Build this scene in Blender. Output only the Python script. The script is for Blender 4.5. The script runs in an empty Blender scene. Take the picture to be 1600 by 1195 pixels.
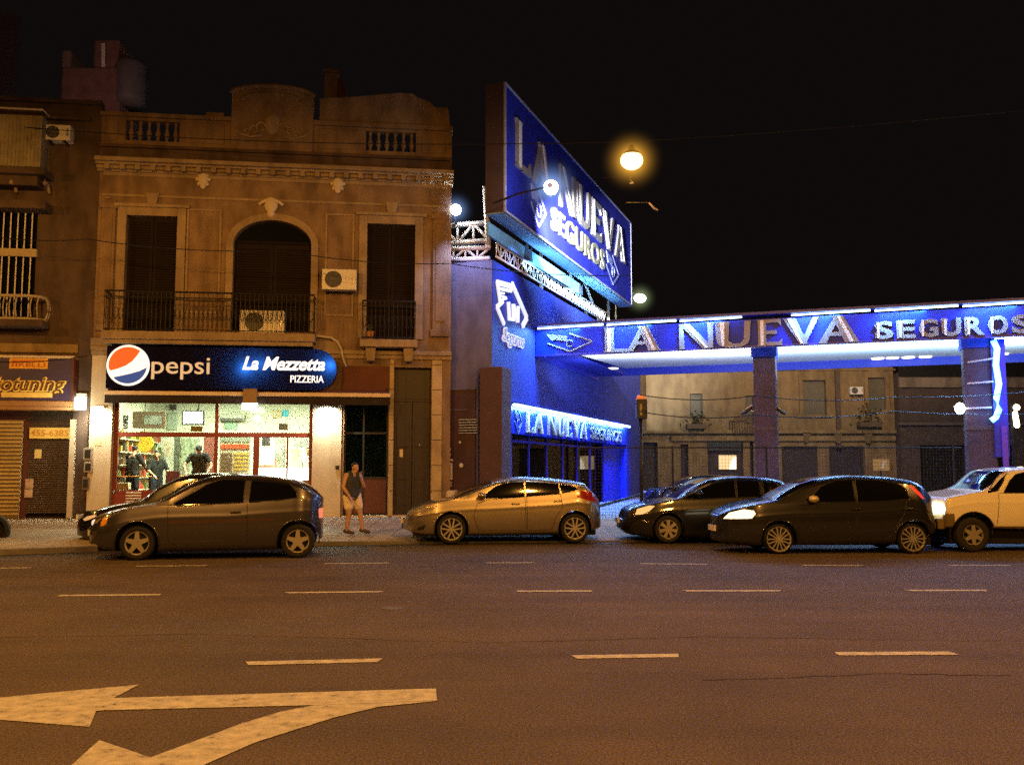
import bpy, bmesh, math, random
import numpy as np
from mathutils import Vector, Matrix
random.seed(7); np.random.seed(7)
R = math.radians
SC = bpy.context.scene
COL = SC.collection

# ------------------------------------------------------------------ camera
F, CX, CY, EYE, PITCH = 1473.0, 800.0, 597.5, 1.65, R(5.256)
cam = bpy.data.objects.new('camera', bpy.data.cameras.new('camera'))
COL.objects.link(cam)
cam.location = (0, 0, EYE); cam.rotation_euler = (R(90)+PITCH, 0, 0)
cam.data.sensor_width = 36; cam.data.lens = 36*F/1600
cam.data.clip_start = 0.1; cam.data.clip_end = 2000
SC.camera = cam
SC.view_settings.view_transform = 'Standard'; SC.view_settings.look = 'None'
SC.view_settings.exposure = 0.0; SC.view_settings.gamma = 1.0
SC.cycles.max_bounces = 6; SC.cycles.diffuse_bounces = 3; SC.cycles.glossy_bounces = 3
SC.cycles.transmission_bounces = 5; SC.cycles.transparent_max_bounces = 6
SC.cycles.caustics_reflective = False; SC.cycles.caustics_refractive = False
SC.cycles.sample_clamp_indirect = 1.5; SC.cycles.sample_clamp_direct = 40
SC.cycles.use_adaptive_sampling = False; SC.cycles.use_denoising = False          # keep the fine grain of a night picture

# ------------------------------------------------------------------ night sky
w = bpy.data.worlds.new('World'); SC.world = w; w.use_nodes = True
bg = w.node_tree.nodes['Background']; bg.inputs[0].default_value = (1.0, .74, .68, 1); bg.inputs[1].default_value = .0042

# ------------------------------------------------------------------ street and building lighting (night: lamps of the place, plus added fill lights)
SODIUM = (1.0, .43, .075); COOL = (1.0, .97, .66); BLUE = (.10, .28, 1.0); ICE = (.42, .68, 1.0)
def light(name, kind, loc, power, color, target=None, size=.2, size_y=None, spot=None, blend=.5, spread=None):
    d = bpy.data.lights.new(name, kind); d.energy = power; d.color = color
    if kind == 'AREA':
        d.size = size
        if size_y: d.shape = 'RECTANGLE'; d.size_y = size_y
        if spread: d.spread = R(spread)
    else: d.shadow_soft_size = size
    if spot: d.spot_size = R(spot); d.spot_blend = blend
    o = bpy.data.objects.new(name, d); COL.objects.link(o); o.location = loc
    if target is not None:
        o.rotation_euler = (Vector(target)-Vector(loc)).to_track_quat('-Z', 'Y').to_euler()
    return o
for x, y, p in ((-21, 12.0, 2300), (-9.5, 12.0, 2600), (2.5, 11.0, 2200), (14, 11.5, 2200), (-6, -2, 3300), (8, -2, 3300)):
    light('street_light', 'SPOT', (x, y, 9.0), p, SODIUM, (x, y+2.8, 0), .22, spot=176, blend=.3)

# ------------------------------------------------------------------ geometry helpers
def ray(px, py):
    a = (px-CX)/F; b = (CY-py)/F
    return Vector((a, math.cos(PITCH)-b*math.sin(PITCH), math.sin(PITCH)+b*math.cos(PITCH)))
def at(px, py, Y):
    d = ray(px, py); t = Y/d.y
    return Vector((d.x*t, Y, EYE+d.z*t))
def colx(px, Y): return (px-CX)/F*math.cos(PITCH)*Y
def gnd(px, py, z=0.0):
    d = ray(px, py); t = (z-EYE)/d.z
    return Vector((d.x*t, d.y*t, z))
class Pl:
    """a vertical frame: u along the face, v into it (away from the street), z up"""
    def __init__(s, x, y, ang):
        s.o = Vector((x, y, 0)); s.ang = ang
        s.u = Vector((math.cos(ang), math.sin(ang), 0)); s.d = Vector((-math.sin(ang), math.cos(ang), 0))
    def hit(s, px, py, v=0.0):
        d = ray(px, py); o = s.o + s.d*v
        t = (o-Vector((0, 0, EYE))).dot(s.d)/d.dot(s.d)
        p = Vector((0, 0, EYE))+d*t
        return (p-s.o).dot(s.u), p.z
    def rect(s, x0, y0, x1, y1, v=0.0):
        ym = (y0+y1)/2; xm = (x0+x1)/2
        return s.hit(x0, ym, v)[0], s.hit(x1, ym, v)[0], s.hit(xm, y1, v)[1], s.hit(xm, y0, v)[1]
    def X(s, u, v, z): return s.o + s.u*u + s.d*v + Vector((0, 0, z))
WORLD = Pl(0, 0, 0)
class MB:
    def __init__(s): s.v = []; s.f = []
    def add(s, vs, fs):
        n = len(s.v); s.v += [tuple(p) for p in vs]; s.f += [tuple(i+n for i in f) for f in fs]; return s
    def box(s, x0, x1, y0, y1, z0, z1):
        if x1 < x0: x0, x1 = x1, x0
        if y1 < y0: y0, y1 = y1, y0
        if z1 < z0: z0, z1 = z1, z0
        return s.add([(x0,y0,z0),(x1,y0,z0),(x1,y1,z0),(x0,y1,z0),(x0,y0,z1),(x1,y0,z1),(x1,y1,z1),(x0,y1,z1)],
                     [(0,3,2,1),(4,5,6,7),(0,1,5,4),(1,2,6,5),(2,3,7,6),(3,0,4,7)])
    def quad(s, a, b, c, d): return s.add([a,b,c,d], [(0,1,2,3)])
    def prism(s, poly, y0, y1):
        """poly in (x,z), extruded along y"""
        a = sum(poly[i][0]*poly[(i+1) % len(poly)][1]-poly[(i+1) % len(poly)][0]*poly[i][1] for i in range(len(poly)))
        if a < 0: poly = poly[::-1]
        n = len(poly)
        vs = [(x, y0, z) for x, z in poly]+[(x, y1, z) for x, z in poly]
        return s.add(vs, [tuple(range(n)), tuple(range(2*n-1, n-1, -1))]+[(i, i+n, (i+1) % n+n, (i+1) % n) for i in range(n)])
    def tube(s, pts, r, n=6, closed=False, r1=None):
        pts = [Vector(p) for p in pts]; m = len(pts); base = len(s.v)
        for i, p in enumerate(pts):
            if closed: t = pts[(i+1) % m]-pts[i-1]
            else: t = pts[min(i+1, m-1)]-pts[max(i-1, 0)]
            if t.length < 1e-9: t = Vector((0, 0, 1))
            t.normalize()
            a = t.cross(Vector((0, 0, 1)))
            if a.length < .05: a = t.cross(Vector((1, 0, 0)))
            a.normalize(); b = t.cross(a)
            rr = r if r1 is None else r+(r1-r)*i/max(1, m-1)
            for k in range(n):
                q = 2*math.pi*k/n
                s.v.append(tuple(p+a*(math.cos(q)*rr)+b*(math.sin(q)*rr)))
        for i in range(m if closed else m-1):
            j = (i+1) % m
            for k in range(n):
                l = (k+1) % n
                s.f.append((base+i*n+k, base+i*n+l, base+j*n+l, base+j*n+k))
        if not closed:
            s.f.append(tuple(base+k for k in range(n))[::-1]); s.f.append(tuple(base+(m-1)*n+k for k in range(n)))
        return s
    def lathe(s, prof, c, n=16, axis='z', cap=True):
        """prof: (r, h) pairs around an axis through c"""
        base = len(s.v); m = len(prof)
        for r, h in prof:
            for k in range(n):
                q = 2*math.pi*k/n; x, y = math.cos(q)*r, math.sin(q)*r
                p = (x, y, h) if axis == 'z' else ((x, h, y) if axis == 'y' else (h, x, y))
                s.v.append((c[0]+p[0], c[1]+p[1], c[2]+p[2]))
        for i in range(m-1):
            for k in range(n):
                l = (k+1) % n
                s.f.append((base+i*n+k, base+i*n+l, base+(i+1)*n+l, base+(i+1)*n+k))
        if cap and prof[0][0] > 1e-4: s.f.append(tuple(base+k for k in range(n))[::-1])
        if cap and prof[-1][0] > 1e-4: s.f.append(tuple(base+(m-1)*n+k for k in range(n)))
        return s
    def ball(s, c, rx, ry=None, rz=None, n=14):
        ry = ry or rx; rz = rz or rx; m = n//2
        base = len(s.v)
        for i in range(m+1):
            th = math.pi*i/m
            for k in range(n):
                q = 2*math.pi*k/n
                s.v.append((c[0]+rx*math.sin(th)*math.cos(q), c[1]+ry*math.sin(th)*math.sin(q), c[2]+rz*math.cos(th)))
        for i in range(m):
            for k in range(n):
                l = (k+1) % n
                s.f.append((base+i*n+k, base+(i+1)*n+k, base+(i+1)*n+l, base+i*n+l))
        return s
    def capsule(s, a, ra, b, rb, n=12):
        a = Vector(a); b = Vector(b); t = (b-a)
        if t.length < 1e-6: return s.ball(a, ra, n=n)
        t.normalize(); x = t.cross(Vector((0, 0, 1)))
        if x.length < .05: x = t.cross(Vector((1, 0, 0)))
        x.normalize(); y = t.cross(x); rings = []
        for i in range(1, 5): q = math.pi/2*i/5; rings.append((a-t*ra*math.cos(q), ra*math.sin(q)))
        rings.append((a, ra)); rings.append((b, rb))
        for i in range(4, 0, -1): q = math.pi/2*i/5; rings.append((b+t*rb*math.cos(q), rb*math.sin(q)))
        base = len(s.v)
        for p, r in rings:
            for k in range(n):
                q = 2*math.pi*k/n; s.v.append(tuple(p+x*math.cos(q)*r+y*math.sin(q)*r))
        m = len(rings)
        for i in range(m-1):
            for k in range(n):
                l = (k+1) % n; s.f.append((base+i*n+k, base+i*n+l, base+(i+1)*n+l, base+(i+1)*n+k))
        s.f.append(tuple(base+k for k in range(n))[::-1]); s.f.append(tuple(base+(m-1)*n+k for k in range(n)))
        return s
    def mesh(s, name, off=(0, 0, 0)):
        me = bpy.data.meshes.new(name)
        me.from_pydata([(p[0]-off[0], p[1]-off[1], p[2]-off[2]) for p in s.v], [], s.f)
        me.update(); return me
def obj(name, me, mat, parent=None, smooth=False, bevel=0):
    o = bpy.data.objects.new(name, me); COL.objects.link(o)
    if mat is not None: me.materials.append(mat)
    if parent is not None: o.parent = parent
    if smooth: me.polygons.foreach_set('use_smooth', [True]*len(me.polygons))
    if bevel:
        b = o.modifiers.new('bevel', 'BEVEL'); b.width = bevel; b.segments = 2; b.limit_method = 'ANGLE'; b.angle_limit = R(40)
    return o
def tag(o, label=None, cat=None, group=None, kind=None):
    if label: o['label'] = label
    if cat: o['category'] = cat
    if group: o['group'] = group
    if kind: o['kind'] = kind
    return o
class Thing:
    """an Empty at the thing's base in a frame; parts are built in frame coordinates"""
    def __init__(s, name, label, cat, pl=WORLD, off=(0, 0, 0), group=None):
        s.pl, s.off = pl, off
        s.e = bpy.data.objects.new(name, None); COL.objects.link(s.e); s.e.empty_display_size = .2
        s.e.location = pl.X(*off); s.e.rotation_euler = (0, 0, pl.ang)
        tag(s.e, label, cat, group)
    def part(s, name, mb, mat, parent=None, smooth=False, bevel=0, label=None):
        o = obj(name, mb.mesh(name, s.off), mat, parent or s.e, smooth, bevel)
        if label: o['label'] = label
        return o
def solo(name, label, cat, mb, mat, pl=WORLD, off=(0, 0, 0), group=None, smooth=False, bevel=0, kind=None):
    o = obj(name, mb.mesh(name, off), mat, None, smooth, bevel)
    o.location = pl.X(*off); o.rotation_euler = (0, 0, pl.ang)
    return tag(o, label, cat, group, kind)
def struct(name, mb, mat, smooth=False):
    return tag(obj(name, mb.mesh(name), mat, None, smooth), kind='structure')
def copy_tree(o, parent=None):
    c = o.copy(); COL.objects.link(c); c.parent = parent
    for ch in list(o.children): copy_tree(ch, c)
    return c
def wall(mb, u0, u1, z0, z1, holes, v0, v1, rdepth=None):
    """front skin of a wall with rectangular openings and their reveals"""
    rd = v1 if rdepth is None else v0+rdepth
    us = sorted({u0, u1, *[h[0] for h in holes], *[h[1] for h in holes]}); zs = sorted({z0, z1, *[h[2] for h in holes], *[h[3] for h in holes]})
    us = [a for a in us if u0 <= a <= u1]; zs = [a for a in zs if z0 <= a <= z1]
    for i in range(len(us)-1):
        for j in range(len(zs)-1):
            um, zm = (us[i]+us[i+1])/2, (zs[j]+zs[j+1])/2
            if any(h[0] < um < h[1] and h[2] < zm < h[3] for h in holes): continue
            a, b, c, d = us[i], us[i+1], zs[j], zs[j+1]
            mb.quad((a, v0, c), (b, v0, c), (b, v0, d), (a, v0, d))
    for a, b, c, d in holes:
        mb.quad((a, v0, c), (a, v0, d), (a, rd, d), (a, rd, c)); mb.quad((b, v0, d), (b, v0, c), (b, rd, c), (b, rd, d))
        mb.quad((a, v0, d), (b, v0, d), (b, rd, d), (a, rd, d)); mb.quad((b, v0, c), (a, v0, c), (a, rd, c), (b, rd, c))
    return mb

# ------------------------------------------------------------------ materials
def M(name, col, rough=.8, metal=0.0, var=.18, scale=2.5, bump=.15, bscale=40, coat=0.0, stain=0.0, spec=.5):
    m = bpy.data.materials.new(name); m.use_nodes = True; nt = m.node_tree; p = nt.nodes['Principled BSDF']
    p.inputs['Roughness'].default_value = rough; p.inputs['Metallic'].default_value = metal
    p.inputs['Coat Weight'].default_value = coat; p.inputs['Coat Roughness'].default_value = .06
    p.inputs['Specular IOR Level'].default_value = spec
    tc = nt.nodes.new('ShaderNodeTexCoord'); n = nt.nodes.new('ShaderNodeTexNoise')
    n.inputs['Scale'].default_value = scale; n.inputs['Detail'].default_value = 8; n.inputs['Roughness'].default_value = .65
    nt.links.new(tc.outputs['Object'], n.inputs['Vector'])
    r = nt.nodes.new('ShaderNodeValToRGB'); r.color_ramp.elements[0].position = .3; r.color_ramp.elements[1].position = .7
    r.color_ramp.elements[0].color = (*[c*(1-var) for c in col], 1); r.color_ramp.elements[1].color = (*[min(1, c*(1+var*.6)) for c in col], 1)
    nt.links.new(n.outputs['Fac'], r.inputs['Fac']); out = r.outputs['Color']
    if stain:
        mp = nt.nodes.new('ShaderNodeMapping'); mp.inputs['Scale'].default_value = (1.1, 1.1, .4)
        nt.links.new(tc.outputs['Object'], mp.inputs['Vector'])
        n2 = nt.nodes.new('ShaderNodeTexNoise'); n2.inputs['Scale'].default_value = 2.2; n2.inputs['Detail'].default_value = 6; nt.links.new(mp.outputs[0], n2.inputs['Vector'])
        r2 = nt.nodes.new('ShaderNodeValToRGB'); r2.color_ramp.elements[0].position = .42; r2.color_ramp.elements[1].position = .66
        r2.color_ramp.elements[0].color = (1, 1, 1, 1); r2.color_ramp.elements[1].color = (1-stain, 1-stain*1.05, 1-stain*1.1, 1)
        nt.links.new(n2.outputs['Fac'], r2.inputs['Fac'])
        mx = nt.nodes.new('ShaderNodeMixRGB'); mx.blend_type = 'MULTIPLY'; mx.inputs[0].default_value = 1
        nt.links.new(out, mx.inputs[1]); nt.links.new(r2.outputs[0], mx.inputs[2]); out = mx.outputs[0]
    nt.links.new(out, p.inputs['Base Color'])
    if bump:
        n3 = nt.nodes.new('ShaderNodeTexNoise'); n3.inputs['Scale'].default_value = bscale; n3.inputs['Detail'].default_value = 4
        nt.links.new(tc.outputs['Object'], n3.inputs['Vector'])
        b = nt.nodes.new('ShaderNodeBump'); b.inputs['Strength'].default_value = bump; b.inputs['Distance'].default_value = .02
        nt.links.new(n3.outputs['Fac'], b.inputs['Height']); nt.links.new(b.outputs[0], p.inputs['Normal'])
    return m
def E(name, col, s, base=(.8, .8, .8)):
    m = bpy.data.materials.new(name); m.use_nodes = True; p = m.node_tree.nodes['Principled BSDF']
    p.inputs['Base Color'].default_value = (*base, 1); p.inputs['Emission Color'].default_value = (*col, 1); p.inputs['Emission Strength'].default_value = s
    p.inputs['Roughness'].default_value = .5
    return m
def GLASS(name, col=(.9, .95, .92), t=.92, rough=.02):
    """window pane: clear sheet with a mirror-like reflection"""
    m = bpy.data.materials.new(name); m.use_nodes = True; nt = m.node_tree; nt.nodes.remove(nt.nodes['Principled BSDF'])
    tr = nt.nodes.new('ShaderNodeBsdfTransparent'); tr.inputs[0].default_value = (*[c*t for c in col], 1)
    gl = nt.nodes.new('ShaderNodeBsdfGlossy'); gl.inputs['Roughness'].default_value = rough
    fr = nt.nodes.new('ShaderNodeFresnel'); fr.inputs['IOR'].default_value = 1.45
    mx = nt.nodes.new('ShaderNodeMixShader'); nt.links.new(fr.outputs[0], mx.inputs[0])
    nt.links.new(tr.outputs[0], mx.inputs[1]); nt.links.new(gl.outputs[0], mx.inputs[2])
    nt.links.new(mx.outputs[0], nt.nodes['Material Output'].inputs[0])
    return m
def asphalt():
    m = M('asphalt', (.092, .068, .050), .78, var=.3, scale=.5, bump=.55, bscale=120, spec=.35)
    nt = m.node_tree; p = nt.nodes['Principled BSDF']
    tc = nt.nodes.new('ShaderNodeTexCoord'); src = p.inputs['Base Color'].links[0].from_socket
    mp = nt.nodes.new('ShaderNodeMapping'); mp.inputs['Scale'].default_value = (.05, 1.1, 1); mp.inputs['Rotation'].default_value = (0, 0, R(-3))
    nt.links.new(tc.outputs['Object'], mp.inputs['Vector'])
    n = nt.nodes.new('ShaderNodeTexNoise'); n.inputs['Scale'].default_value = 1.3; n.inputs['Detail'].default_value = 7; nt.links.new(mp.outputs[0], n.inputs['Vector'])
    r = nt.nodes.new('ShaderNodeValToRGB'); r.color_ramp.elements[0].position = .35; r.color_ramp.elements[1].position = .68
    r.color_ramp.elements[0].color = (.84, .84, .84, 1); r.color_ramp.elements[1].color = (1.12, 1.12, 1.12, 1); nt.links.new(n.outputs['Fac'], r.inputs['Fac'])
    g = nt.nodes.new('ShaderNodeTexNoise'); g.inputs['Scale'].default_value = 55; g.inputs['Detail'].default_value = 3; nt.links.new(tc.outputs['Object'], g.inputs['Vector'])
    gr = nt.nodes.new('ShaderNodeValToRGB'); gr.color_ramp.elements[0].position = .3; gr.color_ramp.elements[1].position = .72
    gr.color_ramp.elements[0].color = (.3, .3, .3, 1); gr.color_ramp.elements[1].color = (1.9, 1.9, 1.9, 1); nt.links.new(g.outputs['Fac'], gr.inputs['Fac'])
    a = nt.nodes.new('ShaderNodeMixRGB'); a.blend_type = 'MULTIPLY'; a.inputs[0].default_value = 1; nt.links.new(src, a.inputs[1]); nt.links.new(r.outputs[0], a.inputs[2])
    b = nt.nodes.new('ShaderNodeMixRGB'); b.blend_type = 'MULTIPLY'; b.inputs[0].default_value = .9; nt.links.new(a.outputs[0], b.inputs[1]); nt.links.new(gr.outputs[0], b.inputs[2])
    nt.links.new(b.outputs[0], p.inputs['Base Color'])
    return m
def tiles(name, col, sx, sy, dark=.55, rough=.7, coord='Object', mort=.03, var=.25):
    m = M(name, col, rough, var=.2, scale=1.2, bump=.1)
    nt = m.node_tree; p = nt.nodes['Principled BSDF']; src = p.inputs['Base Color'].links[0].from_socket
    tc = nt.nodes.new('ShaderNodeTexCoord'); b = nt.nodes.new('ShaderNodeTexBrick')
    b.inputs['Scale'].default_value = 1; b.inputs['Brick Width'].default_value = sx; b.inputs['Row Height'].default_value = sy
    b.inputs['Mortar Size'].default_value = mort*min(sx, sy)*2; b.offset = 0
    b.inputs['Color1'].default_value = (1, 1, 1, 1); b.inputs['Color2'].default_value = (1-var, 1-var, 1-var, 1); b.inputs['Mortar'].default_value = (dark, dark, dark, 1)
    nt.links.new(tc.outputs[coord], b.inputs['Vector'])
    a = nt.nodes.new('ShaderNodeMixRGB'); a.blend_type = 'MULTIPLY'; a.inputs[0].default_value = 1; nt.links.new(src, a.inputs[1]); nt.links.new(b.outputs[0], a.inputs[2])
    nt.links.new(a.outputs[0], p.inputs['Base Color'])
    return m
m_road = asphalt()
m_line = M('road paint', (.50, .48, .44), .7, var=.45, scale=9, bump=.3)
def worn(m, amount=.5):
    nt = m.node_tree; p = nt.nodes['Principled BSDF']; tc = nt.nodes.new('ShaderNodeTexCoord'); n = nt.nodes.new('ShaderNodeTexNoise')
    n.inputs['Scale'].default_value = 9; n.inputs['Detail'].default_value = 10; n.inputs['Roughness'].default_value = .75
    nt.links.new(tc.outputs['Object'], n.inputs['Vector']); r = nt.nodes.new('ShaderNodeValToRGB')
    r.color_ramp.elements[0].position = amount-.06; r.color_ramp.elements[1].position = amount+.04
    r.color_ramp.elements[0].color = (0, 0, 0, 1); r.color_ramp.elements[1].color = (1, 1, 1, 1)
    nt.links.new(n.outputs['Fac'], r.inputs['Fac']); nt.links.new(r.outputs[0], p.inputs['Alpha'])
worn(m_line, .375)
m_pave = tiles('pavement tiles', (.42, .34, .23), .4, .4, .6)
m_fore = M('forecourt concrete', (.3, .3, .3), .7, var=.25, scale=.8)
m_kerb = M('kerb stone', (.16, .145, .125), .85, var=.35, scale=3)
m_gut = M('gutter', (.03, .028, .026), .7, var=.4, scale=2)
m_stucco = M('tan stucco', (.26, .178, .112), .9, var=.28, scale=1.6, stain=.4, bump=.5)
m_trim = M('pale stucco trim', (.34, .26, .17), .9, var=.22, scale=2, stain=.3, bump=.25)
m_pale = M('pale plaster', (.62, .54, .40), .9, var=.15, bump=.1)
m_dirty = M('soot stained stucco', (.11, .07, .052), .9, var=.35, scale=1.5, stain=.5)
m_cream = M('cream paint', (.62, .54, .40), .75, var=.12, scale=2, stain=.15)
m_shutter = tiles('dark wooden shutter', (.017, .011, .011), 9, .07, .4, .6)
for m_ in (m_shutter,): m_.node_tree.nodes['Principled BSDF'].inputs['Specular IOR Level'].default_value = .1
m_iron = M('black iron', (.02, .018, .016), .55, metal=.3, bump=0)
m_louvre = M('black louvre slats', (.010, .006, .007), .8, bump=0, spec=.1)
m_darkwood = tiles('dark carved door', (.028, .017, .013), .55, .62, .45, .5)
m_grey = M('grey building stucco', (.10, .068, .052), .95, var=.3, scale=1.4, stain=.4)
m_maroon = M('maroon panel', (.10, .026, .014), .7, var=.2)
m_redframe = M('red window frame', (.22, .035, .02), .45, var=.15, bump=.05)
m_white = M('white enamel', (.72, .70, .64), .5, var=.1, bump=0)
m_steel = M('white painted steel', (.75, .76, .78), .5, var=.1, bump=0)
m_alu = M('aluminium', (.55, .55, .55), .35, metal=.8, var=.1, bump=0)
m_black = M('black plastic', (.012, .012, .012), .45, bump=0)
m_navy = M('navy sign sheet', (.012, .012, .035), .35, var=.1, bump=0)
m_glass = GLASS('clear shop glass')
m_dglass = M('dark window glass', (.006, .007, .008), .08, var=.1, bump=0, spec=.6)

# ================================================================== GROUND, ROAD, PAVEMENT
kerb_px = [(-900, 885), (-400, 878), (0, 867.5), (150, 862), (330, 857), (560, 852), (640, 849.5), (800, 848), (950, 847), (1100, 846.5), (1300, 847.5), (1600, 850), (2100, 857), (2700, 865)]
kerb = [gnd(x, y) for x, y in kerb_px]
def kerb_y(x):
    return float(np.interp(x, [k.x for k in kerb], [k.y for k in kerb]))
def kerb_h(x): return float(np.interp(x, [-4.2, -1.8], [.11, .035]))
def pav_z(x, y):
    y0 = kerb_y(x)
    return float(np.interp(y, [y0, 26.3], [kerb_h(x), .285]))
xs = [-70]+list(np.linspace(-34, 34, 86))+[70]
mb = MB(); n = len(xs)
ky = [kerb_y(x) for x in xs]
struct('ground', MB().quad((-400, -200, -.03), (400, -200, -.03), (400, 600, -.03), (-400, 600, -.03)), m_gut)
for i in range(n-1):
    mb.quad((xs[i], -40, 0), (xs[i+1], -40, 0), (xs[i+1], ky[i+1], 0), (xs[i], ky[i], 0))
bmr = bmesh.new(); me = mb.mesh('road'); bmr.from_mesh(me); bmesh.ops.remove_doubles(bmr, verts=bmr.verts, dist=1e-5); bmr.to_mesh(me); bmr.free()
road = tag(obj('road', me, m_road), kind='structure')
g = MB()
for i in range(n-1): g.quad((xs[i], ky[i]-.45, .004), (xs[i+1], ky[i+1]-.45, .004), (xs[i+1], ky[i+1], .004), (xs[i], ky[i], .004))
gut = obj('gutter', g.mesh('gutter'), m_gut, road)
kb = MB(); pv = MB(); fc = MB()
for i in range(n-1):
    a, b = xs[i], xs[i+1]; ha, hb = kerb_h(a), kerb_h(b)
    kb.quad((a, ky[i], 0), (b, ky[i+1], 0), (b, ky[i+1], hb), (a, ky[i], ha))
    kb.quad((a, ky[i], ha), (b, ky[i+1], hb), (b, ky[i+1]+.16, hb+.003), (a, ky[i]+.16, ha+.003))
    ya, yb = ky[i]+.16, ky[i+1]+.16
    pv.quad((a, ya, ha+.003), (b, yb, hb+.003), (b, 26.3, .285), (a, 26.3, .285))
    fc.quad((a, 26.3, .285), (b, 26.3, .285), (b, 70, .30), (a, 70, .30))
struct('kerb', kb, m_kerb); struct('pavement', pv, m_pave); struct('forecourt', fc, m_fore)

# lane markings (each dash a part of the road)
def dash(x0, y0, x1, y1, wd=.13):
    a, b = gnd(x0, y0), gnd(x1, y1); t = (b-a).normalized(); s = Vector((-t.y, t.x, 0))*wd/2
    z = Vector((0, 0, .005)); e = random.uniform(-.06, .06)
    m = MB().add([a-s+z, b-s+z+t*e, b+s+z, a+s+z+t*e], [(0, 1, 2, 3)])
    obj('lane_dash', m.mesh('lane_dash'), m_line, road)
for d in ((-60, 888, 48, 887), (215, 884.5, 325, 883.5), (505, 880.5, 607, 879.5), (760, 879.3, 838, 879), (1000, 880.5, 1105, 881.5), (1255, 883, 1350, 883.5), (1485, 883, 1582, 883.5)): dash(*d, .10)
for d in ((92, 930.5, 251, 929), (450, 926, 600, 924.3), (808, 923.5, 925, 923.3), (1073, 923, 1222, 923), (1422, 922.5, 1545, 922.3), (-260, 934, -110, 932.5), (1740, 922, 1880, 922)): dash(*d, .13)
for d in ((390, 1036.5, 598, 1031.5), (900, 1026.5, 1063, 1024), (1306, 1021.5, 1490, 1020.5), (1760, 1018, 1940, 1017)): dash(*d, .15)
def ground_poly(name, pts, z):
    m = MB().add([gnd(x, y, 0)+Vector((0, 0, z)) for x, y in pts], [tuple(range(len(pts)))])
    bm = bmesh.new(); me = m.mesh(name); bm.from_mesh(me); bmesh.ops.triangulate(bm, faces=bm.faces); bm.to_mesh(me); bm.free()
    for p in me.polygons:
        if p.normal.z < 0: p.flip()
    return obj(name, me, m_line, road)
ground_poly('straight_arrow', [(681, 1076), (177, 1091), (217, 1070), (0, 1090), (-205, 1109), (0, 1125), (140, 1136), (150, 1111), (162, 1110), (490, 1102), (683, 1095)], .005)
ground_poly('turn_arrow', [(683, 1095.5), (590, 1105), (520, 1122), (400, 1160), (320, 1195), (235, 1245), (330, 1290), (-60, 1330), (85, 1220), (155, 1157), (235, 1184), (300, 1160), (380, 1130), (440, 1112), (490, 1102.5)], .0055)
# patched asphalt, tar seams and oil stains
m_patch = M('newer asphalt patch', (.084, .060, .044), .85, var=.3, scale=2, bump=.5, bscale=90, spec=.3); m_tar = M('tar seam', (.060, .046, .036), .9, var=.3, bump=.4, spec=.1); m_oil = M('oil stain', (.070, .054, .042), .9, var=.35, scale=3, bump=.5, bscale=90, spec=.1); worn(m_oil, .5)
def blob(name, cx, cy, rx, ry, mat, z, n=26, jag=.16):
    c = gnd(cx, cy); ph = random.uniform(0, 6); pts = []
    for k in range(n):
        q = 2*math.pi*k/n; f = 1+jag*math.sin(3*q+ph)+jag*.6*math.sin(7*q+2*ph)+random.uniform(-jag, jag)*.4; pts.append((c.x+rx*f*math.cos(q), c.y+ry*f*math.sin(q), z))
    obj(name, MB().add(pts, [tuple(range(n))]).mesh(name), mat, road)
def seam(pts, wd, z=.003):
    P = [gnd(*p) for p in pts]; m = MB(); Q = []
    for i in range(len(P)-1):
        for k in range(9): Q.append(P[i].lerp(P[i+1], k/9)+Vector((random.uniform(-.02, .02), random.uniform(-.03, .03), 0)))
    for i in range(len(Q)-1):
        t = (Q[i+1]-Q[i]); t.normalize(); w_ = wd*random.uniform(.5, 1.2); sd = Vector((-t.y, t.x, 0))*w_/2; zz = Vector((0, 0, z+.0001*(i % 3)))
        m.add([Q[i]-sd+zz, Q[i+1]-sd+zz, Q[i+1]+sd+zz, Q[i]+sd+zz], [(0, 1, 2, 3)])
    obj('tar_seam', m.mesh('tar_seam'), m_tar, road)
seam([(-200, 1000), (300, 990), (760, 1004), (1100, 995), (1700, 1003)], .012); seam([(1100, 1062), (1400, 1052), (1600, 1056)], .016)
# manhole cover and a little litter on the asphalt
c = gnd(612, 950); m_mh = M('worn iron cover', (.16, .15, .14), .5, metal=.3, var=.3)
solo('manhole_cover', 'small worn metal cover set in the asphalt between the middle and near lane dashes', 'manhole cover', MB().lathe([(.13, 0), (.13, .006), (.11, .009), (0, .009)], c, 20), m_mh, off=tuple(c))

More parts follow.
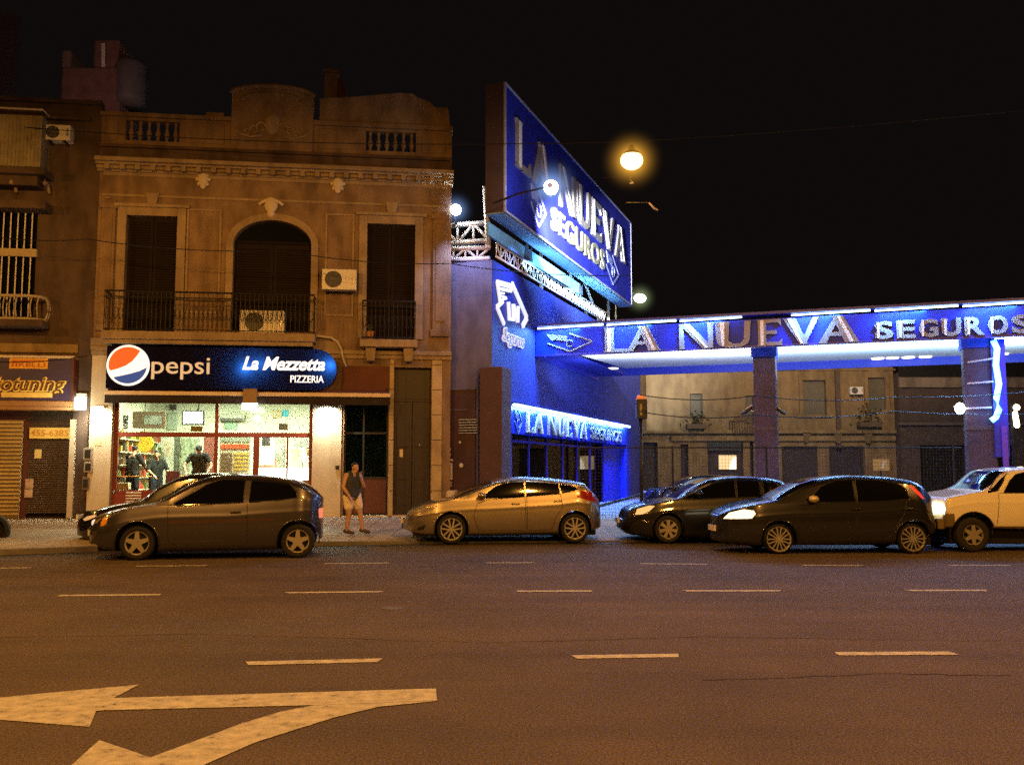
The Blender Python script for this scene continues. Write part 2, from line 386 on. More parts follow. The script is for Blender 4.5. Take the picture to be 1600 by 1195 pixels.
# ================================================================== LETTERING
def text_mesh(s, bold=0.0, shear=0.0, space=1.0):
    cu = bpy.data.curves.new('t', 'FONT'); cu.body = s; cu.offset = bold; cu.shear = shear; cu.space_character = space; cu.resolution_u = 4; cu.fill_mode = 'FRONT'
    o = bpy.data.objects.new('t', cu); COL.objects.link(o)
    dg = bpy.context.evaluated_depsgraph_get(); me = bpy.data.meshes.new_from_object(o.evaluated_get(dg))
    bpy.data.objects.remove(o); v = np.array([p.co[:2] for p in me.vertices]); f = [tuple(p.vertices) for p in me.polygons]
    bpy.data.meshes.remove(me); return v, f
def text_mb(mb, s, u0, u1, z0, z1, v, depth=.02, bold=0.0, shear=0.0, space=1.0, lean=None):
    """the word fills the box u0..u1, z0..z1; faces the street at depth v"""
    p, f = text_mesh(s, bold, shear, space)
    mn, mx = p.min(0), p.max(0); q = (p-mn)/(mx-mn)
    U = u0+q[:, 0]*(u1-u0); Z = z0+q[:, 1]*(z1-z0)
    if lean: Z = Z+lean*q[:, 0]
    n = len(p)
    me = bpy.data.meshes.new('x'); me.from_pydata([(U[i], v-depth, Z[i]) for i in range(n)], [], f); bm = bmesh.new(); bm.from_mesh(me)
    bmesh.ops.remove_doubles(bm, verts=bm.verts, dist=1e-5)
    r = bmesh.ops.extrude_face_region(bm, geom=bm.faces[:]); vs = [e for e in r['geom'] if isinstance(e, bmesh.types.BMVert)]
    bmesh.ops.translate(bm, verts=vs, vec=(0, depth, 0)); bmesh.ops.recalc_face_normals(bm, faces=bm.faces); bm.verts.index_update()
    mb.add([tuple(x.co) for x in bm.verts], [tuple(x.index for x in fc.verts) for fc in bm.faces]); bm.free(); bpy.data.meshes.remove(me)
    return mb
# flared capitals with an inlaid stripe on the heavy stroke: (polygons, stripes) in a unit box
CAPS = {
 'L': ([[(.0,0),(.42,0),(.36,.12),(.36,.9),(.42,1),(0,1),(.05,.9),(.05,.1)], [(.36,0),(1,0),(.98,.3),(.88,.13),(.36,.13)]], [[(.15,.02),(.27,.02),(.29,.98),(.13,.98)]]),
 'A': ([[(0,0),(.2,0),(.55,.98),(.42,.98)], [(.35,1),(.62,1),(1,0),(.66,0)], [(.2,.26),(.75,.26),(.71,.4),(.25,.4)]], [[(.47,.98),(.56,.98),(.88,.02),(.78,.02)]]),
 'N': ([[(0,0),(.15,0),(.12,1),(0,1)], [(0,1),(.3,1),(1,0),(.7,0)], [(.86,0),(1,0),(1,1),(.84,1)]], [[(.12,.98),(.22,.98),(.86,.02),(.77,.02)]]),
 'U': ([[(0,1),(.4,1),(.37,.25),(.5,.13),(.5,0),(.28,0),(.1,.1),(.03,.3)], [(.5,0),(.72,0),(.9,.12),(.96,.3),(1,1),(.82,1),(.8,.3),(.7,.14),(.5,.13)]], [[(.13,.98),(.27,.98),(.25,.06),(.19,.06)]]),
 'E': ([[(0,0),(.42,0),(.37,.1),(.37,.9),(.42,1),(0,1),(.05,.9),(.05,.1)], [(.37,0),(1,0),(1,.26),(.88,.14),(.37,.14)], [(.37,.44),(.8,.44),(.8,.57),(.37,.57)], [(.37,.87),(.86,.87),(.97,.74),(.97,1),(.37,1)]], [[(.15,.02),(.27,.02),(.28,.98),(.14,.98)]]),
 'V': ([[(0,1),(.36,1),(.68,0),(.46,0)], [(.84,1),(1,1),(.62,0),(.5,.12)]], [[(.12,.98),(.23,.98),(.56,.02),(.49,.02)]]),
}
def caps(mbA, mbB, word, boxes, v, depth, zl):
    """boxes: (u0,u1,z0,z1) per letter"""
    for i, (ch, (u0, u1, z0, z1)) in enumerate(zip(word, boxes)):
        P, S = CAPS[ch]
        for k, p in enumerate(P): mbA.prism([(u0+x*(u1-u0), z0+z*(z1-z0)) for x, z in p], v-depth-.0013*k, v-.0007*k)
        for p in S: mbB.prism([(u0+x*(u1-u0), z0+z*(z1-z0)) for x, z in p], v-depth-.022, v-depth-.004)
def bar(mb, p, q, wd, v, depth):
    """a flat straight stroke on a face, p and q in (u,z)"""
    a = Vector(p); b = Vector(q); t = (b-a).normalized(); s = Vector((-t.y, t.x))*wd/2
    mb.prism([tuple(a-s), tuple(b-s), tuple(b+s), tuple(a+s)], v-depth, v); return mb

# ================================================================== PIZZERIA BUILDING (two storeys, ornate)
x0, x1 = colx(137, 26.4), colx(703, 27.7)
P1 = Pl(x0, 26.4, math.atan2(1.3, x1-x0))
W1 = math.hypot(x1-x0, 1.3)
def H(px, py, v=0.0): return P1.hit(px, py, v)
def HR(*a): return P1.rect(*a)
ZG = .2
B = Thing('pizzeria_building', 'two storey ornate tan stucco building with balustraded parapet above the pizzeria', 'building', P1, (0, 0, ZG))
wl = HR(195, 338, 275, 518); wr = HR(573, 351, 648, 530); wc = HR(364, 345, 486, 518)
shop = HR(176, 617, 487, 806); door_g = HR(537, 617, 606, 803); door_d = HR(615, 574, 673, 803)
shop = (shop[0], shop[1], .3, 3.95); door_g = (door_g[0], door_g[1], .32, 3.95); door_d = (door_d[0], door_d[1], .34, door_d[3])
zc = 10.15                                                   # underside of the main cornice
mb = MB(); wall(mb, 0, W1, ZG-.1, zc, [wl, wr, wc, shop, door_g, door_d], 0, .42)
a0, a1, zt = wc[0], wc[1], wc[3]; cxm = (a0+a1)/2; hw = (a1-a0)/2     # arched head of the middle opening
def arch(q, f=.72): return (cxm+hw*math.cos(q), zt-f+f*math.sin(q))
for sgn in (0, 1):
    pts = [arch(math.pi/2*k/10 if sgn else math.pi-math.pi/2*k/10) for k in range(11)]
    corner = (a1, zt) if sgn else (a0, zt)
    mb.prism([corner]+pts, .002, .41)
# return walls of the block and flat roof
mb.quad((0, 0, ZG-.1), (0, 0, zc), (0, 14, zc), (0, 14, ZG-.1)); mb.quad((W1, 0, ZG-.1), (W1, 14, ZG-.1), (W1, 14, zc), (W1, 0, zc))
mb.quad((0, 14, ZG-.1), (0, 14, zc), (W1, 14, zc), (W1, 14, ZG-.1)); mb.quad((0, .3, 10.4), (W1, .3, 10.4), (W1, 14, 10.4), (0, 14, 10.4))
B.part('wall', mb, m_stucco)
# main cornice with stepped moulding
mb = MB()
for (za, zb, pr) in ((zc, zc+.07, .10), (zc+.07, zc+.16, .18), (zc+.16, zc+.22, .30), (zc+.22, zc+.34, .42)): mb.box(-.05, W1+.04, -pr, .3, za, zb)
cor = B.part('cornice', mb, m_trim, bevel=.012)
mb = MB(); k = .2
while k < W1-.2: mb.box(k, k+.13, -.3, -.02, zc+.02, zc+.16); k += .42
B.part('dentil_moulding', mb, m_trim, cor)
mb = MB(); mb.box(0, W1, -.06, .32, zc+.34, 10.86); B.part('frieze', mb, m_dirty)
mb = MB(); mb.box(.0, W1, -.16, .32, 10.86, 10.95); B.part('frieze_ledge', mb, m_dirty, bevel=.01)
# parapet with two balustrades and a curved centre piece
bl = HR(197, 177, 281, 206); br = HR(572, 191, 650, 222); ct0 = H(363, 170)[0]; ct1 = H(490, 170)[0]
zl, zh = 11.12, 11.72; ztop = 11.92
mb = MB()
for (e0, e1), (f0, f1) in (((0, ct0), (bl[0], bl[1])), ((ct1, W1), (br[0], br[1]))):
    mb = MB()
    for a, b in ((e0, f0), (f1, e1)): mb.box(a, b, -.02, .26, 10.95, ztop-.12); mb.box(a+.18, b-.2, -.05, -.0199, 11.1, 11.7)
    mb.box(f0, f1, .0, .24, 10.95, zl); mb.box(f0, f1, .0, .24, zh, ztop-.12)
    B.part('parapet', mb, m_stucco, bevel=.01)
mb = MB(); mb.box(-.03, ct0, -.1, .32, ztop-.12, ztop); mb.box(bl[1]+.75, bl[1]+1.25, -.06, .28, ztop-.01, ztop+.12); B.part('coping', mb, m_stucco, bevel=.008)
mb = MB(); mb.box(ct1, W1+.03, -.1, .32, ztop-.12, ztop+.02)
sc_ = [H(556, 152), H(575, 150), H(600, 148), H(625, 146), H(645, 147), H(652, 153), H(672, 160), H(678, 168), H(700, 170)]
zb_ = ztop+.021
mb.prism([(H(500, 160)[0], zb_), (H(500, 158)[0], H(500, 155)[1])]+[(p[0], max(zb_+.02, p[1])) for p in sc_]+[(W1-.05, zb_)], -.04, .22)
B.part('coping', mb, m_stucco, bevel=.008)
bal = MB(); prof = [(.045, 0), (.06, .03), (.035, .08), (.07, .2), (.075, .26), (.04, .38), (.03, .46), (.05, .52), (.055, .6)]
for a, b in ((bl[0], bl[1]), (br[0], br[1])):
    nb = 6; st = (b-a)/nb
    for i in range(nb): 
        m1 = MB().lathe(prof, (a+st*(i+.5), .12, zl), 12); B.part('baluster', m1, m_stucco, smooth=True)
mb = MB(); cm = (ct0+ct1)/2; ch = (ct1-ct0)/2; zs = H(425, 153)[1]; za = H(425, 139)[1]
arc = [(cm+ch*math.cos(math.pi*k/20), zs+(za-zs)*math.sin(math.pi*k/20)) for k in range(21)]
mb.prism([(ct0, 10.95), (ct1, 10.95)]+arc, -.12, .3)
cp = B.part('pediment', mb, m_stucco, bevel=.01)
mb = MB(); mb.tube([(x, -.14, z+.02) for x, z in arc], .08, 8); mb.tube([(x, -.14, z-.2) for x, z in [(cm+(ch-.25)*math.cos(math.pi*k/20), zs+(za-zs)*math.sin(math.pi*k/20)) for k in range(21)]], .035, 6)
B.part('pediment_moulding', mb, m_stucco, cp, smooth=True)
mb = MB()                                                    # worn plaster relief: shield between scrolls
mb.ball((cm, -.12, 11.75), .24, .09, .33)
for s in (-1, 1):
    for j in range(3):
        q = [(cm+s*(.3+.2*j+(.16-.03*j)*math.cos(t*.5)*(1-t/16)), -.14, 11.62-.08*j+(.2-.04*j)*math.sin(t*.5)*(1-t/16)) for t in range(14)]
        mb.tube(q, .045, 6, r1=.02)
    mb.tube([(cm+s*.25, -.14, 11.4), (cm+s*.6, -.15, 11.32), (cm+s*.95, -.14, 11.42), (cm+s*1.05, -.13, 11.6)], .05, 6, r1=.02)
B.part('plaster_relief', mb, m_trim, cp, smooth=True)
# string course, pilasters, wall panels
mb = MB(); zsr = 9.42
mb.box(.18, wl[0]-.45, -.05, 0, zsr-.06, zsr); mb.box(.1, W1-.1, -.045, 0, zsr+.02, zsr+.09); mb.box(.1, W1-.1, -.03, 0, zc-.1, zc)
B.part('string_course', mb, m_trim)
pil = [(.12, .5), (H(288, 400)[0], H(300, 400)[0]+.05), (H(340, 400)[0], H(350, 400)[0]), (H(496, 400)[0]+.05, H(512, 400)[0]), (H(548, 400)[0], H(560, 400)[0]-.02), (W1-.55, W1-.12)]
for a, b in (pil[0], pil[-1]):
    mb = MB(); mb.box(a, b, -.08, 0, 5.7, zsr-.1); mb.box(a-.06, b+.06, -.11, 0, 5.55, 5.75); mb.box(a-.05, b+.05, -.12, 0, zsr-.35, zsr-.2)
    mb.box(a+.08, b-.08, -.1, -.08, 6.0, 8.9); B.part('pilaster', mb, m_stucco, bevel=.01)
def panel(a, b, z0, z1):
    mb = MB()
    for p in ((a, a+.05, z0, z1), (b-.05, b, z0, z1), (a+.05, b-.05, z0, z0+.05), (a+.05, b-.05, z1-.05, z1)): mb.box(p[0], p[1], -.04, 0, p[2], p[3])
    return mb
for a, b in ((H(291, 400)[0], H(345, 400)[0]), (H(508, 400)[0], H(553, 400)[0])):
    B.part('wall_panel_moulding', panel(a, b, 6.1, 9.15), m_trim)
# window surrounds, keystones, shutters
def flat_window(r, name):
    a, b, z0, z1 = r; mb = MB(); t = .24
    mb.box(a-t, a, -.07, 0, z0, z1+t); mb.box(b, b+t, -.07, 0, z0, z1+t); mb.box(a, b, -.07, 0, z1, z1+t)
    mb.box(a-t-.1, b+t+.1, -.13, 0, z1+t, z1+t+.1)
    s = B.part('window_surround', mb, m_trim, bevel=.012)
    m = (a+b)/2; mb = MB(); mb.prism([(m-.12, z1+t+.1), (m+.12, z1+t+.1), (m+.19, z1+t+.42), (m-.19, z1+t+.42)], -.12, 0); B.part('keystone', mb, m_trim, s, bevel=.015)
    mb = MB(); 
    for x in (a, m+.008): mb.box(x, x+(b-a)/2-.008, .2, .26, z0, z1)
    sh_ = B.part('window_shutter', mb, m_shutter); mb = MB(); z = z0+.1
    while z < z1-.1:
        for x in (a+.08, m+.09): mb.prism([(x, z), (x+(b-a)/2-.18, z), (x+(b-a)/2-.18, z+.035), (x, z+.035)], .185, .2)
        z += .075
    B.part('louvre_slats', mb, m_louvre, sh_)
flat_window(wl, 'l'); flat_window(wr, 'r')
mb = MB(); t = .2
mb.box(a0-t, a0, -.08, 0, wc[2], zt-.72); mb.box(a1, a1+t, -.08, 0, wc[2], zt-.72)
pts = [(cxm+(hw+t)*math.cos(math.pi*k/24), zt-.72+(.72+t)*math.sin(math.pi*k/24)) for k in range(25)]; pin = [arch(math.pi*k/24) for k in range(25)]
for k in range(24): mb.prism([pin[k], pts[k], pts[k+1], pin[k+1]], -.08, 0)
s = B.part('arch_surround', mb, m_trim)
mb = MB(); c = H(424, 322); mb.ball((c[0], -.06, c[1]), .2, .12, .22); mb.ball((c[0], -.05, c[1]-.22), .12, .09, .14); mb.tube([(c[0]-.35, -.04, c[1]+.02), (c[0]-.2, -.06, c[1]+.12), (c[0], -.08, c[1]+.2), (c[0]+.2, -.06, c[1]+.12), (c[0]+.35, -.04, c[1]+.02)], .05, 6)
B.part('arch_ornament', mb, m_pale, smooth=True)
mb = MB()
for x in (a0, cxm+.008): mb.box(x, x+hw-.008, .2, .26, wc[2], zt-.62)
fan = [arch(math.pi*k/16) for k in range(17)]
sh_ = B.part('window_shutter', mb, m_shutter); mb = MB(); z = wc[2]+.1
while z < zt-.8:
    for x in (a0+.1, cxm+.1): mb.prism([(x, z), (x+hw-.2, z), (x+hw-.2, z+.035), (x, z+.035)], .185, .2)
    z += .075
B.part('louvre_slats', mb, m_louvre, sh_)
mb = MB(); mb.prism([(x, max(z, zt-.615)) for x, z in fan], .22, .27); B.part('fanlight', mb, m_dglass)
mb = MB(); mb.box(a0, a1, .14, .21, zt-.66, zt-.58); B.part('transom', mb, m_shutter)
for px, py in ((318, 281), (528, 288)):
    c = H(px, py); mb = MB(); mb.ball((c[0], -.05, c[1]), .16, .1, .2); mb.ball((c[0], -.05, c[1]-.2), .09, .07, .1)
    for q in range(8): mb.ball((c[0]+.17*math.cos(q*.785), -.04, c[1]+.2*math.sin(q*.785)), .06, .06, .06, 8)
    B.part('medallion', mb, m_pale, smooth=True)
# balconies
zb = H(330, 520, -.6)[1]; bw0 = H(158, 520, -.7)[0]; bw1 = H(492, 520, -.7)[0]
mb = MB(); mb.box(bw0, bw1, -.75, 0, zb-.22, zb); mb.box(bw0+.06, bw1-.06, -.66, 0, zb-.34, zb-.22); mb.box(-.04, H(530, 540)[0], -.1, 0, zb-.42, zb-.12)
b1 = B.part('balcony', mb, m_trim, bevel=.015)
def railing(u0, u1, v0, z0, z1, parent, ornate=True):
    mb = MB()
    for z in (z0+.06, z1-.16, z1): mb.tube([(u0, 0, z), (u0, v0, z), (u1, v0, z), (u1, 0, z)], .016 if z < z1 else .028, 6)
    L = u1-u0; n = max(3, int(L/.125))
    for i in range(n+1):
        x = u0+L*i/n; mb.tube([(x, v0, z0), (x, v0, z1)], .009, 5)
        if ornate and i < n:
            w_ = L/n; mm = (z0+z1)/2-.05
            mb.tube([(x+w_*.5+.05*math.cos(t*.6), v0, mm+.17*math.sin(t*.6)) for t in range(11)], .008, 4)
    m = max(2, int(abs(v0)/.14))
    for i in range(1, m):
        for x in (u0, u1): mb.tube([(x, v0*i/m, z0), (x, v0*i/m, z1)], .009, 5)
    return B.part('balcony_railing', mb, m_iron, parent)
railing(bw0+.05, bw1-.05, -.68, zb, zb+1.12, b1)
r = HR(562, 530, 652, 543, -.45); zb2 = H(607, 530, -.5)[1]
mb = MB(); mb.box(r[0], r[1], -.5, 0, zb2-.22, zb2); b2 = B.part('balcony', mb, m_trim, bevel=.015)
for px in (579, 638):
    u = H(px, 555, -.3)[0]; mb = MB(); mb.prism([(u-.15, zb2-.22), (u+.15, zb2-.22), (u+.11, zb2-.62), (u-.11, zb2-.62)], -.38, 0); B.part('corbel', mb, m_trim, b2, bevel=.02)
railing(r[0]+.06, r[1]-.06, -.44, zb2, zb2+1.12, b2)
# lower facade: ledge, facing panels, piers
mb = MB(); mb.box(-.02, W1+.02, -.12, 0, 4.98, 5.1); mb.box(-.02, W1+.02, -.06, 0, 4.86, 4.98); B.part('ledge', mb, m_trim, bevel=.01)
for pa, pb, zt_ in ((139, 174, 4.85), (488, 533, 3.9)):
    a, b = H(pa, 700)[0], H(pb, 700)[0]; mb = MB(); mb.box(a, b, -.035, 0, .25, zt_); B.part('cream_pier', mb, m_cream)
for pa, pb in ((607.5, 614.5), (674, 690)):
    a, b = H(pa, 700)[0], H(pb, 700)[0]; mb = MB(); k = .3
    while k < 4.8: mb.box(a, b, -.05, 0, k, min(4.85, k+.72)); k += .735
    B.part('rusticated_pier', mb, M('tan pier', (.46, .36, .2), .85, var=.2, stain=.3), bevel=.012)
mb = MB(); r = HR(535, 572, 607, 612); mb.box(r[0], r[1], -.06, 0, r[2], r[3]); B.part('fascia_panel', mb, m_maroon)
mb = MB(); a, b, c, d = door_d; mb.box(a, (a+b)/2-.006, .2, .27, c, d-1.0); mb.box((a+b)/2+.006, b, .2, .27, c, d-1.0); mb.box(a, b, .18, .28, d-1.0, d-.93); mb.box(a, b, .22, .26, d-.93, d)
dd = B.part('street_door', mb, m_darkwood, bevel=.008)
mb = MB()
for s in (0, 1):
    for z0, z1 in ((.55, 1.15), (1.3, 2.1), (2.25, 3.1)):
        xa = a+.08+s*(b-a)/2; xb = xa+(b-a)/2-.16; mb.box(xa, xb, .185, .2, z0+c-.3, z1+c-.3)
B.part('door_panel', mb, m_darkwood, dd, bevel=.01)
mb = MB(); q = H(655, 695, .2); mb.ball((q[0], .16, q[1]), .035); B.part('door_knob', mb, m_alu, dd, smooth=True)
mb = MB(); q = H(627, 707, .2); mb.box(q[0]-.05, q[0]+.05, .175, .19, q[1]-.13, q[1]+.1); B.part('letter_flap', mb, M('brass flap', (.6, .5, .32), .4, metal=.4, bump=0), dd)
for a, b in ((door_g[0], door_g[1]), (door_d[0], door_d[1])):
    mb = MB(); mb.box(a-.02, b+.02, -.12, .4, .2, .325); B.part('door_step', mb, M('pale step', (.55, .5, .42), .7))
# glazed side door
a, b, c, d = door_g; mb = MB()
for x in (a, a+.42*(b-a), b-.05): mb.box(x, x+.05, .2, .26, c, d)
for z in (c, c+1.05, c+2.35, d-.06): mb.box(a, b, .205, .255, z, z+.06)
gd = B.part('glazed_door', mb, m_iron); mb = MB(); mb.box(a, b, .225, .235, c+.06, d); B.part('door_glass', mb, GLASS('dim door glass', (.6, .68, .6), .55), gd)
mb = MB(); mb.box(a+.05, b-.05, .215, .245, c+.06, c+1.05); B.part('kick_panel', mb, m_maroon, gd)
for px_, lab in (((577, 660, 600, 681), 'dim poster behind the upper right pane of the glazed side door'), ((578, 717, 594, 740), 'pale crumpled paper behind the right pane of the glazed side door'), ((573, 752, 600, 760), 'white lit leaflet low behind the right pane of the glazed side door')):
    a_, b_, c_, d_ = P1.rect(*px_, .4); tag(solo('notice', lab, 'notice', MB().box(a_, b_, .4, .41, c_, d_), M('notice paper', (.55, .56, .45), .8, var=.6, scale=5), P1, (a_, .4, c_)), lab, 'notice')
# shop front: red frames, glass, base wall
a, b, c, d = shop; zm = H(330, 677)[1]; um = H(337, 700)[0]; ud1 = H(395, 700)[0]; u2 = H(447, 700)[0]; zs_ = H(250, 766)[1]
mb = MB()
for x in (a, um-.06, b-.09): mb.box(x, x+.09, .1, .2, zs_ if x != um-.06 else .3, d)
mb.box(ud1, ud1+.16, .1, .2, .3, zm); mb.box(a+.09, b-.09, .095, .2, zm-.1, zm+.03); mb.box(u2, u2+.05, .11, .19, zs_, zm-.1); mb.box(a+.09, um-.06, .095, .2, zs_-.08, zs_); mb.box(ud1+.16, b-.09, .095, .2, zs_-.08, zs_); mb.box(a, b, .1, .2, d-.1, d)
sf = B.part('shop_front', mb, m_redframe, bevel=.008)
mb = MB(); mb.box(a+.05, b-.05, .145, .153, .4, d-.05); B.part('shop_glass', mb, m_glass, sf)
mb = MB(); mb.box(a, um-.06, .08, .22, .3, zs_-.08); mb.box(ud1+.16, b, .08, .22, .3, zs_-.08); B.part('base_wall', mb, m_redframe, sf)
mb = MB(); q = HR(184, 768, 211, 783)
for k in range(5): mb.box(q[0]+.2, q[1]+.15, .05, .075, q[2]+.08*k-.1, q[2]+.08*k-.06)
B.part('vent_slats', mb, m_white, sf)
# door of the pizzeria with menu board
# interior shell
iv = 6.2; FI = .62
mb = MB(); u0i, u1i = .25, door_g[1]+.1
mb.quad((u0i, iv, .3), (u1i, iv, .3), (u1i, iv, 4.2), (u0i, iv, 4.2)); mb.quad((u0i, .425, .3), (u0i, iv, .3), (u0i, iv, 4.2), (u0i, .425, 4.2)); mb.quad((u1i, iv, .3), (u1i, .425, .3), (u1i, .425, 4.2), (u1i, iv, 4.2))
B.part('interior_wall', mb, M('pale green interior wall', (.66, .72, .58), .7, var=.08, bump=0))
mb = MB(); mb.quad((u0i, .425, 4.2), (u0i, iv, 4.2), (u1i, iv, 4.2), (u1i, .425, 4.2)); B.part('interior_ceiling', mb, m_white)
mb = MB(); mb.box(u0i, u1i, .425, iv, .3, FI); B.part('interior_floor', mb, M('brown floor tiles', (.2, .12, .08), .4))
ud = door_g[0]-.28
mb = MB(); mb.box(ud, ud+.1, .43, iv-.01, .31, 4.19); B.part('interior_partition', mb, m_cream)
# ceiling tubes of the shop (lit lamps)
m_tube = E('fluorescent tube', (.82, 1, .8), 14)
for i, (u, v) in enumerate(((1.8, .85), (4.0, .85), (5.9, .85), (2.6, 3.6), (5.2, 3.6))):
    mb = MB(); mb.tube([(u-.6, v, 4.1), (u+.6, v, 4.1)], .03, 8); mb.box(u-.62, u+.62, v-.06, v+.06, 4.135, 4.185)
    solo('ceiling_light', 'lit fluorescent tube on the pizzeria ceiling', 'ceiling light', mb, m_tube, P1, (u, v, 4.19), 'ceiling tubes in the pizzeria')
    p = P1.X(u, v, 4.03); light('shop_light', 'AREA', p, (300, 300, 130, 420, 420)[i], COOL, p-Vector((0, 0, 1)), 1.2, .4)
p = P1.X((door_g[0]+door_g[1])/2+.1, 1.6, 3.9); light('hall_light', 'AREA', p, 9, COOL, p-Vector((0, 0, 1)), .5)
# chimney on the roof
r = HR(508, 113, 528, 152, 1.4); r2 = HR(520, 128, 541, 152, 1.5)
T = Thing('chimney', 'stubby rendered chimney stack rising behind the pizzeria parapet', 'chimney', P1, (r[0], 1.4, 10.4))
mb = MB(); mb.box(r[0], r[1], 1.2, 1.6, 10.4, r[3]-.1); T.part('stack', mb, m_stucco, bevel=.02)
mb = MB(); mb.box(r[0]-.05, r[1]+.05, 1.15, 1.65, r[3]-.1, r[3]); T.part('cap', mb, m_stucco, bevel=.02)
mb = MB(); mb.prism([(r[1], 10.4), (r2[1], 10.4), (r2[1], r2[3]-.35), (r[1]+.1, r2[3]), (r[1], r2[3])], 1.25, 1.55); T.part('shoulder', mb, m_maroon, bevel=.02)

# ------------------------------------------------------------------ things on the pizzeria facade
def ac_unit(pl, r, v, label, depth=.32, group=None):
    a, b, c, d = r
    T = Thing('air_conditioner', label, 'air conditioner', pl, ((a+b)/2, v, c), group)
    mb = MB(); mb.box(a, b, v-depth, v, c, d); T.part('casing', mb, m_white, bevel=.02)
    cx_, cz, rr = a+(b-a)*.33, (c+d)/2, (d-c)*.4
    mb = MB(); mb.lathe([(rr, 0), (rr, .02), (rr*.92, .025), (rr*.9, .005), (.03, .005), (.03, 0)], (cx_, v-depth-.012, cz), 28, 'y'); g = T.part('fan_grille', mb, m_black)
    mb = MB()
    for k in range(5): mb.tube([(cx_+rr*(.18+.16*k)*math.cos(t*.262), v-depth-.016, cz+rr*(.18+.16*k)*math.sin(t*.262)) for t in range(24)], .006, 4, True)
    for k in range(6): q = k*math.pi/3; mb.tube([(cx_, v-depth-.018, cz), (cx_+rr*.95*math.cos(q), v-depth-.018, cz+rr*.95*math.sin(q))], .007, 4)
    T.part('fan_guard', mb, M('grey fan guard', (.22, .21, .2), .5, bump=0), g)
    mb = MB(); mb.box(b-.09, b-.05, v-depth-.03, v-depth, c+(d-c)*.3, d-(d-c)*.25); T.part('pipe_cover', mb, m_alu)
    mb = MB()
    for x in (a+.12, b-.18): mb.box(x, x+.05, v-depth, v+.3, c-.06, c); 
    T.part('bracket', mb, m_iron)
    return T
r = HR(503, 421, 557, 453, -.4); ac_unit(P1, r, -.12, 'white outdoor air conditioner fixed to the stucco beside the arched window')
r = HR(376, 487, 445, 520, -.3); ac_unit(P1, (r[0], r[1], zb+.02, r[3]), -.22, 'old air conditioner standing on the long balcony floor', .3)
# drain hose beside the rounded sign
T = MB(); T.tube([(H(*p, -.12)[0], -.12, H(*p, -.12)[1]) for p in ((488, 524), (505, 526), (518, 528), (527, 534), (533, 545), (536, 560), (541, 573))], .035, 8)
q = H(541, 573, -.12); solo('drain_pipe', 'bent pale drain pipe running from the long balcony down beside the rounded sign', 'pipe', T, M('pale pipe', (.5, .45, .38), .6, bump=0), P1, (q[0], -.12, q[1]), smooth=True)
# flower pot on the small balcony
q = H(578, 520, -.3); T = Thing('flower_pot', 'clay pot with a dry plant on the small balcony', 'flower pot', P1, (q[0], -.3, zb2))
mb = MB().lathe([(.08, 0), (.12, .2), (.13, .2), (.13, .24), (.1, .24), (.1, .2), (0, .2)], (q[0], -.3, zb2), 14); T.part('pot', mb, M('clay', (.4, .2, .11), .8))
mb = MB()
for k in range(14):
    d = Vector((random.uniform(-.5, .5), random.uniform(-.4, .4), 1)).normalized()*random.uniform(.15, .3); p = Vector((q[0], -.3, zb2+.2)); mb.tube([p, p+d*.6, p+d+Vector((0, 0, -.03))], .008, 4)
T.part('plant', mb, M('dry plant', (.09, .10, .04), .8))
# ---- lit shop sign: dark box with a rounded right end
sv = -.55
r = HR(166, 543, 526, 608, sv); a, b, c, d = r; hr = (d-c)/2
S = Thing('shop_sign', 'long dark rounded lightbox sign with round logo and white script over the pizzeria', 'sign', P1, ((a+b)/2, 0, c))
outl = [(a, c), (b-hr, c)]+[(b-hr+hr*math.cos(-math.pi/2+math.pi*k/16), (c+d)/2+hr*math.sin(-math.pi/2+math.pi*k/16)) for k in range(17)]+[(a, d)]
# casing = rim and back (hollow)
mb = MB(); n = len(outl)
for i in range(n):
    p, q = outl[i], outl[(i+1) % n]; mb.quad((p[0], sv, p[1]), (q[0], sv, q[1]), (q[0], 0, q[1]), (p[0], 0, p[1]))
mb.add([(x, -.13, z) for x, z in outl], [tuple(range(n))]); S.part('casing', mb, m_navy)
ms = bpy.data.materials.new('backlit sign sheet'); ms.use_nodes = True; nt = ms.node_tree; nt.nodes.remove(nt.nodes['Principled BSDF'])
df = nt.nodes.new('ShaderNodeBsdfDiffuse'); df.inputs[0].default_value = (.014, .012, .02, 1); tl = nt.nodes.new('ShaderNodeBsdfTranslucent'); tl.inputs[0].default_value = (.03, .16, .62, 1)
mx = nt.nodes.new('ShaderNodeMixShader'); mx.inputs[0].default_value = .5; nt.links.new(df.outputs[0], mx.inputs[1]); nt.links.new(tl.outputs[0], mx.inputs[2]); nt.links.new(mx.outputs[0], nt.nodes['Material Output'].inputs[0])
mb = MB(); mb.add([(x, sv-.004, z) for x, z in outl], [tuple(range(n))]); S.part('face', mb, ms)
for px, py, pw, sz in ((385, 577, 6.5, .1), (409, 570, 3.0, .08), (517, 572, 7.5, .1)):
    q = H(px, py, sv+.2); light('sign_light', 'POINT', P1.X(q[0], sv+.17, q[1]), pw, (.6, .85, 1), size=sz)
m_letter = E('lit white letters', (1, .98, .92), 1.3)
m_cletter = M('cream letters', (.72, .66, .5), .5, bump=0, var=.05)
q = HR(237, 562, 328, 594, sv); S.part('lettering', text_mb(MB(), 'pepsi', q[0], q[1], q[2]+.02, q[3]+.06, sv-.006, .03, .004), E('soft lit cream letters', (.9, .75, .5), .32, (.7, .62, .45)))
q = HR(379, 559, 508, 582, sv); S.part('lettering', text_mb(MB(), 'La Mezzetta', q[0], q[1], q[2]+.06, q[3]+.02, sv-.006, .03, .024, .32, .98), m_letter)
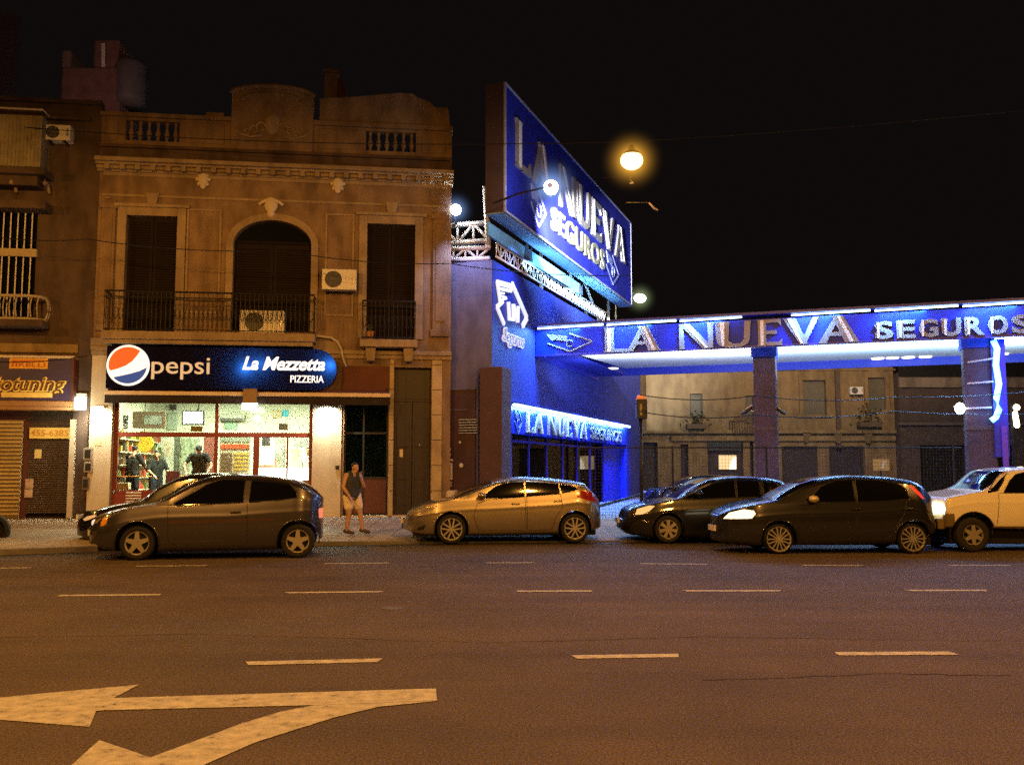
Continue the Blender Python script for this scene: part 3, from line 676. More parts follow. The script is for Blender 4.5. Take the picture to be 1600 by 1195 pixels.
q = HR(454, 583, 506, 595, sv); S.part('lettering', text_mb(MB(), 'PIZZERIA', q[0], q[1], q[2]-.05, q[3]-.07, sv-.006, .02, .006), m_letter)
# round logo: white disc, red upper wave, blue lower wave
c_ = H(201, 571, sv); rr = .565
dv = sv-.05
mb = MB().lathe([(rr, .0), (rr, .07), (0, .07)], (c_[0], dv-.02, c_[1]), 48, 'y'); mb = MB(); mb.lathe([(0, -.03), (rr, -.03), (rr, .045)], (c_[0], dv, c_[1]), 48, 'y')
lg = S.part('logo', mb, E('lit white disc', (1, .96, .85), 1.0))
ri = rr*.9
def circ(q, r_=ri): return (c_[0]+r_*math.cos(R(q)), c_[1]+r_*math.sin(R(q)))
up = [circ(q) for q in range(52, 186, 6)]+[circ(192)]
lowc = [(-.80, -.28), (-.45, -.17), (-.1, -.02), (.2, .2), (.42, .48), (.56, .72)]
mb = MB(); mb.prism(up+[(c_[0]+x*rr*.98, c_[1]+y*rr*.98) for x, y in lowc], dv-.036, dv-.031)
mred = E('lit red wave', (1, .10, .015), .8, (.7, .1, .03)); nt = mred.node_tree; S.part('logo_wave', mb, mred, lg)
mb = MB(); lw = [circ(q) for q in range(222, 352, 6)]+[(c_[0]+x*rr, c_[1]+y*rr) for x, y in ((.9, -.1), (.55, -.28), (.1, -.42), (-.3, -.52))]
mb.prism(lw, dv-.037, dv-.0315); S.part('logo_wave', mb, E('lit blue wave', (.02, .13, .5), .42, (.01, .04, .2)), lg)
# ---- rolled awning with pale front bar
av = -.5; q0 = H(163, 614, av); q1 = H(610, 617, av)
za = (q0[1]+q1[1])/2
T = Thing('awning', 'rolled shop awning with a pale front bar above the pizzeria window', 'awning', P1, (q0[0], 0, za-.3))
mb = MB(); mb.box(q0[0], q1[0], av-.03, av+.03, za-.055, za+.055); T.part('front_bar', mb, M('pale awning bar', (.70, .58, .42), .6, bump=0), bevel=.01)
mb = MB(); mb.tube([(q0[0]+.05, av+.22, za+.05), (q1[0]-.05, av+.22, za+.05)], .11, 12); T.part('roll', mb, m_maroon, smooth=True)
zv = H(380, 631, av)[1]
mb = MB(); L = q1[0]-q0[0]; n = 60
for i in range(n):
    a, b = q0[0]+L*i/n, q0[0]+L*(i+1)/n; va, vb_ = av+.035+.02*math.sin(i*1.3), av+.035+.02*math.sin((i+1)*1.3); mb.quad((a, va, zv), (b, vb_, zv), (b, av+.031, za-.05), (a, av+.031, za-.05))
T.part('valance', mb, M('dark awning cloth', (.022, .014, .01), .9))
for u in (q0[0]+.1, q1[0]-.1):
    mb = MB(); mb.tube([(u, av+.03, za), (u, 0, za+.25)], .025, 6); T.part('arm', mb, m_iron)
# lamps under the awning (lit) that flood the two cream piers, and the box lamp below the sign
m_lampon = E('lit lamp lens', (.95, 1, .88), 30)
def pier_lamp(px, label, pw, wide):
    u, z = H(px, 640, -.16); T = Thing('wall_lamp', label, 'wall lamp', P1, (u, 0, z))
    mb = MB(); mb.box(u-wide/2, u+wide/2, -.14, -.036, z+.04, z+.12); T.part('housing', mb, m_white, bevel=.01)
    mb = MB(); mb.box(u-wide/2+.02, u+wide/2-.02, -.13, -.05, z+.02, z+.04); T.part('lens', mb, m_lampon)
    p = P1.X(u, -.34, z+.0); light('pier_light', 'SPOT', p, pw, (1, .97, .72), P1.X(u, .25, z-.9), .08, spot=150, blend=.9)
pier_lamp(152, 'lit wall lamp at the top of the left cream pier', 170, .34); pier_lamp(511, 'lit wall lamp at the top of the cream pier between window and side door', 200, .5)
u, z = H(391, 622, av-.1); T = Thing('box_lamp', 'small boxy lamp hanging at the middle of the awning bar, lit white below', 'lamp', P1, (u, av, z))
mb = MB(); mb.box(u-.19, u+.19, av-.2, av-.04, z-.15, z+.26); T.part('housing', mb, M('brown lamp box', (.3, .2, .12), .6), bevel=.015)
mb = MB(); mb.box(u-.2, u+.2, av-.2, av-.05, z-.33, z-.15); T.part('lens', mb, E('lit box lens', (1, 1, .94), 9))
light('box_light', 'POINT', P1.X(u, av-.12, z-.48), 16, (1, 1, .85), size=.1)
# bell box and meters on the left pier
def plate(name, label, cat, pxr, v, th, mat, inner=None, pl=P1, group=None):
    a, b, c, d = pl.rect(*pxr, v); T = Thing(name, label, cat, pl, ((a+b)/2, v, c), group)
    mb = MB(); mb.box(a, b, v-th, v, c, d); T.part('panel', mb, mat, bevel=.008)
    if inner:
        m = .18; mb = MB(); mb.box(a+(b-a)*m, b-(b-a)*m, v-th-.012, v-th+.002, c+(d-c)*m, d-(d-c)*m); T.part('window', mb, inner)
    return T
m_mbox = M('grey meter box', (.3, .26, .2), .6)
plate('meter_box', 'upper meter box with dark window on the left cream pier', 'meter box', (131, 699, 145, 719), -.036, .06, m_mbox, m_black)
plate('meter_box', 'middle meter box with dark window on the left cream pier', 'meter box', (132, 721, 145, 738), -.036, .06, m_mbox, m_black)
plate('meter_box', 'low dark framed meter box on the left cream pier', 'meter box', (129, 745, 140, 765), -.036, .05, M('brown meter box', (.16, .11, .06), .7), m_black)
plate('switch_box', 'tiny dark switch box on the cream pier beside the glazed side door', 'switch box', (524, 727, 530, 733), -.036, .04, m_black)
plate('notice', 'pale paper notice stuck on the left cream pier', 'notice', (148, 684, 159, 696), -.036, .006, M('yellow paper', (.6, .52, .3), .8))

# ------------------------------------------------------------------ inside the pizzeria
def flat(name, label, cat, pxr, v, th, mat, group=None):
    a, b, c, d = P1.rect(*pxr, v); mb = MB(); mb.box(a, b, v-th, v, c, d)
    return solo(name, label, cat, mb, mat, P1, ((a+b)/2, v, c), group, bevel=.006)
r = HR(284, 641, 319, 664, 2.2); a, b, c, d = r
T = Thing('television', 'wall mounted television with a bright white screen inside the pizzeria', 'television', P1, ((a+b)/2, 2.25, c))
mb = MB(); mb.box(a, b, 2.2, 2.28, c, d); T.part('frame', mb, m_black, bevel=.01)
mb = MB(); mb.box(a+.05, b-.05, 2.185, 2.199, c+.05, d-.05); T.part('screen', mb, E('lit screen', (1, 1, .97), 2.2))
mb = MB(); mb.tube([((a+b)/2, 2.28, (c+d)/2), ((a+b)/2+.1, 2.5, (c+d)/2+.3), ((a+b)/2+.1, 2.5, 4.19)], .03, 6); T.part('mount', mb, m_black)
a, b, c, d = HR(207, 643, 258, 669, 3.0)
T = Thing('framed_picture', 'wide framed black and white picture hanging high at the left of the pizzeria', 'picture', P1, ((a+b)/2, 3.0, c))
mb = MB(); mb.box(a, b, 3.0, 3.08, c, d); T.part('frame', mb, M('dark wood frame', (.14, .09, .05), .5)); mb = MB(); mb.box(a+.35, b-.1, 2.985, 3.0, c+.12, d-.12)
mp_ = M('mottled print', (.3, .34, .28), .5, var=.95, scale=4, bump=0); T.part('print', mb, mp_)
a, b, c, d = HR(191, 643, 203, 674, 1.9)
T = Thing('banner', 'narrow white banner with upright dark lettering near the left shop wall', 'banner', P1, ((a+b)/2, 1.9, c))
mb = MB(); mb.box(a, b, 1.9, 1.94, c, d); T.part('sheet', mb, m_white)
tm = MB(); text_mb(tm, 'LOPEZ', 0, d-c-.2, 0, (b-a)*.6, 0, .012, .02)
tm.v = [(a+(b-a)*.8-z, 1.89+y, c+.1+x) for x, y, z in tm.v]; T.part('lettering', tm, m_black)
flat('wall_mirror', 'tall mirror panel with dark edge right of the wide picture', 'mirror', (262, 644, 277, 671), 6.15, .03, M('greenish mirror', (.35, .45, .36), .3))
flat('wall_box', 'small dark loudspeaker high on the shop wall left of the television', 'loudspeaker', (266, 632, 276, 640), 6.1, .15, m_black)
r = HR(341, 646, 381, 657, 5.8); mb = MB(); mb.box(r[0], r[1], 5.9, 6.18, r[2], r[3]); T = Thing('indoor_air_conditioner', 'long indoor air conditioner on the back wall behind the shop door', 'air conditioner', P1, ((r[0]+r[1])/2, 6.18, r[2])); T.part('casing', mb, M('grey green plastic', (.36, .4, .34), .5), bevel=.04)
mb = MB(); mb.box(r[0]+.05, r[1]-.05, 5.88, 5.9, r[2]+.03, r[2]+.09); T.part('outlet', mb, m_black)
flat('poster', 'small cyan poster high on the right of the shop wall', 'poster', (441, 640, 451, 651), 6.18, .01, M('cyan poster', (.05, .42, .6), .5, var=.5, scale=8))
flat('poster', 'pale mottled poster left of the cyan poster', 'poster', (426, 640, 440, 653), 6.18, .01, M('pale poster', (.6, .55, .35), .6, var=.6, scale=7))
flat('picture', 'small picture hanging under the indoor air conditioner', 'picture', (350, 658, 371, 671), 6.18, .02, M('green picture', (.25, .4, .3), .6, var=.6, scale=6))
flat('carton', 'yellow carton standing on the window transom under the television', 'carton', (300, 666, 319, 674), .45, .2, M('yellow carton', (.6, .5, .25), .7))
flat('storage_box', 'small dark box on the shelf at the right end of the shop', 'box', (437, 662, 450, 672), 1.2, .25, M('brown box', (.12, .08, .05), .7))
# round yellow sign and shelves with bottles and packets behind the left window
q = H(225, 692, 3.0); T = Thing('round_sign', 'round yellow sign hanging above the seated customers', 'sign', P1, (q[0], 3.0, q[1]))
mb = MB().lathe([(0, 0), (.28, 0), (.28, .05), (0, .05)], (q[0], 3.0, q[1]), 24, 'y'); T.part('disc', mb, M('yellow sign', (.75, .5, .04), .5)); mb = MB(); mb.tube([(q[0], 3.02, q[1]+.25), (q[0], 3.02, 4.19)], .012, 5); T.part('hanger', mb, m_black)
T = Thing('display_shelf', 'tall shelf crowded with bottles and packets along the left shop wall', 'shelf', P1, (.45, 3.2, FI))
mb = MB(); mb.box(.26, .30, .9, 5.9, FI+.05, 2.75); T.part('back_panel', mb, m_cream)
cols_ = [M('packet '+n_, c_, .6, bump=0) for n_, c_ in (('green', (.10, .16, .05)), ('amber', (.5, .3, .05)), ('white', (.7, .68, .55)), ('red', (.4, .06, .03)), ('dark', (.05, .06, .04)), ('brown', (.2, .1, .04)))]
for j in range(5):
    z = 1.0+j*.38; mb = MB(); mb.box(.30, .62, .9, 5.9, z, z+.03); sh = T.part('shelf_board', mb, m_cream); v = 1.0
    while v < 5.8 and len(sh.children) < 24:
        wd = random.uniform(.1, .22); h_ = random.uniform(.16, .32); mb = MB(); u_ = random.uniform(.44, .54)
        bt = random.random() < .6
        if bt: mb.lathe([(wd*.4, 0), (wd*.4, h_*.6), (wd*.14, h_*.75), (wd*.14, h_)], (u_, v+wd/2, z+.03), 8)
        else: mb.box(.36, .6, v, v+wd, z+.03, z+.03+h_)
        T.part('bottle' if bt else 'packet', mb, random.choice(cols_), sh); v += wd+random.uniform(.02, .14)
# menu board on the shop door
a, b, c, d = HR(343, 682, 391, 742, 1.3)
T = Thing('menu_board', 'menu board with red heading and yellow price rows standing behind the shop door glass', 'menu board', P1, ((a+b)/2, 1.3, c))
mb = MB(); mb.box(a, b, 1.26, 1.29, c, d); T.part('board', mb, M('pale menu sheet', (.6, .55, .36), .6))
h = d-c
mb = MB(); mb.box(a, b, 1.25, 1.258, d-h*.14, d); T.part('header', mb, M('green menu header', (.22, .26, .2), .6))
mb = MB(); mb.box(a+.03, b-.03, 1.248, 1.256, d-h*.32, d-h*.2); T.part('heading', mb, M('red heading', (.55, .1, .03), .6, var=.7, scale=14))
for j in range(5):
    z = d-h*(.42+.1*j); mb = MB(); mb.box(a+.04, a+(b-a)*.42, 1.25, 1.257, z-h*.06, z); T.part('price_row', mb, M('brown row', (.2, .14, .08), .6, var=.8, scale=20)); mb = MB(); mb.box(a+(b-a)*.48, b-.04, 1.25, 1.257, z-h*.06, z); T.part('price_row', mb, M('yellow row', (.65, .45, .08), .6, var=.5, scale=18))
# white sheets on the right part of the window
flat('notice', 'large white price list on the right shop window', 'notice', (404, 699, 429, 726), 1.5, .006, m_white)
flat('notice', 'small yellow poster with a brown square beside the white price list', 'notice', (455, 701, 470, 727), 1.5, .006, M('cream poster', (.66, .6, .36), .6, var=.3, scale=6))
flat('notice', 'grey striped leaflet at the right edge of the shop window', 'notice', (459, 683, 484, 699), 1.5, .006, M('striped leaflet', (.42, .45, .4), .6, var=.5, scale=9))
flat('wall_panel', 'dark red wall panel behind the man in the cap', 'panel', (318, 681, 336, 745), 2.6, .05, M('dark red wall panel', (.18, .05, .035), .6))
flat('mirror', 'narrow dark mirror strip left of the man in the cap', 'mirror', (272, 681, 281, 752), 2.4, .05, M('dark strip', (.09, .11, .08), .3, var=.9, scale=9))
flat('picture', 'mottled green picture behind the leaning man', 'picture', (283, 684, 303, 730), 5.6, .03, M('mottled green picture', (.24, .3, .2), .5, var=.9, scale=6))
flat('shop_fridge', 'pale drinks fridge with glass front at the right back of the shop', 'fridge', (432, 684, 446, 740), 3.2, .5, M('pale fridge', (.5, .56, .5), .3, var=.5, scale=5))
flat('coffee_machine', 'dark coffee machine behind the price list', 'coffee machine', (412, 682, 422, 697), 2.2, .4, M('dark steel machine', (.05, .05, .05), .3))
flat('cushion', 'pale rounded cushion on the sill at the left end of the shop window', 'cushion', (180, 754, 205, 764), .62, .3, M('pale cushion', (.6, .5, .34), .8))
u_ = H(182, 760, .5)[0]
for k in range(9):
    wd = random.uniform(.07, .12); h_ = random.uniform(.22, .42); mb = MB().lathe([(wd*.5, 0), (wd*.5, h_*.55), (wd*.18, h_*.72), (wd*.18, h_)], (0, 0, 0), 10)
    z_ = zs_-.0; o = solo('bottle', 'bottle or jar standing in the row on the left window sill of the pizzeria', 'bottle', mb, cols_[k % len(cols_)], P1, (u_+.5+k*.19, .36, zs_), 'row of bottles on the window sill', smooth=True)
solo('window_sill_shelf', 'narrow red shelf behind the left pizzeria window carrying the row of bottles', 'shelf', MB().box(0, 2.55, -.14, .2, -.04, 0), m_redframe, P1, (u_+.1, .38, zs_))
for k, (px0, py0, px1, py1) in enumerate(((283, 684, 296, 702), (300, 684, 312, 700), (256, 690, 268, 712), (236, 686, 246, 702))): flat('poster', ('small bleached poster, leftmost of those behind the customers', 'small bleached poster above the leaning man', 'tall mottled poster left of the dark mirror strip', 'mottled green poster right of the round yellow sign')[[1, 0, 2, 3][k]] if k not in (0, 1) else ('mottled poster just right of the dark mirror strip', 'mottled poster just above the cap of the leaning man')[k], 'poster', (px0, py0, px1, py1), 5.9-.1*k, .02, M('mottled poster', ((.5, .4, .2), (.3, .36, .26), (.55, .5, .36), (.2, .3, .16))[k], .6, var=.8, scale=7))
# lit white counter behind the car roof
a, b, c, d = HR(396, 731, 486, 749, .9)
T = Thing('display_counter', 'glowing white refrigerated counter in the right shop window', 'counter', P1, ((a+b)/2, 1.0, .31))
mb = MB(); mb.box(a, b, .6, 1.3, .31, c); T.part('base', mb, m_white, bevel=.02)
mb = MB(); mb.box(a+.01, b-.01, .62, 1.28, c, d); T.part('lit_case', mb, E('lit counter case', (1, 1, .94), 7), bevel=.08)
# tables
def table(px, py, v, label):
    u, z = H(px, py, v); z = 1.46
    T = Thing('table', label, 'table', P1, (u, v, FI)); mb = MB(); mb.box(u-.5, u+.5, v-.35, v+.35, z-.03, z); T.part('tabletop', mb, M('orange table top', (.55, .22, .04), .4), bevel=.01)
    mb = MB(); mb.lathe([(.25, 0), (.25, .03), (.035, .05), (.035, z-FI-.03)], (u, v, FI), 12); T.part('pedestal', mb, m_black)
table(205, 741, .95, 'orange topped table in front of the dark haired customer at the left'); table(312, 733, 1.0, 'orange topped table where the man in the cap leans')

# ================================================================== LEFT BUILDING (tyre shop below, flats above)
LB = Thing('corner_shop_building', 'dark grey stucco building with bay balconies above the tyre shop', 'building', P1, (-5, 0, ZG))
uL = -9.0
rs = HR(0, 640, 108, 800, 0); door1 = HR(38, 640, 110, 803); zsh = H(60, 640)[1]; zp = H(60, 160)[1]
zw1, zw0 = H(30, 330)[1], H(30, 500)[1]; up1, up0 = H(30, 178)[1], H(30, 270)[1]
wu1 = H(55, 400)[0]; wu0 = wu1-1.15
h1 = (uL+.6, door1[1], .3, zsh); h2 = (wu0, wu1, zw0, zw1); h3 = (wu0, H(62, 220)[0], up0+.2, up1)
mb = MB(); wall(mb, uL, -.02, ZG-.1, zp, [h1, h2, h3], .06, .5)
mb.quad((uL, .06, zp), (-.02, .06, zp), (-.02, 12, zp), (uL, 12, zp)); mb.quad((-.021, .06, ZG), (-.021, 12, ZG), (-.021, 12, zp), (-.021, .06, zp))
mb.quad((uL, .5, ZG), (-.02, .5, ZG), (-.02, .5, zp), (uL, .5, zp))
LB.part('wall', mb, m_grey)
mb = MB(); mb.box(uL, -.02, -.06, .3, zp, zp+.12); mb.box(uL, -.3, -.12, .2, zp-.5, zp-.42); LB.part('coping', mb, m_grey, bevel=.02)
mb = MB(); mb.box(h3[0], h3[1], .2, .24, h3[2], h3[3]); LB.part('window_shutter', mb, M('dark red roller blind', (.10, .03, .025), .7))
# upper balcony: solid pale panel with scroll brackets
ue = H(65, 220, -.6)[0]
mb = MB(); mb.box(uL+2, ue, -.62, -.57, up0, H(30, 192)[1]); mb.box(ue-.05, ue, -.57, .06, up0, H(30, 192)[1]); bp = LB.part('balcony_panel', mb, M('pale corrugated panel', (.34, .30, .21), .8, var=.3, stain=.4))
mb = MB(); k = uL+2
while k < ue: mb.box(k, k+.03, -.64, -.62, up0+.02, H(30, 192)[1]-.02); k += .1
LB.part('panel_rib', mb, bp.data.materials[0], bp)
zr = H(30, 182)[1]; mb = MB(); mb.tube([(uL+2, -.6, zr), (ue, -.6, zr), (ue, 0, zr)], .03, 6); LB.part('balcony_rail', mb, m_white)
mb = MB(); mb.box(uL+2, ue+.15, -.7, .06, up0-.22, up0-.02); mb.box(uL+2, ue-.1, -.5, .06, up0-.5, up0-.22); LB.part('balcony_slab', mb, m_grey, bevel=.03)
for px in (22, 74):
    q = H(px, 285, -.3); mb = MB(); mb.tube([(q[0], -.6+.5*t/14+.14*math.cos(t*.55)*(1-t/16), up0-.28-.3*t/14-.14*math.sin(t*.55)*(1-t/16)) for t in range(15)], .05, 6); LB.part('scroll_bracket', mb, m_trim, smooth=True)
# lower bay window with bars, lintel, and bulging balustrade
zsl = H(30, 322, -.3)[1]; mb = MB(); mb.box(uL+2, H(72, 320, -.5)[0], -.55, .06, zsl-.12, zsl+.12); LB.part('bay_hood', mb, m_grey, bevel=.03)
zl0, zl1 = H(30, 400, -.1)[1], H(30, 388, -.1)[1]; mb = MB(); mb.box(wu0-.1, H(58, 394)[0], -.06, .06, zl0, zl1); LB.part('window_lintel', mb, M('cream lintel', (.45, .38, .25), .8))
mb = MB(); mb.box(wu0, wu1, .25, .3, zw0, zw1); LB.part('window_glass', mb, m_dglass)
mb = MB(); k = wu0+.08
while k < wu1: mb.tube([(k, .0, zw0), (k, .0, zw1)], .018, 6); k += .19
LB.part('window_bars', mb, m_white)
zb0, zb1 = H(30, 500, -.4)[1], H(30, 463, -.4)[1]; ub = H(66, 480, -.4)[0]
mb = MB(); pts = [(uL+2, -.5), (ub-.35, -.5), (ub-.12, -.42), (ub, -.2), (ub, .06)]
mb.tube([(u, v, zb1) for u, v in pts], .045, 8); mb.tube([(u, v, zb0+.02) for u, v in pts], .05, 8)
rb = LB.part('balcony_railing', mb, M('pale iron railing', (.4, .35, .26), .7), smooth=True)
path = [(uL+2+.16*i, -.5) for i in range(int((ub-.35-uL-2)/.16))]+[(ub-.25, -.47), (ub-.1, -.4), (ub, -.22), (ub, -.06)]
for u, v in path[-18:]:
    mb = MB(); dv_ = -1 if v < -.3 else 0; mb.tube([(u+(0 if dv_ else 1)*.1*math.sin(t*.52), v+dv_*.12*math.sin(t*.52), zb0+(zb1-zb0)*t/6) for t in range(7)], .022, 6); LB.part('baluster', mb, rb.data.materials[0], rb, smooth=True)
mb = MB(); mb.box(uL+2, ub+.08, -.6, .06, zb0-.2, zb0); LB.part('balcony_slab', mb, m_grey, bevel=.03)
mb = MB(); mb.box(uL, -.4, .0, .06, H(30, 550)[1], zb0-.6); LB.part('wall_band', mb, M('ochre wall band', (.3, .22, .11), .85, var=.3, stain=.4))
r = HR(68, 194, 109, 218, -.35); ac_unit(P1, r, .05, 'old air conditioner bracketed high on the dark grey building', .36)
# shop: roller shutter door, tile stack pier, phone number strip
a, b, c, d = door1; mb = MB(); nz = 46
for i in range(nz):
    z0, z1 = c+(d-c)*i/nz, c+(d-c)*(i+1)/nz; mb.quad((a, .3, z0), (b, .3, z0), (b, .27, (z0+z1)/2), (a, .27, (z0+z1)/2)); mb.quad((a, .27, (z0+z1)/2), (b, .27, (z0+z1)/2), (b, .3, z1), (a, .3, z1))
LB.part('roller_shutter', mb, M('dark brown shutter', (.085, .058, .035), .6))
mb = MB(); wall(mb, uL+.6, a, .3, zsh, [], .28, .3); LB.part('shutter_wall', mb, m_maroon)
mb = MB(); mb.box(H(108, 700)[0], H(117, 700)[0], -.02, .08, .3, H(110, 655)[1]); LB.part('door_jamb', mb, M('pale jamb', (.5, .44, .33), .7), bevel=.01)
a_, b_, c_, d_ = HR(3, 656, 34, 803, .2); mb = MB(); mb.box(a_-.9, b_, .1, .2, .3, d_)
LB.part('tiled_pier', mb, tiles('ochre glazed strip tiles', (.5, .36, .14), .28, .085, .3, coord='Generated'))
mb = MB(); k = .4
while k < d_: mb.box(a_-.9, b_+.005, .085, .1, k, k+.05); k += .11
LB.part('tile_course', mb, M('ochre tile edge', (.55, .4, .15), .6, var=.3))
a_, b_, c_, d_ = HR(46, 668, 109, 685, .2)
T = Thing('phone_number_strip', 'yellow strip with faded orange digits across the top of the shutter', 'sign', P1, ((a_+b_)/2, .2, c_))
mb = MB(); mb.box(a_, b_, .2, .22, c_, d_); T.part('strip', mb, M('yellow strip', (.8, .62, .16), .5)); 
T.part('lettering', text_mb(MB(), '455-6385', a_+.04, b_-.04, c_+.07, d_-.06, .199, .006, .01), M('faded orange digits', (.6, .26, .04), .5))
flat('notice', 'small yellow paper stuck on the brown roller shutter', 'notice', (54, 702, 65, 716), .26, .006, M('yellow note', (.7, .55, .2), .7))
flat('sticker', 'upper round pale sticker on the brown roller shutter', 'sticker', (39, 748, 52, 763), .262, .006, M('pink sticker', (.5, .36, .25), .7, var=.5, scale=7))
flat('sticker', 'lower round pale sticker on the brown roller shutter', 'sticker', (38, 764, 51, 777), .262, .006, M('pale sticker', (.55, .42, .3), .7, var=.5, scale=7))
# tyre shop sign
sv2 = -.35; a, b, c, d = HR(-70, 559, 112, 626, sv2); b = H(112, 590, sv2)[0]
T = Thing('tyre_shop_sign', 'wide dark violet shop sign with slanted yellow lettering', 'sign', P1, ((a+b)/2, 0, c))
mb = MB(); mb.box(a, b, sv2, .05, c, d); T.part('board', mb, M('violet sign board', (.045, .032, .09), .45, bump=0))
mb = MB(); mb.box(a, b+.05, sv2-.04, .05, d, d+.07); T.part('top_bar', mb, m_cream)
zb_1 = H(60, 641, sv2)[1]; mb = MB(); mb.box(a, b+.06, sv2-.05, .06, zb_1+.1, c); mb.box(a, b+.06, sv2-.1, .06, zb_1, zb_1+.1); T.part('lower_moulding', mb, M('terracotta moulding', (.36, .2, .09), .6), bevel=.02)
mb = MB(); mb.box(b, b+.06, sv2-.03, .05, c, d); T.part('side_trim', mb, m_maroon)
mb = MB(); r = HR(15, 560, 75, 576, sv2); mb.box(r[0], r[1], sv2-.02, sv2, r[2], r[3]); pb = T.part('brand_panel', mb, M('orange yellow panel', (.8, .42, .05), .5, bump=0))
T.part('lettering', text_mb(MB(), 'IRELLI', r[0]+.17, r[1]-.06, r[2]+.045, r[3]-.13, sv2-.021, .008, .01), M('brown red letters', (.4, .12, .02), .5, bump=0), pb)
mb = MB(); mb.prism([(r[0]+.07, r[2]+.04), (r[0]+.12, r[2]+.04), (r[0]+.12, r[3]-.1), (r[1]-.1, r[3]-.1), (r[1]-.1, r[3]-.05), (r[0]+.07, r[3]-.05)], sv2-.03, sv2-.02)
mb.prism([(r[0]+.12, r[2]+.14), (r[0]+.16, r[2]+.14), (r[0]+.16, r[3]-.13), (r[0]+.12, r[3]-.13)], sv2-.029, sv2-.02); T.part('lettering', mb, M('orange red letter', (.55, .16, .02), .5, bump=0), pb)
r = HR(-40, 590, 103, 617, sv2)
m_yel = M('yellow letters', (.92, .7, .2), .5, bump=0)
T.part('lettering_outline', text_mb(MB(), 'autotuning', r[0]-.02, r[1]+.02, r[2]-.04, r[3]+.03, sv2-.002, .01, .055, .25), m_yel)
T.part('lettering', text_mb(MB(), 'autotuning', r[0], r[1]-.03, r[2]-.0, r[3]+.0, sv2-.014, .012, .004, .25), M('brown letters', (.10, .05, .02), .5, bump=0))
r = HR(2, 613, 82, 621, sv2); mb = MB(); mb.box(r[0], r[1], sv2-.02, sv2, r[2], r[3]); T.part('yellow_strip', mb, M('bright yellow strip', (.85, .68, .2), .5, bump=0))
r = HR(118, 620, 133, 640, -.1); mb = MB(); mb.box(r[0], r[1], -.2, .05, r[2], r[3])
T = Thing('bulkhead_lamp', 'lit bulkhead lamp between the tyre shop sign and the pizzeria pier', 'wall lamp', P1, ((r[0]+r[1])/2, 0, r[2]))
T.part('lens', mb, E('lit bulkhead', (.97, 1, .82), 5), bevel=.03); mb = MB(); mb.box(r[0]-.02, r[1]+.02, -.08, .06, r[3], r[3]+.1); T.part('housing', mb, m_white)
light('bulkhead_light', 'POINT', P1.X((r[0]+r[1])/2, -.95, r[2]-.1), 46, (1, .95, .65), size=.08)

# ================================================================== far roofs behind the left building
m_far = M('dim far render', (.22, .12, .11), .95, var=.35)
T = Thing('far_rooftop', 'dim rooftop block with a tank tower behind the left parapet', 'building', WORLD, (at(150, 150, 42).x, 42, 8))
def fbox(x0, y0, x1, y1, Y, th=3):
    a, b = at(x0, y1, Y), at(x1, y0, Y); mb = MB(); mb.box(a.x, b.x, Y, Y+th, a.z, b.z); return mb
T.part('block', fbox(92, 105, 188, 200, 42), m_far, bevel=.1); T.part('tank_tower', fbox(145, 62, 186, 105, 42.2, 2), m_far, bevel=.1); T.part('stair_head', fbox(95, 78, 110, 105, 42.1, 2), M('dim pale render', (.2, .15, .13), .9), bevel=.1)
mb = MB(); 
for px in (160, 163): a, b = at(px, 105, 41.9), at(px, 68, 41.9); mb.tube([tuple(a), tuple(b)], .05, 6)
for k in range(8): a, b = at(160, 104-k*4.5, 41.9), at(163, 104-k*4.5, 41.9); mb.tube([tuple(a), tuple(b)], .03, 4)
T.part('ladder', mb, m_white)
a, b = at(186, 90, 42), at(207, 150, 42); mb = MB(); mb.lathe([(.7, -.5), (.75, 0), (.75, 1.4), (.6, 1.65), (0, 1.75)], ((a.x+b.x)/2, 42.6, b.z+.2), 16); T.part('water_tank', mb, M('grey tank', (.14, .13, .15), .6), smooth=True)
light('rear_fill_light', 'POINT', (at(150, 150, 42).x+3, 34, 17), 420, (1, .5, .35), size=.3)  # added fill with no seen lamp, brightens the far roofs
T = Thing('far_tower', 'faint dark tower at the far left edge of the skyline', 'building', WORLD, (at(-20, 150, 60).x, 60, 0))
T.part('wall', fbox(-60, 20, 23, 220, 60, .8), M('faint tower render', (.35, .22, .24), .95))

# ================================================================== INSURANCE OFFICE: side wall, billboard, canopy
PHI = math.atan((1330-800)/F*math.cos(PITCH))
PW = Pl(colx(768, 27.6), 27.6, R(90)-PHI)            # long blue wall running away from the street
PF = Pl(colx(768, 27.6), 27.6, -PHI)                 # short front wall facing the street (u < 0)
m_bwall = M('blue painted wall', (.028, .05, .42), .6, var=.15, scale=1.2, stain=.2)
m_fwall = M('grey violet wall', (.13, .125, .22), .8, var=.2, scale=1.2, stain=.3)
m_blue = M('blue sign sheet', (.007, .032, .62), .4, var=.1, bump=0, spec=.25)
m_bframe = M('blue frame', (.02, .03, .45), .4, var=.1, bump=0)
m_chrome = M('brushed grey letters', (.26, .25, .27), .45, var=.15, scale=6, bump=0)
m_stripe = M('white letter stripe', (.86, .87, .9), .4, var=.03, bump=0)
WL = 21.0
zt_w = PW.hit(768, 405)[1]
O = Thing('insurance_office', 'blue walled insurance office building standing at right angles to the pizzeria', 'building', PW, (0, 0, .2))
dr = PW.rect(786, 690, 984, 772); dz1 = PW.hit(900, 684)[1]; dr = (PW.hit(800, 700)[0], PW.hit(962, 720)[0], .3, 3.05)
mb = MB(); wall(mb, 0, WL, .1, zt_w, [dr], 0, .35)
mb.quad((0, .35, zt_w), (0, 0, zt_w), (WL, 0, zt_w), (WL, .35, zt_w)); mb.quad((WL, 0, .1), (WL, 8, .1), (WL, 8, zt_w), (WL, 0, zt_w))
O.part('wall', mb, m_bwall)
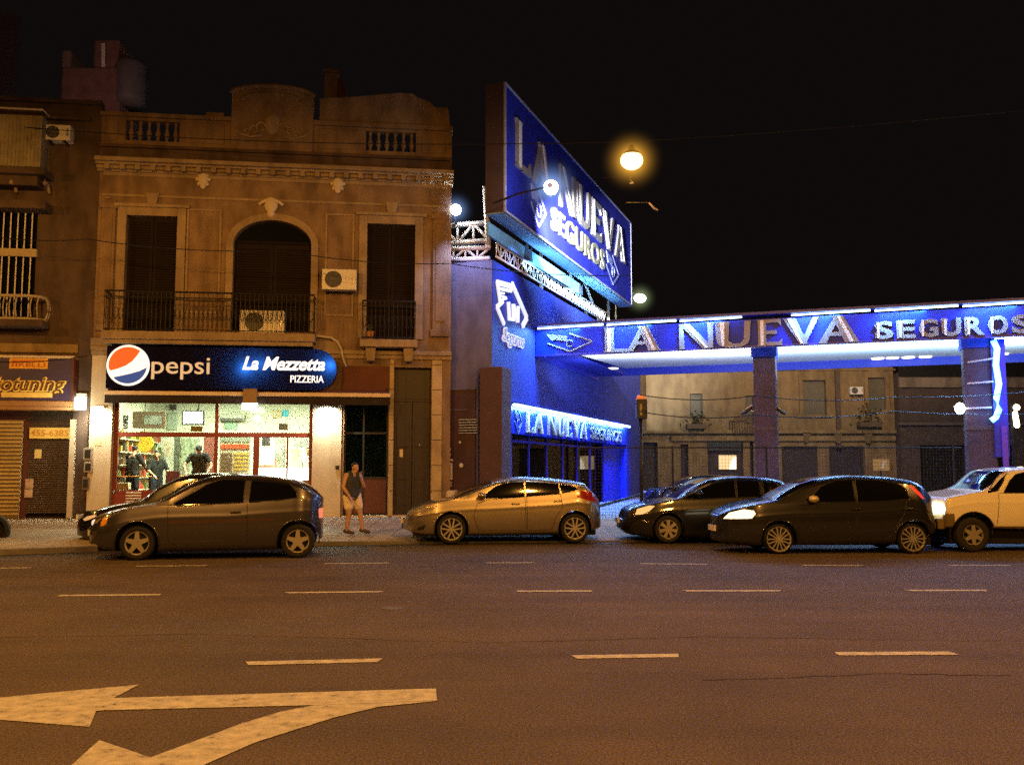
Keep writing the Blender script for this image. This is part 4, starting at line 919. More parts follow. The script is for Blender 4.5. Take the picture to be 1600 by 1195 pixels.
# front wall (in PF frame; same building)
fw0 = PF.hit(702, 600)[0]
def pf(mb, name, mat, par=None, **k):
    o = obj(name, mb.mesh(name), mat, None, **k); o.parent = par or O.e
    o.matrix_basis = (O.e.matrix_basis.inverted() if False else Matrix.Translation(Vector((0, 0, 0))))
    return o
def pf_mb(mb):
    """re-express PF-frame vertices in the PW frame"""
    out = []
    for u, v, z in mb.v:
        p = PF.X(u, v, z)-PW.o; out.append((p.dot(PW.u), p.dot(PW.d), z))
    mb.v = out; return mb
mb = MB(); mb.box(fw0, -.001, .0, .35, 1.0, zt_w-.02); O.part('front_wall', pf_mb(mb), m_fwall)
zmr = PF.hit(730, 609)[1]; mb = MB(); mb.box(fw0, -.5, -.05, .0, .1, zmr); O.part('maroon_cladding', pf_mb(mb), M('maroon cladding', (.07, .03, .038), .7, var=.25, stain=.3), bevel=.01)
mb = MB(); mb.box(fw0, -.45, -.07, .0, zmr, zmr+.05); r = PF.rect(702, 645, 728, 642); 
for py in (641,): z = PF.hit(715, py)[1]; mb.box(fw0+.05, fw0+.65, -.062, -.05, z, z+.03)
O.part('cladding_trim', pf_mb(mb), m_fwall)
r = PF.rect(749, 573, 784, 800, -.5); mb = MB(); mb.box(r[0], r[1], -.5, .3, .15, PF.hit(765, 573, -.5)[1]); O.part('corner_box', pf_mb(mb), M('dull maroon casing', (.075, .036, .045), .7, var=.2), bevel=.02)
mb = MB(); q = PF.hit(747, 590, -.1); mb.tube([(q[0], -.1, .3), (q[0], -.1, q[1]+.3)], .035, 8); O.part('downpipe', pf_mb(mb), m_fwall)
r = PF.rect(718, 653, 748, 678, -.06); mb = MB()
for k in range(6): z = r[2]+(r[3]-r[2])*(k+.2)/6; mb.prism([(r[0], z), (r[1], z), (r[1], z+.025), (r[0], z+.025)], -.12, -.05)
v_ = O.part('vent_slats', pf_mb(mb), M('grey blue vent slats', (.45, .48, .55), .4, bump=0)); mb = MB(); mb.box(r[0]-.02, r[1]+.02, -.055, -.05, r[2], r[3]); O.part('vent_back', pf_mb(mb), m_black, v_)
for px, py in ((721, 727), (719, 691)):
    q = PF.hit(px, py, -.06); mb = MB(); mb.ball((q[0], -.07, q[1]), .07 if py > 700 else .04, .04); O.part('alarm_button', pf_mb(mb), m_white, smooth=True)
# notices on the front wall
def pf_thing(name, label, cat, pxr, th, mat, v=-.055):
    a, b, c, d = PF.rect(*pxr, v); T = Thing(name, label, cat, PF, ((a+b)/2, v, c)); return T, a, b, c, d
T, a, b, c, d = pf_thing('framed_notice', 'small white framed notice on the maroon cladding', 'notice', (691, 723, 707, 749), .02, None)
mb = MB()
for p in ((a, b, c, c+.05), (a, b, d-.05, d), (a, a+.05, c+.05, d-.05), (b-.05, b, c+.05, d-.05)): mb.box(p[0], p[1], -.09, -.055, p[2], p[3])
T.part('frame', mb, m_white); mb = MB(); mb.box(a+.05, b-.05, -.07, -.055, c+.05, d-.05); T.part('sheet', mb, M('brown notice', (.16, .1, .07), .6))
T, a, b, c, d = pf_thing('sticker', 'pair of small pale stickers above the framed notice', 'sticker', (696, 696, 706, 715), .01, None)
mb = MB()
for z, r_ in ((c+.1, .09), (d-.12, .1)): mb.lathe([(0, -.012), (r_, -.012), (r_, 0)], ((a+b)/2+random.uniform(-.03, .03), -.055, z), 14, 'y')
T.part('disc', mb, M('pale stickers', (.5, .42, .4), .6, var=.4, scale=8))
T, a, b, c, d = pf_thing('wall_plaque', 'thin pale plaque just above the framed notice', 'plaque', (694, 717, 708, 720), .01, None); mb = MB(); mb.box(a, b, -.07, -.055, c, d); T.part('plate', mb, m_white)
T, a, b, c, d = pf_thing('letter_sticker', 'tiny pale sticker just below the framed notice', 'sticker', (697, 752, 706, 760), .01, None); mb = MB(); mb.box(a, b, -.066, -.055, c, d); T.part('sheet', mb, M('pale sticker sheet', (.45, .38, .36), .6, var=.4, scale=9))
a, b, c, d = PF.rect(689, 766, 710, 800, -.35); T = Thing('utility_cabinet', 'low cream utility cabinet against the maroon cladding', 'cabinet', PF, ((a+b)/2, -.2, .2))
mb = MB(); mb.box(a, b, -.35, -.055, .2, PF.hit(700, 766, -.35)[1]); T.part('body', mb, m_cream, bevel=.015); mb = MB(); mb.box(a+.06, b-.06, -.365, -.35, .4, 1.0); T.part('door', mb, m_cream, bevel=.01)
# ---- wall logo: winged hexagon with LN and the word below (tube outlines standing off the wall)
def wq(px, py): return PW.hit(px, py, -.06)
def crop5(x, y): return wq(760+x/8.54, 420+y/8.54)
LG = Thing('wall_logo', 'white winged hexagon emblem with two letters on the blue side wall', 'emblem', PW, (crop5(300, 700)[0], 0, crop5(300, 1000)[1]))
mb = MB()
for pts, wd in (([(345, 195), (545, 655), (485, 765)], .16), ([(240, 740), (145, 510), (225, 430)], .12), ([(185, 430), (145, 170), (340, 225)], .11), ([(185, 212), (325, 250)], .06), ([(165, 260), (330, 300), (350, 200)], .09), ([(175, 320), (240, 330)], .06), ([(185, 360), (265, 385)], .06), ([(200, 415), (270, 400)], .05)):
    for i in range(len(pts)-1): bar(mb, crop5(*pts[i]), crop5(*pts[i+1]), wd, -.02-.001*i, .06)
m_emblem_glow = E('white emblem glow', (.8, .88, 1), .75)  # emission stands in for wall wash falling on emblem and script
LG.part('wing_outline', mb, m_emblem_glow)
mb = MB()
for pts, wd in (([(295, 440), (310, 690)], .13), ([(300, 665), (365, 680)], .10), ([(355, 470), (362, 690)], .10), ([(365, 480), (415, 710)], .11), ([(425, 500), (420, 715)], .10)):
    bar(mb, crop5(*pts[0]), crop5(*pts[1]), wd, -.02, .07+.002*len(mb.v)/8)
LG.part('lettering', mb, m_emblem_glow)
q0 = crop5(220, 990); q1 = crop5(505, 770)
tm = MB(); u0_, u1_ = crop5(215, 880)[0], crop5(510, 840)[0]; zA, zB = crop5(300, 990)[1], crop5(300, 750)[1]
LG.part('script_lettering', text_mb(MB(), 'Seguros', u0_, u1_, zA-.15, zB-.1, -.03, .04, .05, .35, .9), E('script glow', (.75, .78, 1), .45)); LG.part('script_face', text_mb(MB(), 'Seguros', u0_+.04, u1_-.04, zA-.1, zB-.14, -.075, .01, .0, .35, .9), M('lilac script face', (.35, .3, .45), .5, bump=0))
# ---- small lit sign box over the office doors
sv = -.35; a, b = PW.hit(797, 650, sv)[0], PW.hit(985, 680, sv)[0]; zt_, zb_2 = PW.hit(798, 634, sv)[1], PW.hit(798, 676, sv)[1]
T = Thing('office_sign', 'small blue lit fascia sign over the office doors on the side wall', 'sign', PW, ((a+b)/2, 0, zb_2))
mb = MB(); mb.box(a, b, sv, 0, zb_2, zt_); T.part('box', mb, m_blue)
mb = MB(); mb.tube([(a+.05, sv-.1, zt_+.03), (b-.6, sv-.1, zt_+.03)], .035, 8); T.part('light_tube', mb, E('blue white tube', (.5, .85, 1), 9))
T.part('tube_shelf', MB().box(a, b, sv-.2, sv, zt_+.07, zt_+.11), m_bframe)
for k in range(5):
    u = a+(b-a)*(k+.5)/5.3; light('sign_tube_light', 'AREA', PW.X(u, sv-.16, zt_-.02), 90, (.22, .55, 1), PW.X(u, sv+.1, zt_-.8), (b-a)/6, .05)
def spread(word, px0, px1, zlo, zhi, v, gap=.12, widths=None, pl=PW, py=660):
    u0, u1 = pl.hit(px0, py, v)[0], pl.hit(px1, py, v)[0]; wds = [{'L': .72, 'E': .8}.get(ch, 1.0) for ch in word if ch != ' ']
    tot = sum(wds)+gap*(len(word)-1)+(.45 if ' ' in word else 0); s = (u1-u0)/tot; out = []; u = u0; i = 0
    for ch in word:
        if ch == ' ': u += .45*s-gap*s*0; continue
        out.append((u, u+wds[i]*s, zlo, zhi)); u += (wds[i]+gap)*s; i += 1
    return out
A_, B_ = MB(), MB(); hz = zt_-zb_2
caps(A_, B_, 'LANUEVA', spread('LA NUEVA', 821, 917, zb_2+.08*hz, zb_2+.88*hz, sv), sv, .06, 0)
T.part('lettering', A_, m_chrome); T.part('letter_stripe', B_, m_stripe)
T.part('lettering', text_mb(MB(), 'SEGUROS', PW.hit(922, 670, sv)[0], PW.hit(970, 670, sv)[0], zb_2+.12*hz, zb_2+.72*hz, sv-.005, .05, .02), m_chrome)
def emblem(T, pl, cu, cz, w_, h_, v, mat, wd=.05):
    mb = MB(); p = [(cu-w_, cz), (cu, cz-h_), (cu+w_, cz), (cu, cz+h_)]
    for i, (s_, e_) in enumerate(((p[0], p[1]), (p[1], p[2]), (p[2], p[3]))): bar(mb, s_, e_, wd, v, .03+.002*i)
    for k in range(3): bar(mb, (cu-w_*(1-.12*k), cz+h_*(.95-.25*k)), (cu-w_*.1, cz+h_*(.62-.2*k)), wd*.8, v, .037+.002*k)
    bar(mb, (cu-w_, cz+h_*.95), (cu-w_*.75, cz+h_*.25), wd*.8, v, .043)
    mb.tube([(cu+h_*.36*math.cos(k*.3927), v-.03, cz-h_*.12+h_*.36*math.sin(k*.3927)) for k in range(16)], wd*.4, 6, True)
    T.part('emblem', mb, mat)
emblem(T, PW, PW.hit(809, 655, sv)[0], (zt_+zb_2)/2-.05, .33, .36, sv, M('dim blue outline', (.12, .16, .6), .5, bump=0), .035)
# doors under the sign, blue end post
D0, D1 = dr[0], dr[1]
nd = 7; st = (D1-D0)/nd; mb = MB()
for k in range(nd+1): mb.box(D0+st*k-(0 if k == 0 else .05), D0+st*k+.05, .1, .2, .3, 3.05)
mb.box(D0, D1, .105, .195, 2.5, 2.58); fr = O.part('door_frame', mb, m_bframe)
mb = MB(); mb.box(D0, D1, .145, .155, .3, 3.05); O.part('door_glass', mb, GLASS('dim office glass', (.7, .75, .9), .7), fr)
mb = MB(); a, b = PW.hit(952, 700, -.3)[0], PW.hit(984, 700, -.3)[0]; mb.box(b-.9, b, -.34, .0, .3, zb_2); mb.box(a, b-.9, -.05, .0, .3, zb_2); O.part('blue_post', mb, m_blue)
iw = 4.0; mb = MB()
mb.quad((D0-.3, iw, .2), (D1+.3, iw, .2), (D1+.3, iw, 3.4), (D0-.3, iw, 3.4)); mb.quad((D0-.3, .35, .31), (D0-.3, iw, .31), (D1+.3, iw, .31), (D1+.3, .35, .31)); mb.quad((D0-.3, .35, 3.4), (D0-.3, iw, 3.4), (D1+.3, iw, 3.4), (D1+.3, .35, 3.4))
mb.quad((D0-.3, .35, .2), (D0-.3, iw, .2), (D0-.3, iw, 3.4), (D0-.3, .35, 3.4)); mb.quad((D1+.3, .35, .2), (D1+.3, iw, .2), (D1+.3, iw, 3.4), (D1+.3, .35, 3.4))
O.part('interior_wall', mb, M('dim office wall', (.22, .2, .28), .8))
for pr in ((902, 695, 923, 709), (936, 695, 943, 708)):
    a, b, c, d = PW.rect(*pr, 1.0); mb = MB(); mb.box(a, b, 1.0, 1.05, c, d)
    T = Thing('light_box', 'lit white panel seen through the office door glass' if pr[0] < 910 else 'narrow lit panel at the far office door', 'light panel', PW, ((a+b)/2, 1.0, c)); T.part('panel', mb, E('lit office panel', (1, 1, .85), 2.4))
light('office_light', 'POINT', PW.X((D0+D1)/2+2, 2.0, 2.9), 260, (.25, .35, 1), size=.2)
# ---- roof trusses (white steel lattice)
def truss(name, label, p, q, hgt, n, r=.045, group=None):
    """p,q: world ends of the bottom chord"""
    p, q = Vector(p), Vector(q); up = Vector((0, 0, hgt)); mb = MB()
    o = (p+q)/2; T = Thing(name, label, 'truss', WORLD, tuple(o), group)
    mb.tube([p, q], r, 6); mb.tube([p+up, q+up], r, 6); T.part('chord', mb, m_steel, smooth=True)
    mb = MB()
    for i in range(n):
        a = p.lerp(q, i/n); b = p.lerp(q, (i+1)/n)
        mb.tube([a, b+up] if i % 2 else [a+up, b], r*.6, 5); mb.tube([a, a+up], r*.5, 5)
    T.part('lattice', mb, m_steel, smooth=True); return T
def pfw(px, py, v): u, z = PF.hit(px, py, v); return PF.X(u, v, z)
truss('steel_truss', 'thick white steel truss between the pizzeria corner and the billboard, upper level', pfw(690, 381, .6), pfw(765, 376, .6), pfw(765, 348, .6).z-pfw(765, 376, .6).z, 3, .085, 'white steel trusses carrying the billboard')
truss('steel_truss', 'white steel truss resting on the top of the short front wall', pfw(690, 406, .3), pfw(765, 404, .3), pfw(765, 387, .3).z-pfw(765, 404, .3).z, 4, .075, 'white steel trusses carrying the billboard')
zt1 = zt_w+.1
truss('steel_truss', 'long lattice truss lying along the top edge of the blue side wall', PW.X(.1, -.1, zt1), PW.X(13.5, -.1, zt1), .42, 34, .034, 'white steel trusses carrying the billboard')
mb = MB(); mb.tube([PW.X(.2, .2, zt1+.3), PW.X(.2, .3, zt1+2.2)], .09, 8); mb.tube([PW.X(12.5, .4, zt1), PW.X(8.0, .4, zt1+2.2)], .06, 6); mb.tube([PW.X(13.6, .2, zt1), PW.X(10, .3, zt1+2.2)], .06, 6); mb.tube([PW.X(6, .4, zt1), PW.X(6, .4, zt1+2)], .07, 6); mb.tube([PW.X(16, .4, zt1), PW.X(16, .4, zt1+2)], .07, 6)
# ---- billboard
bv = -.75
ub0, ub1 = PW.hit(787, 230, bv)[0], PW.hit(985, 400, bv)[0]; zbt, zbb = PW.hit(787, 128, bv)[1], PW.hit(787, 331, bv)[1]
BB = Thing('billboard', 'huge blue rooftop billboard with chrome capitals, seen at a steep angle', 'billboard', PW, ((ub0+ub1)/2, 0, zbb))
zA, zB = zt1, zbb
tk = .56
mbx = MB(); mbx.box(ub0, ub1, bv, bv+tk, zbb, zbt); BB.part('box', mbx, M('dark maroon billboard casing', (.06, .036, .045), .8, var=.2))
o = BB.part('supports', mb, m_steel, smooth=True)
o.data.transform(Matrix.Translation(BB.e.location)); o.data.transform((Matrix.Translation(BB.e.location) @ Matrix.Rotation(PW.ang, 4, 'Z')).inverted()) if False else None
inv = (Matrix.Translation(BB.e.location) @ Matrix.Rotation(PW.ang, 4, 'Z')).inverted()
o.data.clear_geometry(); o.data.from_pydata([tuple(inv @ Vector(p)) for p in mb.v], [], mb.f); o.data.update()
mb = MB(); mb.box(ub0+.02, ub1-.02, bv-.03, bv, zbb+.05, zbt-.05); face = BB.part('face', mb, M('billboard blue', (.02, .028, .44), .55, var=.2, scale=.8, stain=.25, bump=0))
mb = MB()
for p in ((ub0, ub1, zbb, zbb+.06), (ub0, ub1, zbt-.06, zbt), (ub0, ub0+.06, zbb+.06, zbt-.06), (ub1-.06, ub1, zbb+.06, zbt-.06)): mb.box(p[0], p[1], bv-.06, bv, p[2], p[3])
BB.part('edge_frame', mb, M('grey blue edging', (.35, .36, .5), .5, bump=0))
mb = MB(); mb.box(ub0+.02, ub1-.02, bv+.02, bv+tk-.02, zbb-.03, zbb); BB.part('underside', mb, M('pale blue soffit', (.25, .45, .75), .6))
v = bv-.03
hb = zbt-zbb
A_, B_ = MB(), MB(); caps(A_, B_, 'LANUEVA', spread('LA NUEVA', 804, 976, zbb+.42*hb, zbb+.80*hb, v, py=330), v, .08, 0)
BB.part('lettering', A_, M('billboard grey letters', (.27, .26, .27), .45, var=.1, bump=0)); BB.part('letter_stripe', B_, m_stripe)
BB.part('lettering', text_mb(MB(), 'SEGUROS', PW.hit(861, 380, v)[0], PW.hit(943, 390, v)[0], zbb+.15*hb, zbb+.36*hb, v-.002, .06, .02, 0, 1.08), M('olive grey letters', (.30, .29, .20), .5, bump=0))
emblem(BB, PW, PW.hit(841, 330, v)[0], zbb+.24*hb, .75, .6, v, M('pale blue outline', (.3, .33, .7), .5, bump=0), .07); emblem(BB, PW, PW.hit(957, 410, v)[0], zbb+.24*hb, 1.1, .6, v, M('dim outline', (.2, .22, .5), .5, bump=0), .07)
# lower rooftop banner, cyan lit, torn at one corner
u0_, u1_ = PW.hit(763, 360, -.25)[0], PW.hit(907, 430, -.25)[0]; zb0_, zb1_ = PW.hit(763, 367, -.25)[1], zbb-.22
T = Thing('rooftop_banner', 'pale blue lit banner strip with dark torn patches under the billboard', 'banner', PW, ((u0_+u1_)/2, -.25, zb0_))
mb = MB(); mb.box(u0_, u1_, -.25, -.19, zb0_, zb1_); T.part('sheet', mb, M('pale blue banner', (.20, .50, .85), .6, var=.25, stain=.15, bump=0))
mb = MB(); 
for u, s in ((2.2, 1.0), (8.6, .7)): mb.prism([(u, zb0_+.01), (u+.9*s, zb0_+.01), (u+.75*s, zb0_+.45*s), (u+.95*s, zb0_+.65*s), (u+.5*s, zb1_-.1), (u+.35*s, zb0_+.6*s), (u+.1*s, zb0_+.4*s)], -.262, -.25)
T.part('torn_patch', mb, M('dark torn patch', (.05, .07, .12), .8))
light('banner_light', 'AREA', PW.X(4.5, -1.1, zb0_-.15), 110, (.35, .72, 1), PW.X(5, -.1, zb1_), 8, .1)
light('banner_light', 'AREA', PW.X(9.5, -1.1, zb0_-.15), 110, (.35, .72, 1), PW.X(10, -.1, zb1_), 5, .1)
light('underside_light', 'AREA', PW.X(8, -.5, zb0_+.1), 26, (.3, .7, 1), PW.X(8, -.4, zbb), 12, .1)
def bloom_halo(T, p, r, col, s_):
    """imitates lens bloom round a lamp: an added emissive ball, brightest at the centre"""
    m = bpy.data.materials.new('bloom emission'); m.use_nodes = True; nt = m.node_tree; nt.nodes.remove(nt.nodes['Principled BSDF'])
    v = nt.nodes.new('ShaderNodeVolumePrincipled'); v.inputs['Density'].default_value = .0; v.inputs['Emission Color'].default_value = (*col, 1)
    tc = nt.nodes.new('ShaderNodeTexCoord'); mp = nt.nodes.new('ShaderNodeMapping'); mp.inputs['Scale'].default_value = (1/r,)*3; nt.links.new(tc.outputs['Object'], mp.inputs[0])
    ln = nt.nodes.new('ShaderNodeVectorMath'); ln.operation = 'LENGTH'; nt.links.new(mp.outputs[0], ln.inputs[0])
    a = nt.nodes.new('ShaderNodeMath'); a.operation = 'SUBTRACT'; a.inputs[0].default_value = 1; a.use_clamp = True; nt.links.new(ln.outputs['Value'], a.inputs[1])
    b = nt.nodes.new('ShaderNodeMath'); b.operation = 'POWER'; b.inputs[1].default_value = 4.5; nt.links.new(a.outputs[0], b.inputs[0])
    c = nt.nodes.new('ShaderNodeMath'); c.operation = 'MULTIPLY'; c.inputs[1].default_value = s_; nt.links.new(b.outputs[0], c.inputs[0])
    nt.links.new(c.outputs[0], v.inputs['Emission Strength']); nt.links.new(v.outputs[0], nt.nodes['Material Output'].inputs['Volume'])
    o = obj('halo_ball', MB().ball((0, 0, 0), r, n=24).mesh('halo_ball'), m, T.e); o.location = T.e.matrix_basis.inverted() @ Vector(p) if T.pl is WORLD and T.e.location.length == 0 else Vector(p)-Vector(T.off)
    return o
# ---- floodlights (lit) with arms
def flood(loc, aim, label, pw, color, s=.28, arm=None, group=None, es=60, spot=110, halo=.75):
    loc = Vector(loc); aim = Vector(aim); dr_ = (aim-loc).normalized()
    T = Thing('floodlight', label, 'floodlight', WORLD, tuple(loc), group)
    mb = MB(); mb.capsule(loc-dr_*s*.7, s*.35, loc-dr_*s*.15, s*.75); T.part('housing', mb, m_white, smooth=True)
    mb = MB(); mb.capsule(loc-dr_*s*.02, s*.8, loc+dr_*s*.03, s*.8, 16); T.part('lens', mb, E('lit flood lens', (.86, .95, 1), es), smooth=True)
    if arm: mb = MB(); mb.tube([loc-dr_*s*.5]+[Vector(p) for p in arm], .03, 6); T.part('arm', mb, m_iron)
    bloom_halo(T, loc, halo, (.3, .5, 1), 3.0)  # added glow ball imitating lens bloom
    light('flood_light', 'SPOT', loc+dr_*s*1.3, pw, color, aim, .12, spot=spot, blend=.75)
lf = pfw(712, 328, -.2); flood(lf, lf+Vector((.55, -.6, -.25)), 'lit floodlight beside the pizzeria parapet above the white trusses', 50, ICE, .2, [lf+Vector((.0, .3, -.35)), pfw(708, 352, .5)])
u_, z_ = PW.hit(861, 293, bv-1.5); l2 = PW.X(u_, bv-1.5, z_); flood(l2, PW.X(u_+8.5, bv, z_-.0), 'lit floodlight on an arm in front of the billboard letters', 42000, (.92, .93, .92), .25, [PW.X(u_-.6, bv-.7, zbb+.2), PW.X(u_-.6, bv, zbb)], spot=34, halo=1.1)
for uu, pw in ((3.0, 60), (9.0, 50), (15.0, 60)): light('billboard_wash', 'SPOT', PW.X(uu, bv-1.6, zbb-.5), pw, (.25, .32, 1), PW.X(uu+.5, bv, zbb+2.4), .15, spot=120, blend=.8)
# wash on the side wall and the short front wall
for uu, pw in ((1.2, 330), (5.5, 240), (10, 150)): light('wall_wash', 'SPOT', PW.X(uu, -1.3, zt_w+.75), pw, (.26, .42, 1), PW.X(uu, .1, zt_w-1.5), .15, spot=105, blend=.9)
light('front_wall_wash', 'SPOT', PF.X(-.7, -1.0, zt_w+.9), 330, (.42, .5, 1), PF.X(-.7, .1, zt_w-2.2), .15, spot=110, blend=.8)
# ================================================================== canopy over the forecourt
uc = PW.hit(836, 535, 0)[0]; oc = PW.X(uc, -.02, 0)
PC = Pl(oc.x, oc.y, -PHI)
zct, zcb = PC.hit(842, 516.5)[1], PC.hit(842, 554)[1]
CLn = 27.0; CD = 8.3
CN = Thing('canopy', 'long white soffited forecourt canopy with a blue lit fascia and big chrome capitals', 'canopy', PC, (0, 0, .3))
zs0 = zcb+.16
mb = MB(); mb.prism([(0, zcb), (CLn, zcb), (CLn, zct), (0, zct)], 0, .12); CN.part('fascia', mb, m_blue)
mb = MB(); mb.box(0, CLn, -.42, .1, zct+.08, zct+.16); CN.part('light_hood', mb, m_bframe)
mb = MB(); mb.box(0, CLn, -.03, .13, zcb-.07, zcb); CN.part('fascia_lip', mb, m_bframe)
mb = MB(); mb.add([(1.15, .12, zs0-.1), (CLn, .12, zs0-.1), (CLn, CD, zs0+.18), (1.15, CD, zs0+.18)], [(3, 2, 1, 0)]); CN.part('soffit', mb, M('white soffit panels', (.74, .76, .8), .45, var=.06, bump=0))
mb = MB(); mb.box(0, CLn, .12, CD+.1, zct-.12, zct+.0); mb.box(0, CLn, CD, CD+.12, zs0-.12, zct-.12); CN.part('roof', mb, m_bframe)
CN.part('soffit_margin', MB().prism([(0, zs0-.12), (1.15, zs0-.12), (1.15, zs0-.1), (0, zs0-.1)], .12, CD), m_bframe); mb = MB(); mb.box(0, .06, .12, CD, zs0+.2, zct-.12); mb.box(0, .04, .12, CD, zs0-.3, zs0+.2); CN.part('end_cap', mb, m_bframe)
gaps = [(PC.hit(1163, 500)[0], PC.hit(1232, 500)[0])]
# tube lights under the hood: separate tubes with a dead one over the fifth letter
segs = []; u = .15
while u < CLn-1:
    L = 2.25
    if not any(u < g1 and u+L > g0 for g0, g1 in gaps): segs.append((u, u+L)); u += L+.12
    else:
        g0, g1 = gaps[0]
        if g0-u > .8: segs.append((u, g0-.05))
        u = g1+.1
for a, b in segs:
    mb = MB(); mb.tube([(a, -.24, zct+.03), (b, -.24, zct+.05)], .022, 8); CN.part('fascia_tube', mb, E('ice blue tube', (.55, .9, 1), 7))
    light('fascia_light', 'AREA', PC.X((a+b)/2, -.10, zct+.01), 240*(b-a)/2, (.19, .50, 1), PC.X((a+b)/2, -.10, zct-.75), (b-a)*.94, .03)
# added area lights floating unseen under the canopy to brighten the soffit
for pa, pb, pw in ((880, 1040, 110), (1050, 1165, 320), (1222, 1345, 250), (1345, 1470, 250), (1550, 1700, 600), (1720, 1850, 60)):
    a, b = PC.hit(pa, 540)[0], PC.hit(pb, 540)[0]; light('soffit_fill', 'AREA', PC.X((a+b)/2, 2.2, zcb-1.1), pw, (.50, .78, 1) if pa > 1100 else (.72, .82, 1), PC.X((a+b)/2, 2.6, zs0+.3), b-a, .5)
# canopy lettering
def boxes_px(rows): 
    out = []
    for x0, y0, x1, y1 in rows: a, b, c, d = PC.rect(x0, y0, x1, y1); out.append((a, b, c, d))
    return out
rows = [(944, 511, 988, 551), (980, 510, 1032, 548), (1062, 505, 1115, 544), (1118, 502, 1174, 543), (1183, 501, 1222, 540), (1224, 496, 1280, 540), (1278, 492, 1342, 537)]
bx = boxes_px(rows); zlo = sum(b[2] for b in bx)/7; zhi = min(zct-.04, sum(b[3] for b in bx)/7)
A_, B_, C_ = MB(), MB(), MB(); caps(A_, B_, 'LANUEVA', [(a, b, zlo, zhi) for a, b, c, d in bx], -.01, .1, 0)
CN.part('lettering', A_, m_chrome); CN.part('letter_stripe', B_, m_stripe)
r = PC.rect(1364, 492, 1640, 526); us = PC.hit(1366, 510)[0]; ue_ = PC.hit(1508, 505)[0]
wS = (ue_-us)/4.05; 
SB = MB(); SS = MB(); zl_, zh_ = zlo+.06*(zhi-zlo), zlo+.72*(zhi-zlo)
for i, ch in enumerate('SEGUROS'):
    u0_ = us+i*wS; text_mb(SB, ch, u0_, u0_+wS*.86, zl_, zh_, -.012, .09, .035)
    SS.prism([(u0_+wS*.12, zl_+.03), (u0_+wS*.22, zl_+.03), (u0_+wS*.25, zh_-.03), (u0_+wS*.11, zh_-.03)], -.125, -.1) if i < 6 else None
CN.part('lettering', SB, m_chrome); CN.part('letter_stripe', SS, m_stripe)
r = PC.rect(856, 521, 926, 549); emblem(CN, PC, (r[0]+r[1])/2, (r[2]+r[3])/2, (r[1]-r[0])/2, (r[3]-r[2])/2, -.005, m_chrome, .05)
# downlights in the soffit's rear edge (small lit discs)
for px in (957, 1372, 1395, 1420, 1447, 1567):
    u, z = PC.hit(px, 582 if px < 1000 else 573, CD-.6); mb = MB(); mb.lathe([(0, 0), (.22, 0), (.22, .03), (0, .03)], (u, CD-.5, zs0+.12), 16); CN.part('downlight', mb, E('lit downlight', (1, .95, .8), 3))
# canopy columns
def column(px0, px1, py, v, label):
    a, b = PC.hit(px0, py, v)[0], PC.hit(px1, py, v)[0]; T = Thing('canopy_column', label, 'column', PC, ((a+b)/2, v+.35, .28))
    mb = MB(); mb.box(a, b, v, v+.7, .25, zs0-.4); T.part('shaft', mb, M('violet grey column', (.075, .052, .085), .7, var=.2, stain=.3), bevel=.02)
    mb = MB(); mb.box(a-.05, b+.05, v-.05, v+.75, zs0-.4, zs0-.02); T.part('capital', mb, m_bwall, bevel=.02)
    mb = MB(); z = PC.hit(px0, 672, v)[1]; mb.box(a-.015, b+.015, v-.02, v+.72, z, z+.12); T.part('band', mb, M('dark band', (.08, .06, .07), .7))
    return T, a, b
T1, a1_, b1_ = column(1178, 1213, 640, 1.2, 'violet grey canopy column under the gap in the blue tubes')
T2, a2_, b2_ = column(1509, 1556, 640, .9, 'canopy column at the right beside the glowing vertical tube')
for px, s in ((1166, -1), (1220, 1)):
    u, z = PC.hit(px, 641, 1.4); T = Thing('security_camera', 'bullet camera on the left side of the canopy column' if s < 0 else 'bullet camera on the right side of the canopy column', 'security camera', PC, (u, 1.4, z-.1))
    mb = MB(); mb.capsule((u-s*.13, 1.4, z+.07), .06, (u+s*.1, 1.35, z-.1), .06, 10); T.part('body', mb, m_black, smooth=True)
    mb = MB(); mb.tube([(u-s*.12, 1.4, z+.0), (a1_ if s < 0 else b1_, 1.4, z-.05)], .02, 6); T.part('bracket', mb, m_steel); mb = MB(); mb.prism([(u-s*.2, z+.15), (u+s*.02, z+.02), (u+s*.02, z+.05), (u-s*.2, z+.18)], 1.32, 1.48); T.part('sun_shield', mb, m_white)
# vertical neon tube, bent, on the right column
pts = [(1552, 532), (1558, 545), (1556, 570), (1561, 600), (1557, 622), (1561, 640), (1556, 652), (1549, 657)]
tv = .6; T = Thing('neon_tube', 'glowing upright blue white neon tube beside the right canopy column', 'neon tube', PC, (PC.hit(1556, 655, tv)[0], tv, PC.hit(1556, 657, tv)[1]))
mb = MB(); mb.tube([(PC.hit(*p, tv)[0], tv, PC.hit(*p, tv)[1]) for p in pts], .085, 10); T.part('tube', mb, E('neon glow', (.12, .45, 1), 4.0), smooth=True)
for py in (545, 590, 630): u, z = PC.hit(1558, py, tv-.3); light('neon_light', 'POINT', PC.X(u, tv-.28, z), 20, (.10, .30, 1), size=.1)
mb = MB(); q = PC.hit(1540, 600, .8); mb.box(PC.hit(1550, 600, .8)[0], PC.hit(1572, 600, .8)[0], .72, .86, 2.0, PC.hit(1560, 530, .8)[1]); T.part('backing', mb, m_bframe)
mb = MB(); a, b = PC.hit(1566, 690, tv)[0], PC.hit(1575, 690, tv)[0]; mb.box(a, b, tv, tv+.1, .3, PC.hit(1570, 665, tv)[1]); T.part('post', mb, M('violet post', (.16, .05, .5), .5, bump=0))
